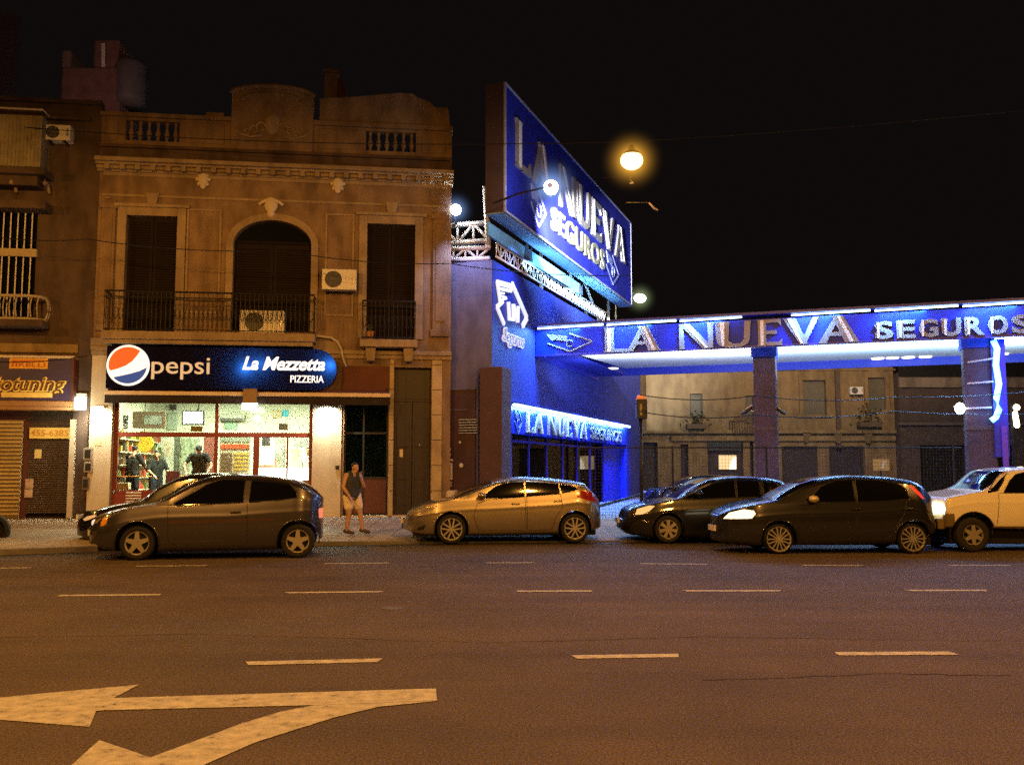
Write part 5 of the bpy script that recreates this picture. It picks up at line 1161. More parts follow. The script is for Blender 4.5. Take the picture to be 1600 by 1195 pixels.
# spot lamp on a boom left of the column, wall lamp at far right
u, z = PC.hit(1500, 638, .7); T = Thing('spot_lamp', 'round white lit spot lamp on a thin boom left of the right canopy column', 'spot lamp', PC, (u, .7, z))
mb = MB(); mb.ball((u, .7, z), .14, .12, .17); T.part('lens', mb, E('lit spot', (1, 1, 1), 14), smooth=True); mb = MB(); mb.tube([(u+.05, .74, z), (PC.hit(1550, 638, .7)[0], .74, z+.01)], .03, 6); T.part('boom', mb, m_steel)
mb = MB(); mb.lathe([(.08, 0), (.15, .1), (.16, .14)], (u-.02, .82, z-.05), 14); T.part('shade', mb, m_white)
for py0, py1, px0 in ((566, 560, 1512), (599, 596, 1512)):
    p = PC.hit(px0, py0, .85); q = PC.hit(1552, py1, .6); mb = MB(); mb.tube([(p[0], .85, p[1]), (q[0], .6, q[1])], .025, 6); T2.part('stay_rod', mb, m_steel)
p = at(1587, 650, 36); T = Thing('wall_lamp', 'warm white wall lamp at the right edge behind the neon post', 'wall lamp', WORLD, tuple(p))
mb = MB(); mb.capsule(p+Vector((.03, 0, -.35)), .1, p+Vector((-.02, 0, .1)), .09); mb.ball(p+Vector((.05, 0, .33)), .12); T.part('globe', mb, E('warm lamp', (1, .82, .45), 8), smooth=True)
mb = MB(); mb.tube([p+Vector((.05, .1, .5)), p+Vector((.05, .4, .55)), p+Vector((.05, .4, -4.7))], .05, 6); T.part('post', mb, m_iron)

# ================================================================== houses across the side street
YB = 50.0
PB = Pl(0, YB, 0)
m_beige = M('beige old stucco', (.27, .185, .095), .9, var=.25, scale=.9, stain=.3)
HB = Thing('beige_house', 'beige two storey old house across the side street behind the canopy', 'house', PB, (PB.hit(1190, 700)[0], 0, .3))
def br(*a): return PB.rect(*a)
bu0, bu1 = PB.hit(940, 650)[0], PB.hit(1398, 650)[0]
win = [br(1254, 594, 1290, 648), br(1356, 590, 1383, 640), br(1078, 615, 1098, 652), br(1165, 618, 1178, 662)]
low = [br(1003, 691, 1028, 770), br(1064, 694, 1076, 770), br(1106, 690, 1162, 770), br(1172, 690, 1178, 770), br(1222, 697, 1278, 770), br(1296, 697, 1352, 770)]
low = [(a, b, .25, d) for a, b, c, d in low]
mb = MB(); wall(mb, bu0, bu1, .2, 8.2, win+low, 0, .4); mb.quad((bu1, 0, .2), (bu1, 8, .2), (bu1, 8, 8.2), (bu1, 0, 8.2)); mb.quad((bu0, 0, 8.2), (bu1, 0, 8.2), (bu1, 8, 8.2), (bu0, 8, 8.2)); HB.part('wall', mb, m_beige)
def band(y0, y1, x0, x1, pr): a, b, c, d = br(x0, y0, x1, y1); return MB().box(a, b, -pr, 0, c, d)
HB.part('cornice', band(672, 677, 990, 1398, .25), m_beige); HB.part('cornice', band(681, 689, 1048, 1398, .18), m_beige, bevel=.02); HB.part('string_course', band(576, 579, 985, 1398, .12), m_beige)
m_gs = M('grey shutter', (.13, .115, .085), .7)
for a, b, c, d in win: HB.part('window_shutter', MB().box(a, b, .2, .25, c, d), m_gs)
m_ss = M('dark shop shutter', (.035, .028, .04), .7)
for a, b, c, d in low: HB.part('shop_shutter', MB().box(a, b, .25, .3, c, d), m_ss)
for a, b, c, d in win[:2]:
    mb = MB()
    for p in ((a-.2, a, c, d), (b, b+.2, c, d), (a-.2, b+.2, d, d+.25), (a-.3, b+.3, c-.15, c)): mb.box(p[0], p[1], -.1, 0, p[2], p[3])
    mb.prism([(a-.1, d+.25), (b+.1, d+.25), ((a+b)/2, d+.6)], -.08, 0); HB.part('window_surround', mb, m_beige)
a, b, c, d = br(1305, 592, 1312, 660); HB.part('downpipe', MB().box(a, b, -.15, 0, 2.8, 6.9), M('dark stain pipe', (.1, .07, .05), .8))
for px, py in ((1258, 676), (1307, 678), (1354, 678)):
    u, z = PB.hit(px, py); mb = MB(); mb.prism([(u-.22, z), (u+.22, z), (u+.08, z-.5), (u-.08, z-.5)], -.25, 0); HB.part('corbel', mb, M('brown corbel', (.15, .1, .06), .8))
mb = MB(); a, b, c, d = br(1106, 704, 1166, 770); 
for x0, x1, y0, y1 in ((1106, 1158, 690, 704),): r = br(x0, y0, x1, y1); HB.part('shop_lintel', MB().box(r[0], r[1], -.05, .0, r[2], r[3]), m_black)
r = br(1124, 711, 1151, 733); T = Thing('lit_shop_sign', 'small warm lit sign in the beige house shop front', 'sign', PB, ((r[0]+r[1])/2, .1, r[2])); T.part('panel', MB().box(r[0], r[1], .05, .2, r[2], r[3]), E('warm lit sign', (1, .72, .36), .75, (.8, .6, .3)))
mb = MB(); mb.prism([(r[0]+(r[1]-r[0])*.6, r[2]+.0), (r[1]-.05, r[2]+.02), (r[1]-.02, r[3]-.1), (r[1]-.2, r[3]-.2), (r[1]-.3, r[2]+.3)], .02, .05); T.part('bright_patch', mb, E('bright sign patch', (1, .95, .8), 2))
a, b, c, d = br(1325, 605, 1345, 617); ac_unit(PB, (a, b, c, d), -.05, 'small air conditioner on the beige house between its two upper windows')
def planter(px, py, label, s):
    u, z = PB.hit(px, py, -.4); T = Thing('planter', label, 'planter', PB, (u, -.4, z-.5)); mb = MB(); mb.box(u-.5*s, u+.5*s, -.55, -.05, z-.5, z-.25); T.part('box', mb, M('brown planter', (.12, .08, .05), .8))
    mb = MB()
    for k in range(60):
        p = Vector((u+random.gauss(0, .32*s), -.3+random.gauss(0, .1), z-.1+random.gauss(0, .25*s))); d = Vector((random.gauss(0, 1), random.gauss(0, 1), random.gauss(0, 1))).normalized()*.13; e = d.cross(Vector((random.random(), random.random(), 1))).normalized()*.06
        mb.add([p-d, p+e, p+d, p-e], [(0, 1, 2, 3)])
    T.part('foliage', mb, M('dark leaves', (.04, .05, .02), .7))
planter(1088, 655, 'planter with foliage on the ledge left of the violet column', 1.0); planter(1358, 652, 'planter with dark drooping foliage below the arched window of the beige house', 1.1)
r = br(1144, 656, 1178, 668); mb = MB()
for k in range(10): u = r[0]+(r[1]-r[0])*k/9; mb.box(u, u+.05, -.5, -.46, r[2]-.2, r[3]+.1)
mb.box(r[0], r[1], -.52, -.44, r[3]+.1, r[3]+.16); HB.part('balcony_railing', mb, M('brown railing', (.12, .07, .05), .8))
u, z = PB.hit(1348, 724, -2.0); r = PB.rect(1364, 717, 1389, 735, -2.0)
T = Thing('street_sign', 'small ochre rectangular sign standing in front of the dark building', 'sign', PB, ((r[0]+r[1])/2, -2, .3)); T.part('plate', MB().box(r[0], r[1], -2.05, -2, r[2], r[3]), M('ochre sign', (.62, .42, .16), .6, var=.3, scale=2)); T.part('post', MB().box((r[0]+r[1])/2-.03, (r[0]+r[1])/2+.03, -2.0, -1.95, .3, r[2]), m_iron)
mb = MB(); mb.prism([((r[0]+r[1])/2, r[2]+.1), ((r[0]+r[1])/2+.12, r[2]+.1), ((r[0]+r[1])/2+.25, r[3]-.1), ((r[0]+r[1])/2+.1, r[3]-.1)], -2.06, -2.05); T.part('mark', mb, m_white)
# dark building right of the beige house
DK = Thing('dark_building', 'dark low building right of the beige house with a dim pale band', 'building', PB, (PB.hit(1500, 700)[0], -.6, .3))
du0, du1 = bu1+.02, PB.hit(1900, 650)[0]
a, b, c, d = br(1400, 575, 1500, 770); mb = MB(); wall(mb, du0, du1, .2, PB.hit(1450, 572)[1], [(du0+1, du0+3.4, .3, 2.9), (du0+4, du0+6, .3, 2.9)], -.6, .3); mb.quad((du0, -.6, .2), (du0, .0, .2), (du0, .0, 6.7), (du0, -.6, 6.7)); DK.part('wall', mb, M('dark brown stucco', (.085, .06, .055), .9, var=.35))
r = br(1396, 592, 1700, 607); DK.part('band', MB().box(r[0], du1, -.8, -.6, r[2], r[3]), M('dim pale band', (.24, .19, .15), .8, stain=.4)); r = br(1396, 572, 1700, 590); DK.part('dark_strip', MB().box(r[0], du1, -.68, -.6, r[2], r[3]), m_black)
r = br(1396, 661, 1700, 665); DK.part('ledge', MB().box(r[0], du1, -.8, -.6, r[2], r[3]), M('dim ledge', (.13, .10, .09), .8))
for a, b in ((1, 3.4), (4, 6)): DK.part('shop_shutter', MB().box(du0+a, du0+b, -.3, -.25, .3, 2.9), m_black)
mb = MB(); mb.box(-90, bu0-.02, 2, 8, 0, 7.5); DK2 = solo('rear_building', 'dim plain building end behind the blue office wall', 'building', mb, m_grey, PB, (-10, 2, 0))
p = at(1000, 466, 46); T = Thing('street_lamp', 'distant white street lamp above the left end of the canopy', 'street lamp', WORLD, (p.x, p.y, .3))
T.part('globe', MB().ball(p, .30, .2, .22), E('white street lamp', (.92, 1, .82), 14), smooth=True); mb = MB(); mb.tube([p+Vector((0, .1, .25)), p+Vector((-.9, .3, .35)), p+Vector((-1.2, .3, 0)), Vector((p.x-1.2, p.y+.3, .3))], .06, 6); T.part('post', mb, m_iron)
bloom_halo(T, p, 1.1, (.6, .75, .35), 1.6)
light('far_lamp', 'POINT', p-Vector((0, .6, .5)), 420, (.95, .9, .55), size=.2)
light('side_street_light', 'SPOT', (15, 40, 8.5), 2300, (1, .70, .36), (14, 47, 0), .2, spot=150, blend=.4)

# ================================================================== street furniture
# sodium lamp hung over the road, lit, with its span wire and small fittings
p = at(987, 251, 23.5); T = Thing('street_lamp', 'glowing orange sodium lamp hanging on a span wire over the road', 'street lamp', WORLD, tuple(p))
T.part('globe', MB().ball(p, .29, .26, .24, 20), E('sodium glow', (1, .72, .3), 3), smooth=True)
bloom_halo(T, p, 1.0, (1, .46, .05), 5.0)
mb = MB(); mb.lathe([(.02, .42), (.06, .38), (.10, .26), (.2, .2), (.22, .15)], tuple(p), 16); T.part('housing', mb, m_iron, smooth=True)
mb = MB(); n = 24
for_w = [(-14, 25.6, 11.2), tuple(p+Vector((0, 0, .5))), (22, 21, 11.2)]
pts = []
for a, b in ((0, 1), (1, 2)):
    A, Bp = Vector(for_w[a]), Vector(for_w[b])
    for k in range(n): t = k/n; pts.append(A.lerp(Bp, t)-Vector((0, 0, .5*4*t*(1-t)*.5)))
mb.tube(pts, .012, 4); T.part('span_wire', mb, m_iron)
light('sodium_lamp', 'SPOT', p-Vector((0, 0, .35)), 500, SODIUM, p-Vector((0, 0, 5)), .2, spot=168, blend=.4)
m_meter = M('dull grey metal', (.12, .11, .11), .5, metal=.3, bump=0)
for pxs, lab in (([(940, 278), (986, 276), (985, 281), (990, 287), (984, 286)], 'small lit wire fitting just below the orange street lamp'), ([(978, 317), (1014, 317), (1022, 326), (1028, 329)], 'small lit wire fitting right of the billboard top')):
    q = [at(x, y, 24) for x, y in pxs]; mb = MB(); mb.tube(q[:2], .01, 4); T = Thing('wire_fitting', lab, 'wire fitting', WORLD, tuple(q[1])); T.part('wire', mb, m_iron); T.part('clamp', MB().tube(q[1:], .028, 6), m_meter)
def cable(pts, label, r=.012):
    q = []
    for i in range(len(pts)-1):
        A, Bp = at(*pts[i]), at(*pts[i+1])
        for k in range(12): t = k/12; q.append(A.lerp(Bp, t)-Vector((0, 0, .12*4*t*(1-t))))
    q.append(at(*pts[-1])); solo('overhead_cable', label, 'cable', MB().tube([v-q[0] for v in q], r, 4), m_black, WORLD, (0, 0, 0)).location = q[0]
cable([(-60, 362, 24.5), (137, 374, 24.8), (440, 392, 25), (703, 412, 25.2), (985, 430, 26.5)], 'thin overhead cable crossing the upper windows of the pizzeria')
cable([(-60, 560, 22), (137, 556, 23)], 'short sagging cable over the tyre shop sign')
cable([(1000, 617, 24), (1180, 618, 25), (1400, 620, 26), (1700, 600, 26)], 'upper thin cable crossing below the canopy')
cable([(1000, 643, 24), (1180, 648, 25), (1400, 642, 26), (1700, 640, 26)], 'lower thin cable crossing below the canopy')
# traffic light on a post by the forecourt
pv_ = 25.0; q = at(1002, 640, pv_); g0 = pav_z(q.x, pv_)
T = Thing('traffic_light', 'traffic light seen from the side with an orange glowing top, beside the office doors', 'traffic light', WORLD, (q.x, pv_, g0))
zt_l, zb_l = at(1002, 617, pv_).z, at(1002, 655, pv_).z; hx = .14
T.part('housing', MB().box(q.x-hx, q.x+hx, pv_-.15, pv_+.15, zb_l, zt_l-.12), m_black, bevel=.03)
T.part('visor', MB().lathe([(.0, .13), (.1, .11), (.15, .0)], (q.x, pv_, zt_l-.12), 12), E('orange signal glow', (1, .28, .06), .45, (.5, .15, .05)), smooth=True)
T.part('lens', MB().box(q.x-.06, q.x-.0, pv_-.16, pv_-.15, zb_l+.1, zb_l+.4), M('grey lens', (.3, .28, .28), .4, bump=0))
T.part('pole', MB().tube([(q.x-.02, pv_, g0), (q.x-.02, pv_, zb_l)], .05, 8), m_iron, smooth=True)
# wire mesh fence round the forecourt
fy = 26.2; fa, fb_ = at(905, 750, fy).x, at(1506, 750, fy).x; fz0, fz1 = .285, 2.25
T = Thing('mesh_fence', 'fine wire mesh fence along the edge of the forecourt behind the parked cars', 'fence', WORLD, ((fa+fb_)/2, fy, fz0))
mb = MB(); k = fa
while k < fb_: mb.box(k, k+.005, fy, fy+.005, fz0, fz1); k += .09
k = fz0+.1
while k < fz1: mb.box(fa, fb_, fy+.006, fy+.011, k, k+.005); k += .09
T.part('wire_mesh', mb, M('grey wire', (.035, .035, .045), .5, bump=0))
k = fa
while k < fb_: T.part('post', MB().tube([(k, fy+.05, fz0), (k, fy+.05, fz1+.05)], .03, 8), m_iron); k += 2.6
T.part('top_rail', MB().tube([(fa, fy+.05, fz1), (fb_, fy+.05, fz1)], .022, 6), m_iron)
# steel hand rail in the blue light
A, Bp = at(934, 791, 28.5), at(1008, 771, 34); T = Thing('barrier_rail', 'dark slanting barrier rail across the blue lit forecourt', 'barrier', WORLD, (A.x, A.y, .29))
T.part('rail', MB().tube([A, Bp], .05, 6), m_iron); T.part('post', MB().tube([A, (A.x, A.y, .29)], .04, 6), m_iron); T.part('post', MB().tube([Bp, (Bp.x, Bp.y, .29)], .04, 6), m_iron)
# blue wash in front of the office doors
for uu, pw in ((7, 2200), (13, 2600)): light('forecourt_blue', 'SPOT', PW.X(uu, -.9, 4.3), pw, (.04, .13, 1), PW.X(uu+.8, -3.0, .3), .2, spot=140, blend=.7)
light('canopy_spill', 'AREA', PC.X(5.2, -.5, zcb-.25), 50, (.16, .25, 1), PC.X(5, -4, 0), 9, .1); light('canopy_spill', 'AREA', PC.X(17, -.5, zcb-.25), 120, (.2, .3, 1), PC.X(17, -4, 0), 9, .1)
# iron service cover in the pavement
c = gnd(572, 838, .14); 
solo('drain_cover', 'dark worn drain cover in the pavement by the walking man', 'drain cover', MB().box(-.32, .32, -.2, .2, 0, .012), m_iron, WORLD, (c.x, c.y, pav_z(c.x, c.y)))
c = gnd(596, 829, .16); solo('drain_cover', 'small dark service cover in the pavement further from the kerb', 'drain cover', MB().box(-.2, .2, -.16, .16, 0, .012), m_gut, WORLD, (c.x, c.y, pav_z(c.x, c.y)))

# ================================================================== CARS
def paint(name, col, metal=.35, rough=.38, coat=1.0):
    m = M(name, col, rough, metal, var=.06, scale=3, bump=0, coat=coat); return m
m_tyre = M('tyre rubber', (.012, .011, .011), .85, var=.2, bump=0)
m_under = M('car underside', (.006, .006, .006), .9, bump=0)
m_trimk = M('black car trim', (.01, .01, .01), .5, bump=0)
m_tint = M('tinted car glass', (.0035, .0035, .004), .06, var=.1, bump=0, spec=.55)
m_lampg = M('clear lamp glass', (.55, .5, .42), .18, metal=.5, var=.5, scale=22, bump=0, coat=1)
m_tail = M('red lamp glass', (.32, .012, .008), .2, bump=0, coat=1)
m_amber = M('amber lamp glass', (.75, .33, .03), .25, bump=0, coat=1)
def smooth1(a, k):
    if k < 1: return a
    g = np.exp(-.5*(np.arange(-3*k, 3*k+1)/k)**2); g /= g.sum()
    return np.convolve(np.pad(a, 3*k, mode='edge'), g, mode='valid')
def inpoly(px, pz, poly):
    c = np.zeros(px.shape, bool); n = len(poly); j = n-1
    for i in range(n):
        xi, zi = poly[i]; xj, zj = poly[j]
        c ^= ((zi > pz) != (zj > pz)) & (px < (xj-xi)*(pz-zi)/(zj-zi+1e-12)+xi); j = i
    return c
def snap(X, Z, mask, poly, tol):
    best = np.full(X.shape, tol); nx, nz = X.copy(), Z.copy(); n = len(poly)
    for i in range(n):
        ax, az = poly[i]; bx_, bz = poly[(i+1) % n]; dx, dz = bx_-ax, bz-az; L = dx*dx+dz*dz+1e-12
        t = np.clip(((X-ax)*dx+(Z-az)*dz)/L, 0, 1); qx, qz = ax+t*dx, az+t*dz; d = np.hypot(X-qx, Z-qz); m = mask & (d < best)
        best[m] = d[m]; nx[m] = qx[m]; nz[m] = qz[m]
    X[:], Z[:] = nx, nz
def wheel_parts(T, u, v, z, Rt, rim, spokes, mrim, side=-1, tw=.19):
    """wheel part (backing disc) > tyre, rim; outer face towards side"""
    mb = MB(); mb.lathe([(0, -.02), (rim, -.02), (rim, .06), (0, .06)], (u, v-side*.06, z), 28, 'y'); wl_ = T.part('wheel', mb, m_under)
    mb = MB(); a = tw/2
    prof = [(rim*.98, -a*.8), (rim+.02, -a), (Rt-.035, -a), (Rt-.008, -a*.8), (Rt, -a*.5), (Rt, a*.5), (Rt-.008, a*.8), (Rt-.035, a), (rim+.02, a), (rim*.98, a*.8)]
    mb.lathe(prof, (u, v-side*a, z), 40, 'y', False); T.part('tyre', mb, m_tyre, wl_, smooth=True)
    mb = MB(); f = v+side*.004
    mb.lathe([(rim*1.0, 0), (rim*1.0, .018), (rim*.9, .02), (rim*.88, -.03*side)], (u, f, z), 40, 'y', False)
    hub = rim*.2; mb.lathe([(0, side*.012), (hub*.8, side*.012), (hub, 0), (hub, -side*.02)], (u, f, z), 16, 'y', False)
    kind, n, w0, w1 = spokes
    for k in range(n):
        q0 = 2*math.pi*k/n+math.pi/2
        for off in ((-1, 1) if kind == 'twin' else (0,)):
            qa, qb = q0, q0+off*(math.pi/n*.42)
            d0, d1 = Vector((math.cos(qa), math.sin(qa))), Vector((math.cos(qb), math.sin(qb)))
            p0, p1 = d0*rim*.12+Vector((-d0.y, d0.x))*off*w0*.6, d1*rim*.93; t = (p1-p0).normalized(); s = Vector((-t.y, t.x))
            poly = [p0-s*w0/2, p1-s*w1/2, p1+s*w1/2, p0+s*w0/2]
            mb.prism([(u+p.x, z+p.y) for p in poly], f-side*.0-.012-k*.0002, f+.012+side*.004)
    T.part('rim', mb, mrim, wl_)
    return wl_
def build_car(name, label, pl, S, z0, group=None):
    """S holds photo points of the near side; pl is the near side plane of the car; nose towards -u"""
    W = S['W']; vt = W*S.get('topv', .8)
    def cv(pts, v=0.0): return [pl.hit(x, y, v) for x, y in pts]
    top = cv(S['top'], vt); U0 = top[0][0]+S.get('nose', 0); U1 = top[-1][0]+S.get('tail', 0); L = U1-U0
    X0 = lambda pts: [(p[0]-U0, p[1]-z0) for p in pts]
    top = X0(top); bot = X0(cv(S['bot'])); belt = X0(cv(S['belt']))
    sc = S.get('vs', 1.0)
    e = [0, .001, .003, .007, .013, .022, .034]
    xs = np.array(e+list(np.arange(.048, L-.048, S.get('step', .0165)))+[L-x for x in e[::-1]])
    uni = np.linspace(0, L, 600); sg = max(1, int(.028/(L/600)))
    fz = lambda pts, k=sg: np.interp(xs, uni, smooth1(np.interp(uni, [p[0] for p in pts], [p[1] for p in pts]), k))
    zt, zb, zbe = fz(top), fz(bot), fz(belt, sg*2); zbe = np.minimum(zbe, zt-.03); zbe = np.maximum(zbe, zb+.12)
    nf, rf = S.get('nf', 2.5), S.get('rf', .75); nr, rr = S.get('nr', 2.8), S.get('rr', .5)
    wf = (1-np.clip(1-xs/rf, 0, 1)**nf)**(1/nf); wr_ = (1-np.clip(1-(L-xs)/rr, 0, 1)**nr)**(1/nr); w = W*np.minimum(wf, wr_)
    nA, nB, nC, nD = 4, 44, 32, 22
    tum = S.get('tumble', .30)
    ys = []; zs = []; seg = []
    N = len(xs); gh = zt-zbe; re = np.minimum(.11, gh*.5); yb = w*.955; inset = tum*np.maximum(gh-.05, 0)*np.clip(w/W, 0, 1)
    yr = np.maximum(yb-inset, w*.3)
    for k in range(nA): ys.append(w*.86*k/nA); zs.append(zb+0*w); seg.append(0)
    for k in range(nB):
        s = k/(nB-1); prof = 1-.05*abs((s-.52)/.52)**2.2 if s < .52 else 1-.045*abs((s-.52)/.48)**2
        if s < .08: prof -= .09*(1-s/.08)**2
        crease = .006*math.exp(-((s-.74)/.05)**2)
        ys.append(w*(prof+crease)); zs.append(zb+(zbe-zb)*s); seg.append(1)
    for k in range(1, nC+1):
        s = k/nC; ys.append(yb+(yr-yb)*(s**1.15)); zs.append(zbe+(zt-re-zbe)*s); seg.append(2)
    for k in range(1, nD+1):
        f = 1-k/nD; f2 = f**.55 if f > 0 else 0; ys.append(yr*f2); zs.append(zt-re*f2**4.5); seg.append(3)
    Y = np.array(ys); Z = np.array(zs); m = len(seg); seg = np.array(seg)
    # full section: near side (-y) up over the roof to the far side
    dk = np.full(m, -1); dk[nA+nB+nC:] = np.arange(nD); DK = np.concatenate([dk, dk[:-1][::-1]])
    YY = np.concatenate([-Y, Y[:-1][::-1]]); ZZ = np.concatenate([Z, Z[:-1][::-1]]); SG = np.concatenate([seg, seg[:-1][::-1]]); XX = np.tile(xs, (len(SG), 1))
    SGV = np.repeat(SG[:, None], N, 1)
    Rw = S['tyre']; arch_r = S.get('arch', Rw+.055)
    wh = [(pl.hit(px, S['axle_y'][i])[0]-U0, 0) for i, px in enumerate(S['wheels'])]; zax = Rw
    side = (SGV == 1) | (SGV == 2); lower = (SGV == 1)
    circles = [[(x+arch_r*math.cos(2*math.pi*k/48), zax+.015+arch_r*math.sin(2*math.pi*k/48)) for k in range(48)] for x, _ in wh]
    wins = [X0(cv(p, .06)) for p in S['windows']]; doors = [X0(cv(p)) for p in S.get('doors', [])]; regs = [(n_, X0(cv(p)), mt, ym) for n_, p, mt, ym in S.get('regions', [])]
    tol = S.get('step', .0165)*.62
    for c in circles: snap(XX, ZZ, lower, c, tol)
    for c in wins: snap(XX, ZZ, side, c, tol)
    for c in [r[1] for r in regs]: snap(XX, ZZ, side, c, tol*.8)
    nT = len(SG)
    fi, fj = np.meshgrid(np.arange(nT-1), np.arange(N-1), indexing='ij'); fi, fj = fi.ravel(), fj.ravel()
    def cen(A): return (A[fi, fj]+A[fi+1, fj]+A[fi, fj+1]+A[fi+1, fj+1])/4
    cx_, cy_, cz_ = cen(XX), cen(YY), cen(ZZ); sf = np.maximum(SG[fi], SG[fi+1]); sf[(SG[fi] == 3) & (SG[fi+1] == 3)] = 3
    lab = np.zeros(len(fi), int); parts = {}
    def assign(mask, key): 
        if key not in parts: parts[key] = len(parts)+1
        lab[mask] = parts[key]
    dside = {}
    for di, d in enumerate(doors):
        ins = inpoly(cx_, cz_, d) & ((sf == 1) | (sf == 2))
        for s in (-1, 1): assign(ins & (np.sign(cy_) == s), ('door', di, s))
    for n_, p, mt, ym in regs:
        ins = inpoly(cx_, cz_, p) & (sf <= 2) & (np.abs(cy_) > ym)
        for s in (-1, 1): assign(ins & (np.sign(cy_) == s), (n_, mt, s))
    if 'grille' in S:
        za, zb_3, xm = S['grille']; assign((cz_ > za) & (cz_ < zb_3) & (cx_ < xm) & (sf == 1), ('grille', m_trimk, 0))
    for wi, p in enumerate(wins):
        ins = inpoly(cx_, cz_, p) & ((sf == 1) | (sf == 2))
        for s in (-1, 1): assign(ins & (np.sign(cy_) == s), ('win', wi, s))
    dkf = np.minimum(DK[fi], DK[fi+1])
    w0, w1 = [pl.hit(px, py, vt)[0]-U0 for px, py in S['windscreen']]; assign((sf == 3) & (cx_ > w0) & (cx_ < w1) & (dkf >= 3), ('windscreen', m_tint, 0))
    if 'rearscreen' in S:
        w0, w1 = [pl.hit(px, py, vt)[0]-U0 for px, py in S['rearscreen']]; assign((sf == 3) & (cx_ > w0) & (cx_ < w1) & (dkf >= 4), ('rear_window', m_tint, 0))
    for c in circles: lab[inpoly(cx_, cz_, c) & (sf <= 1)] = -1
    base = Vector((L/2, W, 0))
    T = Thing(name, label, 'car', pl, (U0+L/2, W, z0), group)
    V = np.stack([XX+U0, YY+W, ZZ+z0], -1).reshape(-1, 3)
    def sub(key, nm, mat, parent=None, smooth=True):
        sel = np.where(lab == key)[0]
        if len(sel) == 0: return None
        q = np.stack([fi[sel]*N+fj[sel], (fi[sel]+1)*N+fj[sel], (fi[sel]+1)*N+fj[sel]+1, fi[sel]*N+fj[sel]+1], 1)[:, ::-1]
        used, inv_ = np.unique(q, return_inverse=True); mb = MB(); mb.v = [tuple(p) for p in V[used]]; mb.f = [tuple(r) for r in inv_.reshape(-1, 4).tolist()]
        o = T.part(nm, mb, mat, parent, smooth)
        bm = bmesh.new(); bm.from_mesh(o.data); bmesh.ops.dissolve_degenerate(bm, dist=1e-5, edges=bm.edges); bmesh.ops.recalc_face_normals(bm, faces=bm.faces); bm.to_mesh(o.data); bm.free()
        for p in o.data.polygons: p.use_smooth = smooth
        return o
    body = sub(0, 'body', S['paint'])
    made = {}
    for key, idx in parts.items():
        if key[0] == 'door': made[key] = sub(idx, 'door', S['paint'])
    def sy(x, z):
        j = int(np.clip(np.searchsorted(xs, x), 0, N-1)); return float(np.interp(z, Z[nA:nA+nB+nC, j], Y[nA:nA+nB+nC, j]))
    for key, idx in parts.items():
        if key[0] == 'door': continue
        if key[0] == 'win':
            par = None
            di = S.get('win_door', {}).get(key[1])
            if di is not None: par = made.get(('door', di, key[2]))
            sub(idx, 'side_window', m_tint, par)
        else: sub(idx, key[0], key[1])
    for (kk, di, s), o in [(k, o) for k, o in made.items() if o]:
        if s > 0: continue
        d = doors[di]; mb = MB(); pts = []
        for i in range(len(d)):
            a, b = Vector(d[i]), Vector(d[(i+1) % len(d)])
            for k in range(10):
                p = a.lerp(b, k/10); pts.append((p.x+U0, W-sy(p.x, p.y)-.0005, p.y+z0))
        mb.tube(pts, .0055, 4, True); T.part('door_seam', mb, m_trimk, o)
    for px, py, di in S.get('handles', []):
        u, z = pl.hit(px, py); x, zz = u-U0, z-z0; y = W-sy(x, zz); mb = MB(); mb.capsule((u-.08, y-.02, z), .017, (u+.08, y-.02, z+.006), .017, 8); T.part('handle', mb, S.get('handle_mat', S['paint']), made.get(('door', di, -1)), smooth=True)
    for wi, p in enumerate(wins):
        mb = MB(); pts = []
        for i in range(len(p)):
            a, b = Vector(p[i]), Vector(p[(i+1) % len(p)])
            for k in range(6): q = a.lerp(b, k/6); pts.append((q.x+U0, W-sy(q.x, q.y)-.001, q.y+z0))
        mb.tube(pts, .009, 5, True); T.part('window_seal', mb, m_trimk)
    mb = MB()
    for x, _ in wh:
        pts = [(x+U0+arch_r*math.cos(q), W-sy(x+arch_r*math.cos(q), zax+.015+arch_r*math.sin(q))-.002, zax+.015+arch_r*math.sin(q)+z0) for q in [math.pi*(-.06+1.12*k/24) for k in range(25)]]
        mb.tube(pts, .014, 6)
    T.part('wheel_arch', mb, S.get('arch_mat', S['paint']), smooth=True)
    mb = MB(); zmin = float(zb.min()); mb.box(U0+.25, U0+L-.2, .26, 2*W-.26, z0+.16, z0+.62); T.part('underbody', mb, m_under)
    for i, (x, _) in enumerate(wh):
        wheel_parts(T, x+U0, .045, z0+Rw, Rw, S['rim'], S['spokes'], S['rim_mat'], -1); wheel_parts(T, x+U0, 2*W-.045, z0+Rw, Rw, S['rim'], S['spokes'], S['rim_mat'], 1)
    if 'mirror' in S:
        u, z = pl.hit(*S['mirror'], -.08)
        for s in (-1, 1):
            v = -.07 if s < 0 else 2*W+.07; mb = MB(); mb.ball((u, v, z), .10, .095, .075, 16); mm = T.part('mirror', mb, S.get('mirror_mat', S['paint']), smooth=True)
            mb = MB(); mb.tube([(u, v+.02*-s, z-.05), (u+.03, v-s*.14, z-.09)], .025, 6); T.part('mirror_arm', mb, m_trimk, mm)
    pf_ = .42; mb = MB(); mb.box(U0-.018, U0+.02, W-.24, W+.24, z0+pf_, z0+pf_+.11); T.part('licence_plate', mb, m_white)
    return T, U0, L
def cr(sc, ox, oy, pts): return [(ox+x/sc, oy+y/sc) for x, y in pts]
def near_plane(pxa, pya, pxb, pyb, z0, yaw):
    """frame through the near front wheel's foot, turned so the nose swings to the street by yaw degrees"""
    g = gnd(pxa, pya, z0); return Pl(g.x, g.y, R(yaw))
m_rimA = M('silver alloy', (.62, .58, .52), .35, metal=.75, var=.08, bump=0)
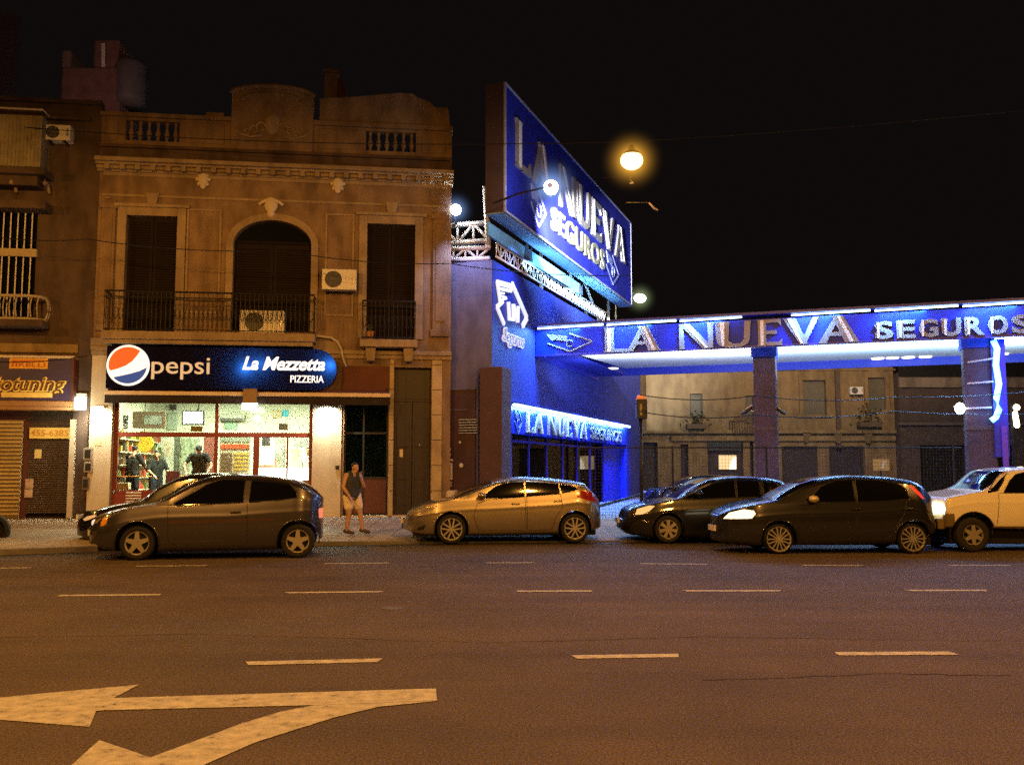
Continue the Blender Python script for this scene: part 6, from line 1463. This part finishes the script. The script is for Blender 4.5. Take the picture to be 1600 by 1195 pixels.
m_rimD = M('dusty alloy', (.36, .32, .27), .5, metal=.5, var=.2, bump=0)

# ---- grey three door hatchback swinging out at the left
def c1(*p): return cr(7.965, 105, 730, p)
def c2(*p): return cr(6.957, 300, 730, p)
pl1 = near_plane(213, 876, 465, 870, 0, 10)
S1 = dict(W=.84, topv=.6, paint=paint('grey brown car paint', (.10, .093, .105), .85, .33), nose=-.08, tail=-.12, rf=.7, nf=2.3, rr=.6,
    top=[(144, 822), (146, 812), (152, 805), (168, 799), (196, 792), (226, 787), (249, 783.5), (262, 776), (284, 763), (305, 752), (330, 743.5), (360, 741), (395, 741.5), (430, 744), (455, 748), (473, 753), (487, 760), (501, 773), (509, 785), (512, 800), (514, 815), (514, 828)],
    bot=[(144, 852), (155, 859), (185, 862), (250, 862), (430, 858), (490, 848), (514, 838)],
    belt=[(144, 824), (160, 813), (196, 799), (247, 790.5), (300, 789), (360, 788), (420, 782), (470, 780), (500, 782), (514, 800)],
    wheels=(213, 465), axle_y=(851, 845), tyre=.315, rim=.215, arch=.385, spokes=('one', 5, .105, .062), rim_mat=m_rimA, tumble=.34,
    windows=[c1((1330, 445), (1590, 300))+[(322, 757), (345, 749), (383, 747.5), (380, 785), (330, 787.5), (275, 789.5)], [(392, 747.5), (425, 749), (452, 755), (463, 768), (464, 777), (440, 780.5), (389, 784.5)]],
    doors=[[(262, 789.5), (262, 845), (275, 852), (386, 850), (386, 784.8), (330, 788)]], win_door={0: 0}, handles=[(368, 800.5, 0)], handle_mat=m_trimk,
    regions=[('side_moulding', [(258, 813.5), (428, 808.5), (428, 813), (258, 818)], M('dark red moulding', (.045, .014, .012), .6, bump=0), .3),
             ('headlight', c1((230, 700), (330, 700), (400, 640), (395, 600), (330, 610), (250, 660)), m_lampg, .2), ('indicator', c1((395, 745), (480, 700), (490, 640), (430, 625), (395, 690)), m_amber, .4),
             ('tail_light', [(497, 796), (510, 793), (513, 803), (512, 810), (498, 811)], E('lit tail lamp', (1, .30, .12), .75, (.5, .06, .03)), .1)],
    windscreen=((258, 772), (335, 743)), rearscreen=((476, 753), (505, 782)), grille=(.24, .66, .06))
T1c, U0c, Lc = build_car('hatchback', 'grey brown three door hatchback with five spoke wheels pulling out at the left', pl1, S1, 0)
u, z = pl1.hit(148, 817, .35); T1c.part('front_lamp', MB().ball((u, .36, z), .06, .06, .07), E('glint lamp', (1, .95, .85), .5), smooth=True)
# ---- black hatchback parked behind it, nose and roofline showing past it
g = Pl(colx(118, 20.1), 20.1, R(5)); zg0 = pav_z(g.o.x+2, 20.6)
S1b = dict(W=.82, topv=.5, paint=paint('gloss black car paint', (.008, .008, .008), .2, .22), nose=-.04, tail=0, rf=.75, nf=2.3, rr=.5,
    top=[(118, 822), (119, 812), (126, 804), (145, 797), (161, 792.5), (180, 787.5), (205, 783), (226, 778), (248, 760), (279, 744.5), (302, 739.4), (335, 738.6), (370, 739.4), (400, 742), (425, 748), (445, 765), (452, 785), (455, 805)],
    bot=[(118, 838), (130, 843), (160, 844), (440, 840), (455, 828)], belt=[(118, 820), (140, 806), (180, 795), (228, 787), (300, 783), (400, 780), (455, 795)],
    wheels=(182, 395), axle_y=(826, 826), tyre=.3, rim=.21, arch=.355, spokes=('one', 7, .05, .08), rim_mat=m_rimD, step=.022,
    windows=[[(248, 783), (285, 759), (310, 748), (335, 747), (335, 781), (290, 783)], [(341, 747), (385, 749), (415, 760), (420, 777), (341, 780)]],
    doors=[], handles=[], regions=[('headlight', [(124, 812), (132, 807), (146, 804), (150, 806), (140, 811), (130, 814)], E('glinting headlight', (1, .8, .45), .2, (.7, .6, .45)), .15)],  # emission paints the glint in the headlight glass
    windscreen=((229, 777), (300, 744)), grille=(.3, .6, .05))
build_car('hatchback', 'gloss black hatchback parked at the kerb, mostly hidden behind the grey brown one', g, S1b, zg0)
# ---- silver gold five door hatchback parked at the kerb
def f8(*p): return cr(4, 600, 700, p)
pl2 = near_plane(705.5, 850, 897, 848, .02, 6)
S2 = dict(W=.91, paint=paint('champagne car paint', (.42, .36, .27), .9, .33), nose=-.1, tail=-.1, rf=.95, nf=2.2, rr=.6, nr=2.6,
    top=f8((138, 440), (140, 412), (155, 395), (190, 370), (270, 337), (350, 322), (430, 303), (520, 255), (620, 215), (700, 190), (780, 180), (870, 177), (960, 181), (1060, 190), (1150, 200), (1235, 213), (1262, 250), (1310, 285), (1338, 320), (1348, 370), (1362, 420), (1378, 450), (1378, 485)),
    bot=f8((138, 515), (180, 538), (250, 548), (520, 548), (1080, 540), (1300, 525), (1378, 500)),
    belt=f8((138, 425), (190, 392), (300, 358), (400, 338), (520, 326), (700, 318), (900, 302), (1090, 288), (1220, 268), (1320, 300), (1378, 430)),
    wheels=(705.5, 899), axle_y=(829, 828), tyre=.325, rim=.243, arch=.385, spokes=('twin', 5, .034, .03), rim_mat=m_rimA,
    windows=[f8((642, 312), (625, 296), (700, 240), (790, 207), (872, 199), (878, 304), (760, 312)), f8((888, 199), (985, 202), (1088, 218), (1098, 284), (888, 302)), f8((1098, 220), (1165, 232), (1212, 252), (1190, 266), (1112, 281))],
    doors=[f8((585, 345), (560, 420), (590, 515), (890, 515), (883, 304), (780, 312), (650, 322)), f8((893, 303), (900, 515), (1050, 508), (1075, 430), (1118, 370), (1105, 286))], win_door={0: 0, 1: 1}, handles=[(806, 787, 0), (872, 783, 1)],
    regions=[('headlight', f8((140, 412), (190, 385), (260, 368), (332, 363), (300, 392), (220, 412), (165, 420)), m_lampg, .3), ('tail_light', f8((1205, 305), (1232, 265), (1300, 275), (1340, 325), (1342, 350), (1290, 328), (1240, 315)), m_tail, .35),
             ('fog_lamp', f8((205, 500), (262, 480), (250, 510), (210, 520)), m_trimk, .4)],
    windscreen=((709, 774), (766, 748)), rearscreen=((909, 754), (930, 772)), grille=(.22, .42, .05), mirror=(753, 774))
T2c, _, _ = build_car('hatchback', 'champagne coloured five door hatchback parked at the kerb before the blue building', pl2, S2, .02)
# ---- black car parked, mostly hidden by the next one
def k3(*p): return cr(5.333, 960, 720, p)
pl3 = near_plane(1045, 848.5, 1200, 848, .02, 2)
S3 = dict(W=.86, paint=paint('black car paint', (.006, .006, .007), .2, .3), nose=-.1, tail=-.1, rf=.85, nf=2.3, rr=.5,
    top=k3((68, 480), (75, 430), (110, 390), (200, 360), (330, 330), (470, 305), (560, 250), (660, 190), (760, 150), (870, 130), (1000, 124), (1150, 126), (1280, 140), (1370, 160), (1440, 210), (1480, 300), (1495, 400), (1500, 500)),
    bot=k3((68, 560), (110, 610), (300, 640), (1200, 640), (1500, 580)), belt=k3((68, 450), (110, 420), (250, 370), (480, 330), (700, 318), (1000, 308), (1300, 300), (1500, 420)),
    wheels=(1045, 1204), axle_y=(830.5, 830.5), tyre=.305, rim=.215, arch=.36, spokes=('one', 7, .05, .085), rim_mat=m_rimD,
    windows=[k3((575, 318), (700, 215), (800, 165), (1010, 150), (1010, 305), (800, 312)), k3((1025, 150), (1210, 150), (1225, 298), (1025, 304)), k3((1240, 152), (1330, 168), (1390, 220), (1400, 290), (1250, 297))],
    doors=[k3((560, 330), (570, 590), (1015, 590), (1015, 308)), k3((1025, 308), (1025, 590), (1200, 580), (1230, 300))], win_door={0: 0, 1: 1}, handles=[(1132, 791, 0)],
    regions=[('headlight', k3((180, 450), (200, 400), (300, 370), (340, 375), (290, 420), (240, 445)), E('warm glinting lamp', (1, .72, .32), .6, (.6, .42, .15)), .3)],  # emission paints the reflection in this parked car's headlight
    windscreen=((1048, 777), (1110, 746)), grille=(.3, .62, .06), mirror=(1092, 771), mirror_mat=paint('black mirror', (.006, .006, .007)))
T3c, _, _ = build_car('saloon_car', 'black car parked between the champagne hatchback and the dark one, warm glinting headlight', pl3, S3, .02)
u, z = pl3.hit(1008, 814, .1); T3c.part('fog_lamp', MB().capsule((u-.06, .08, z+.02), .025, (u+.06, .04, z-.02), .025), M('chrome fog lamp', (.8, .8, .8), .15, metal=1, bump=0), smooth=True)
# ---- dark grey five door hatchback with its headlight on
def p4(*p): return cr(4.103, 1090, 720, p)
pl4 = near_plane(1218, 866, 1428, 866, 0, 2)
S4 = dict(W=.84, topv=.9, paint=paint('dark graphite car paint', (.036, .036, .042), .7, .28), nose=-.0, tail=-.12, rf=.85, nf=2.3, rr=.55,
    top=p4((98, 420), (100, 365), (110, 340), (170, 300), (250, 275), (340, 256), (440, 240), (520, 190), (620, 140), (720, 112), (820, 97), (930, 90), (1050, 92), (1180, 100), (1300, 116), (1370, 140), (1420, 185), (1465, 240), (1490, 300), (1508, 360), (1515, 430)),
    bot=p4((98, 490), (140, 520), (400, 545), (640, 540), (1300, 530), (1450, 500), (1515, 470)), belt=p4((98, 400), (180, 345), (300, 312), (450, 285), (620, 270), (800, 268), (1100, 262), (1350, 240), (1440, 262), (1515, 380)),
    wheels=(1218.5, 1428.5), axle_y=(843.5, 844.5), tyre=.295, rim=.245, arch=.36, spokes=('twin', 7, .022, .024), rim_mat=m_rimA,
    windows=[p4((745, 262), (735, 225), (800, 165), (900, 125), (1005, 118), (1010, 262), (850, 266)), p4((1025, 118), (1180, 125), (1290, 145), (1345, 185), (1355, 240), (1200, 258), (1025, 262)), p4((690, 250), (730, 215), (730, 262))],
    doors=[p4((640, 285), (650, 500), (1020, 500), (1015, 268)), p4((1028, 268), (1030, 500), (1230, 500), (1290, 400), (1330, 330), (1345, 255), (1200, 262))], win_door={0: 0, 1: 1}, handles=[(1337, 795, 0), (1419, 795, 1)],
    regions=[('headlight', p4((195, 375), (225, 335), (300, 312), (365, 318), (375, 340), (350, 368), (280, 372)), E('lit headlight', (1, .86, .5), 1.8, (.8, .75, .6)), .2),
             ('tail_light', p4((1372, 150), (1400, 165), (1440, 200), (1475, 242), (1450, 242), (1405, 200)), E('lit red tail light', (1, .05, .03), .55, (.5, .02, .02)), .2)],
    windscreen=((1197, 777), (1262, 748)), rearscreen=((1420, 751), (1440, 768)), grille=(.26, .5, .05), mirror=(1272, 779.5), mirror_mat=paint('pale mirror', (.6, .5, .3)))
T4c, U04, L4 = build_car('hatchback', 'dark graphite five door hatchback with its headlight lit, driving in front of the black car', pl4, S4, 0)
u, z = pl4.hit(1393, 740, .6); T4c.part('antenna', MB().tube([(u-.08, .75, z-.03), (u+.1, .75, z+.14)], .008, 5), m_black)
p = pl4.X(pl4.hit(1140, 810)[0]-.1, .55, .68); light('headlight_beam', 'SPOT', p, 60, (1, .86, .6), p+Vector((-6, -.3, -.55)), .06, spot=70, blend=.7)
# ---- white off road wagon at the right edge
def s6(*p): return cr(4.594, 1440, 620, p)
pl5 = near_plane(1523, 863, 1660, 863, 0, 2)
S5 = dict(W=.90, topv=.9, paint=paint('cream white car paint', (.80, .74, .58), .0, .4), nose=-.05, tail=0, rf=.22, nf=4, rr=.4, tumble=.22,
    top=s6((38, 900), (40, 760), (48, 715), (150, 695), (300, 665), (360, 620), (430, 550), (460, 525), (560, 508), (700, 500), (900, 498))+[(1700, 728), (1765, 731), (1772, 745), (1776, 800), (1778, 830)],
    bot=s6((38, 930), (120, 945), (260, 945), (530, 945), (735, 950))+[(1700, 827), (1778, 822)], belt=s6((38, 790), (60, 730), (200, 712), (300, 695), (480, 690), (700, 690))+[(1700, 770), (1778, 770)],
    wheels=(1523, 1700), axle_y=(838, 838), tyre=.345, rim=.205, arch=.44, spokes=('one', 6, .10, .06), rim_mat=m_rimD, arch_mat=M('black wheel flare', (.015, .013, .011), .8, bump=0),
    windows=[s6((585, 685), (640, 600), (690, 555), (760, 540), (900, 545), (900, 690)), [(1642, 740), (1740, 742), (1742, 768), (1642, 769)], s6((470, 690), (520, 610), (580, 545), (625, 540), (590, 610), (545, 672))],
    doors=[s6((560, 692), (545, 930), (900, 930), (900, 690))], win_door={0: 0}, handles=[], 
    regions=[('headlight', s6((55, 765), (180, 760), (185, 825), (60, 825)), E('lit yellow headlight', (1, .9, .55), 5, (.8, .75, .6)), .35), ('bumper', s6((38, 835), (235, 838), (250, 945), (38, 945)), M('olive bumper', (.16, .12, .05), .6, bump=0), .0)],
    windscreen=((1507, 762), (1545, 733)), grille=(.62, .88, .03))
T5c, U05, L5 = build_car('off_road_car', 'cream white boxy off road car with its headlight lit, cut off by the right edge', pl5, S5, 0)
zh5 = pl5.hit(1466, 793, .3)[1]
for v0 in (.13, 1.17):
    hl = T5c.part('headlight', MB().box(U05-.02, U05+.04, v0, v0+.5, zh5-.11, zh5+.1), E('lit front lamp', (1, .9, .6), 5 if v0 < 1 else 2), bevel=.03)
T5c.part('front_grille', MB().box(U05-.012, U05+.03, .66, 1.14, zh5-.13, zh5+.1), m_trimk); T5c.part('front_bumper', MB().box(U05-.09, U05+.05, .04, 1.76, zh5-.42, zh5-.2), M('olive front bumper', (.16, .12, .05), .6, bump=0), bevel=.03)
p = pl5.X(U05-.1, .35, .85); light('headlight_beam', 'SPOT', p, 40, (1, .9, .6), p+Vector((-3, -.3, -.4)), .08, spot=80, blend=.8)
# ---- tail of a car cut off by the left edge, and a car parked in the side street
pl6 = near_plane(-70, 862, 0, 861, 0, 5)
S6 = dict(S2); S6.update(paint=paint('dark green car paint', (.012, .016, .013), .3, .3))
def sh(p, dx, dy): return [(x+dx, y+dy) for x, y in p]
dx, dy = -966, 14
for k_ in ('top', 'bot', 'belt'): S6[k_] = sh(S2[k_], dx, dy)
S6['windows'] = [sh(p, dx, dy) for p in S2['windows']]; S6['doors'] = [sh(p, dx, dy) for p in S2['doors']]; S6['wheels'] = tuple(x+dx for x in S2['wheels']); S6['axle_y'] = tuple(y+dy for y in S2['axle_y'])
S6['handles'] = []; S6['regions'] = [(n_, sh(p, dx, dy), mt, ym) for n_, p, mt, ym in S2['regions'][:2]]; S6['windscreen'] = tuple(sh(S2['windscreen'], dx, dy)); S6['rearscreen'] = tuple(sh(S2['rearscreen'], dx, dy)); S6.pop('mirror'); S6['step'] = .03
pl6 = near_plane(-260, 864, 0, 862, .0, 6)
T6c, _, _ = build_car('hatchback', 'tail of a dark green car cut off by the left edge', pl6, S6, 0)
pl7 = Pl(at(1030, 760, 36).x, 36, R(3))
def s7(p): return [(1030+(x-760)*.62, 739+(y-744)*.62) for x, y in p]
S7 = dict(S3); k3t = lambda p: [(1012+(x-972)*.50, 741+(y-743)*.52) for x, y in p]
for k_ in ('top', 'bot', 'belt'): S7[k_] = k3t(S3[k_])
S7['windows'] = [k3t(p) for p in S3['windows']]; S7['doors'] = []; S7['win_door'] = {}; S7['wheels'] = tuple(k3t([(x, 830)])[0][0] for x in S3['wheels']); S7['axle_y'] = (788, 788); S7['handles'] = []; S7['regions'] = []
S7['windscreen'] = tuple(k3t(S3['windscreen'])); S7.pop('mirror'); S7['step'] = .04; S7['tyre'] = .3
T7c, _, _ = build_car('saloon_car', 'dark car parked in the side street behind the mesh fence', pl7, S7, .29)

# ================================================================== PEOPLE
m_skin = M('skin', (.50, .30, .20), .55, var=.1, bump=0)
m_hair = M('dark hair', (.012, .009, .008), .7, var=.3, bump=0)
def remesh(o, vox, it=6, fac=.5):
    r = o.modifiers.new('remesh', 'REMESH'); r.mode = 'VOXEL'; r.voxel_size = vox; r.use_smooth_shade = True
    s = o.modifiers.new('smooth', 'SMOOTH'); s.iterations = it; s.factor = fac
def lerp(a, b, t): return tuple(a[i]+(b[i]-a[i])*t for i in range(3))
def hand_mb(mb, wrist, d, palm_n, curl=.5, s=1.0, thumb=1):
    """palm, four unequal bent fingers and a thumb; d: direction of the hand, palm_n: palm normal"""
    d = Vector(d).normalized(); nrm = Vector(palm_n).normalized(); side = d.cross(nrm).normalized(); w = Vector(wrist)
    for k in (-1, -.33, .33, 1): mb.capsule(w+side*k*.016*s, .017*s, w+d*.085*s+side*k*.028*s, .014*s, 8)
    for k, L in zip((-1, -.33, .33, 1), (.062, .076, .082, .07)):
        p = w+d*.088*s+side*k*.029*s; dd = d
        for j in range(3):
            dd = (dd+nrm*curl*.55).normalized(); q = p+dd*L*s*(.42-.07*j); mb.capsule(p, (.0095-.0012*j)*s, q, (.0088-.0012*j)*s, 8); p = q
    p = w+d*.025*s+side*thumb*.025*s; dd = (d*.7+side*thumb*.8+nrm*.25).normalized()
    for L in (.045, .035, .028): q = p+dd*L*s; mb.capsule(p, .012*s, q, .0105*s, 8); p = q; dd = (dd+d*.4-side*thumb*.15).normalized()
def person(label, loc, rz, J, cloth, vox=.012, hair=True, cap=None, hands=(.5, .5), scale=1.0):
    """J: joints in the person's own axes (x right of picture, y away, z up); one continuous skin mesh with clothes and hair on it"""
    T = Thing('person', label, 'person', WORLD, (0, 0, 0)); mb = MB(); C_ = mb.capsule
    hd = Vector(J['head']); f = Vector(J['face']).normalized(); nk = Vector(J['neck']); ch = Vector(J['chest']); pe = Vector(J['pelvis'])
    upv = (hd-nk).normalized(); rt = f.cross(upv).normalized()
    mb.ball(hd+upv*.02, .077, .088, .105, 16); C_(hd+f*.02-upv*.03, .066, hd+f*.045-upv*.075, .042)
    C_(hd+f*.085-upv*.002, .012, hd+f*.105-upv*.028, .017, 8); mb.ball(hd+f*.088-upv*.065, .022, .012, .012, 8)
    for s in (-1, 1): mb.ball(hd+rt*s*.082-upv*.01, .014, .022, .032, 8); mb.ball(hd+f*.078+rt*s*.03+upv*.012, .014, .012, .01, 8)
    C_(nk-upv*.06, .062, hd-upv*.06, .056)
    sl, sr = Vector(J['sl']), Vector(J['sr'])
    C_(sl, .062, nk-upv*.05, .066); C_(sr, .062, nk-upv*.05, .066); wv = (sr-sl)*.24
    for s in (-1, 1): C_(ch+wv*s, .115, pe+wv*s*.55+Vector((0, 0, .12)), .105); C_(nk.lerp(ch, .45)+wv*s*1.1, .088, ch+wv*s*1.1, .112)
    C_(pe+wv*.55, .12, pe-wv*.55, .12)
    legs = [('hl', 'kl', 'al', 'tl'), ('hr', 'kr', 'ar', 'tr')]
    for h, k, a, t in legs:
        if h not in J: continue
        C_(J[h], .098, J[k], .062); C_(J[k], .06, lerp(J[k], J[a], .35), .058); C_(lerp(J[k], J[a], .35), .058, J[a], .04)
        C_(J[a], .04, lerp(J[a], J[t], .3), .042); C_(lerp(J[a], J[t], .2), .042, J[t], .032)
    for i, (s, e, w_) in enumerate((('sl', 'el', 'wl'), ('sr', 'er', 'wr'))):
        C_(J[s], .058, J[e], .042); C_(J[e], .042, lerp(J[e], J[w_], .3), .042); C_(lerp(J[e], J[w_], .3), .042, J[w_], .028)
        dv = Vector(J[w_])-Vector(J[e]); pn = Vector(J.get('pn', (0, -1, 0))); pn = (pn-dv.normalized()*pn.dot(dv.normalized())); hand_mb(mb, J[w_], dv, pn, hands[i], 1, 1 if i else -1)
    b = T.part('body', mb, m_skin); remesh(b, vox, 4)
    for nm, build, mat in cloth:
        mb = MB(); build(mb, J); o = T.part(nm, mb, mat); remesh(o, max(vox, .013), 5)
    if hair:
        mb = MB(); mb.ball(hd+upv*.045-f*.018, .084, .094, .098, 16)
        mb2 = MB(); keep = []
        for p in mb.v:
            q = Vector(p)-hd
            lim = q.dot(f); 
            if lim > .045 and q.dot(upv) < .075: p = tuple(hd+upv*.06+f*.03)
            elif q.dot(upv) < -.03: p = tuple(hd-upv*.02-f*.03)
            keep.append(p)
        mb.v = keep; T.part('hair', mb, m_hair, smooth=True)
    if cap is not None:
        mb = MB(); mb.ball(hd+upv*.055, .09, .1, .085, 16); mb.capsule(hd+upv*.06+f*.08, .02, hd+upv*.05+f*.15, .016); o = T.part('cap', mb, cap, smooth=True); remesh(o, .01, 4)
    T.e.location = loc; T.e.rotation_euler = (0, 0, rz); T.e.scale = (scale,)*3
    return T
def torso_cloth(sleeve=0.0, grow=.012, low=.02):
    def f(mb, J):
        sl, sr, nk, ch, pe = (Vector(J[k]) for k in ('sl', 'sr', 'neck', 'chest', 'pelvis')); wv = (sr-sl)*.24
        for s in (-1, 1):
            mb.capsule(ch+wv*s, .115+grow, pe+wv*s*.6+Vector((0, 0, low)), .122+grow); mb.capsule(nk.lerp(ch, .6)+wv*s*1.1, .085+grow, ch+wv*s*1.1, .112+grow)
            mb.capsule(nk.lerp(ch, .6)+wv*s*1.2, .07+grow, (sr if s > 0 else sl).lerp(nk, .45)-Vector((0, 0, .0)), .056+grow)
        if sleeve:
            for s, e in (('sl', 'el'), ('sr', 'er')): mb.capsule(J[s], .066+grow, lerp(J[s], J[e], sleeve), .052+grow)
            mb.capsule(sl, .064+grow, nk-Vector((0, 0, .07)), .066+grow); mb.capsule(sr, .064+grow, nk-Vector((0, 0, .07)), .066+grow)
    return f
def leg_cloth(frac, grow=.022):
    def f(mb, J):
        pe = Vector(J['pelvis']); wv = (Vector(J['sr'])-Vector(J['sl']))*.24
        mb.capsule(pe+wv*.55+Vector((0, 0, .03)), .122+grow*.5, pe-wv*.55+Vector((0, 0, .03)), .122+grow*.5)
        for h, k, a in (('hl', 'kl', 'al'), ('hr', 'kr', 'ar')):
            if h in J:
                mb.capsule(J[h], .104+grow, lerp(J[h], J[k], min(1, frac)), .08+grow)
                if frac > 1: mb.capsule(J[k], .066+grow, lerp(J[k], J[a], frac-1), .05+grow)
    return f
def shoes(mb, J):
    for a, t in (('al', 'tl'), ('ar', 'tr')):
        if a in J: mb.capsule(lerp(J[a], J[t], -.25), .046, lerp(J[a], J[t], .3), .052); mb.capsule(lerp(J[a], J[t], .3), .052, J[t], .04)
# walking man on the pavement: striding to the right, face turned to the street, one hand raised to the chin
gx, gy = colx(551, 22.0), 22.0; gz = pav_z(gx, gy)
JW = dict(head=(.045, -.03, 1.54), face=(.45, -.85, -.12), neck=(.02, -.01, 1.40), chest=(.0, .0, 1.22), pelvis=(-.02, 0, .92), sl=(-.17, -.07, 1.37), sr=(.185, .05, 1.36),
    el=(-.25, -.10, 1.10), wl=(-.13, -.17, .90), er=(.25, -.07, 1.12), wr=(.13, -.20, 1.32), pn=(.5, -.6, .2),
    hl=(-.10, -.02, .89), kl=(-.09, -.04, .49), al=(-.12, .02, .085), tl=(.02, -.03, .05), hr=(.09, .02, .89), kr=(.19, -.02, .50), ar=(.25, -.02, .10), tr=(.40, -.05, .06))
m_tank = M('charcoal vest cloth', (.04, .046, .05), .9, var=.3, scale=6); m_short = M('cream shorts cloth', (.8, .68, .52), .85, var=.1)
person('man in a dark sleeveless vest and cream shorts walking, hand at his chin', (gx, gy, gz), R(28), JW,
    [('vest', torso_cloth(grow=.034, low=-.02), m_tank), ('shorts', leg_cloth(.6, .03), m_short), ('shoes', shoes, M('brown shoes', (.08, .05, .04), .7))], .0075)
# customers inside
def seated(fx, dy=-.35):
    return dict(head=(.02*fx, -.03, 1.17), face=(.5*fx, -.7, -.1), neck=(0, 0, 1.03), chest=(0, .0, .84), pelvis=(0, .06, .52), sl=(-.18, 0, 1.0), sr=(.18, 0, 1.0), el=(-.27, -.12, .78), wl=(-.1, -.32, .79), er=(.27, -.12, .78), wr=(.12, -.32, .79), pn=(0, .1, -1),
        hl=(-.1, .02, .5), kl=(-.12, -.38, .5), al=(-.12, -.36, .1), tl=(-.12, -.5, .05), hr=(.1, .02, .5), kr=(.12, -.38, .5), ar=(.12, -.36, .1), tr=(.12, -.5, .05))
def standing(fx, wl, wr): 
    return dict(head=(.02*fx, -.05, 1.6), face=(.35*fx, -.9, -.25), neck=(0, 0, 1.45), chest=(0, .02, 1.25), pelvis=(0, .04, .94), sl=(-.2, 0, 1.41), sr=(.2, 0, 1.41), el=(-.3, -.12, 1.14), wl=wl, er=(.3, -.1, 1.14), wr=wr, pn=(0, .2, -1),
        hl=(-.1, .03, .9), kl=(-.11, .0, .48), al=(-.11, .04, .09), tl=(-.12, -.12, .05), hr=(.1, .03, .9), kr=(.11, .0, .48), ar=(.11, .04, .09), tr=(.12, -.12, .05))
m_blk = M('black cotton', (.012, .014, .013), .9, bump=0); m_jean = M('dark trousers', (.02, .022, .035), .9, bump=0)
def chair(u, v, label):
    T = Thing('chair', label, 'chair', P1, (u, v, FI)); m = M('dark red chair', (.10, .015, .012), .5, bump=0)
    T.part('seat', MB().box(u-.2, u+.2, v-.2, v+.2, FI+.42, FI+.46), m, bevel=.01); T.part('backrest', MB().box(u-.2, u+.2, v+.2, v+.23, FI+.46, FI+.98), m, bevel=.01)
    for a, b in ((-1, -1), (1, -1), (1, 1), (-1, 1)): T.part('leg', MB().tube([(u+a*.18, v+b*.18, FI), (u+a*.18, v+b*.18, FI+.42)], .014, 6), m_iron)
def inside(px, v): return H(px, 720, v)[0]
u = inside(209, 1.6); p = P1.X(u, 1.6, FI); person('dark haired customer in black standing at the left end of the shop window', p, P1.ang+2.6, standing(1, (-.2, -.3, 1.02), (.2, -.3, 1.02)), [('shirt', torso_cloth(.9), m_blk), ('trousers', leg_cloth(1.9, .015), m_jean)], .016)
u = inside(245, 1.9); p = P1.X(u, 1.9, FI-.14); person('second customer in dark clothes, right of the dark haired one at the left', p, P1.ang+.6, standing(-1, (-.2, -.3, 1.0), (.2, -.3, 1.0)), [('shirt', torso_cloth(.9), m_blk), ('trousers', leg_cloth(1.9, .015), m_jean)], .016)
chair(inside(268, 1.2), 1.2, 'dark red chair standing empty near the middle of the left shop window')
u = inside(312, 1.5); p = P1.X(u, 1.5, FI); JS = standing(.6, (-.26, -.42, .80), (.26, -.40, .80)); JS.update(head=(.02, -.24, 1.52), neck=(0, -.14, 1.40), chest=(0, -.06, 1.22), sl=(-.2, -.12, 1.36), sr=(.2, -.12, 1.36), el=(-.36, -.22, 1.08), er=(.36, -.2, 1.08))
person('man in a dark cap and black tee leaning over the orange table', p, P1.ang, JS, [('shirt', torso_cloth(.6), m_blk), ('trousers', leg_cloth(1.9, .015), m_jean)], .014, True, M('black cap', (.01, .01, .012), .8, bump=0), (.2, .2), 1.06)
u = inside(421, 1.6); p = P1.X(u, 1.65, FI-.15); person('customer in a peach shirt behind the glowing white counter', p, P1.ang, standing(-1, (-.2, -.3, 1.0), (.2, -.3, 1.0)), [('shirt', torso_cloth(.6), M('peach shirt', (.62, .36, .22), .9, bump=0)), ('trousers', leg_cloth(1.9, .015), m_jean)], .016)
u = inside(482, 2.0); p = P1.X(u, 2.1, FI); person('shop worker in a white shirt at the right end of the window', p, P1.ang, standing(-1, (-.2, -.3, 1.0), (.2, -.3, 1.0)), [('shirt', torso_cloth(.6), m_white), ('trousers', leg_cloth(1.9, .015), m_jean)], .016)
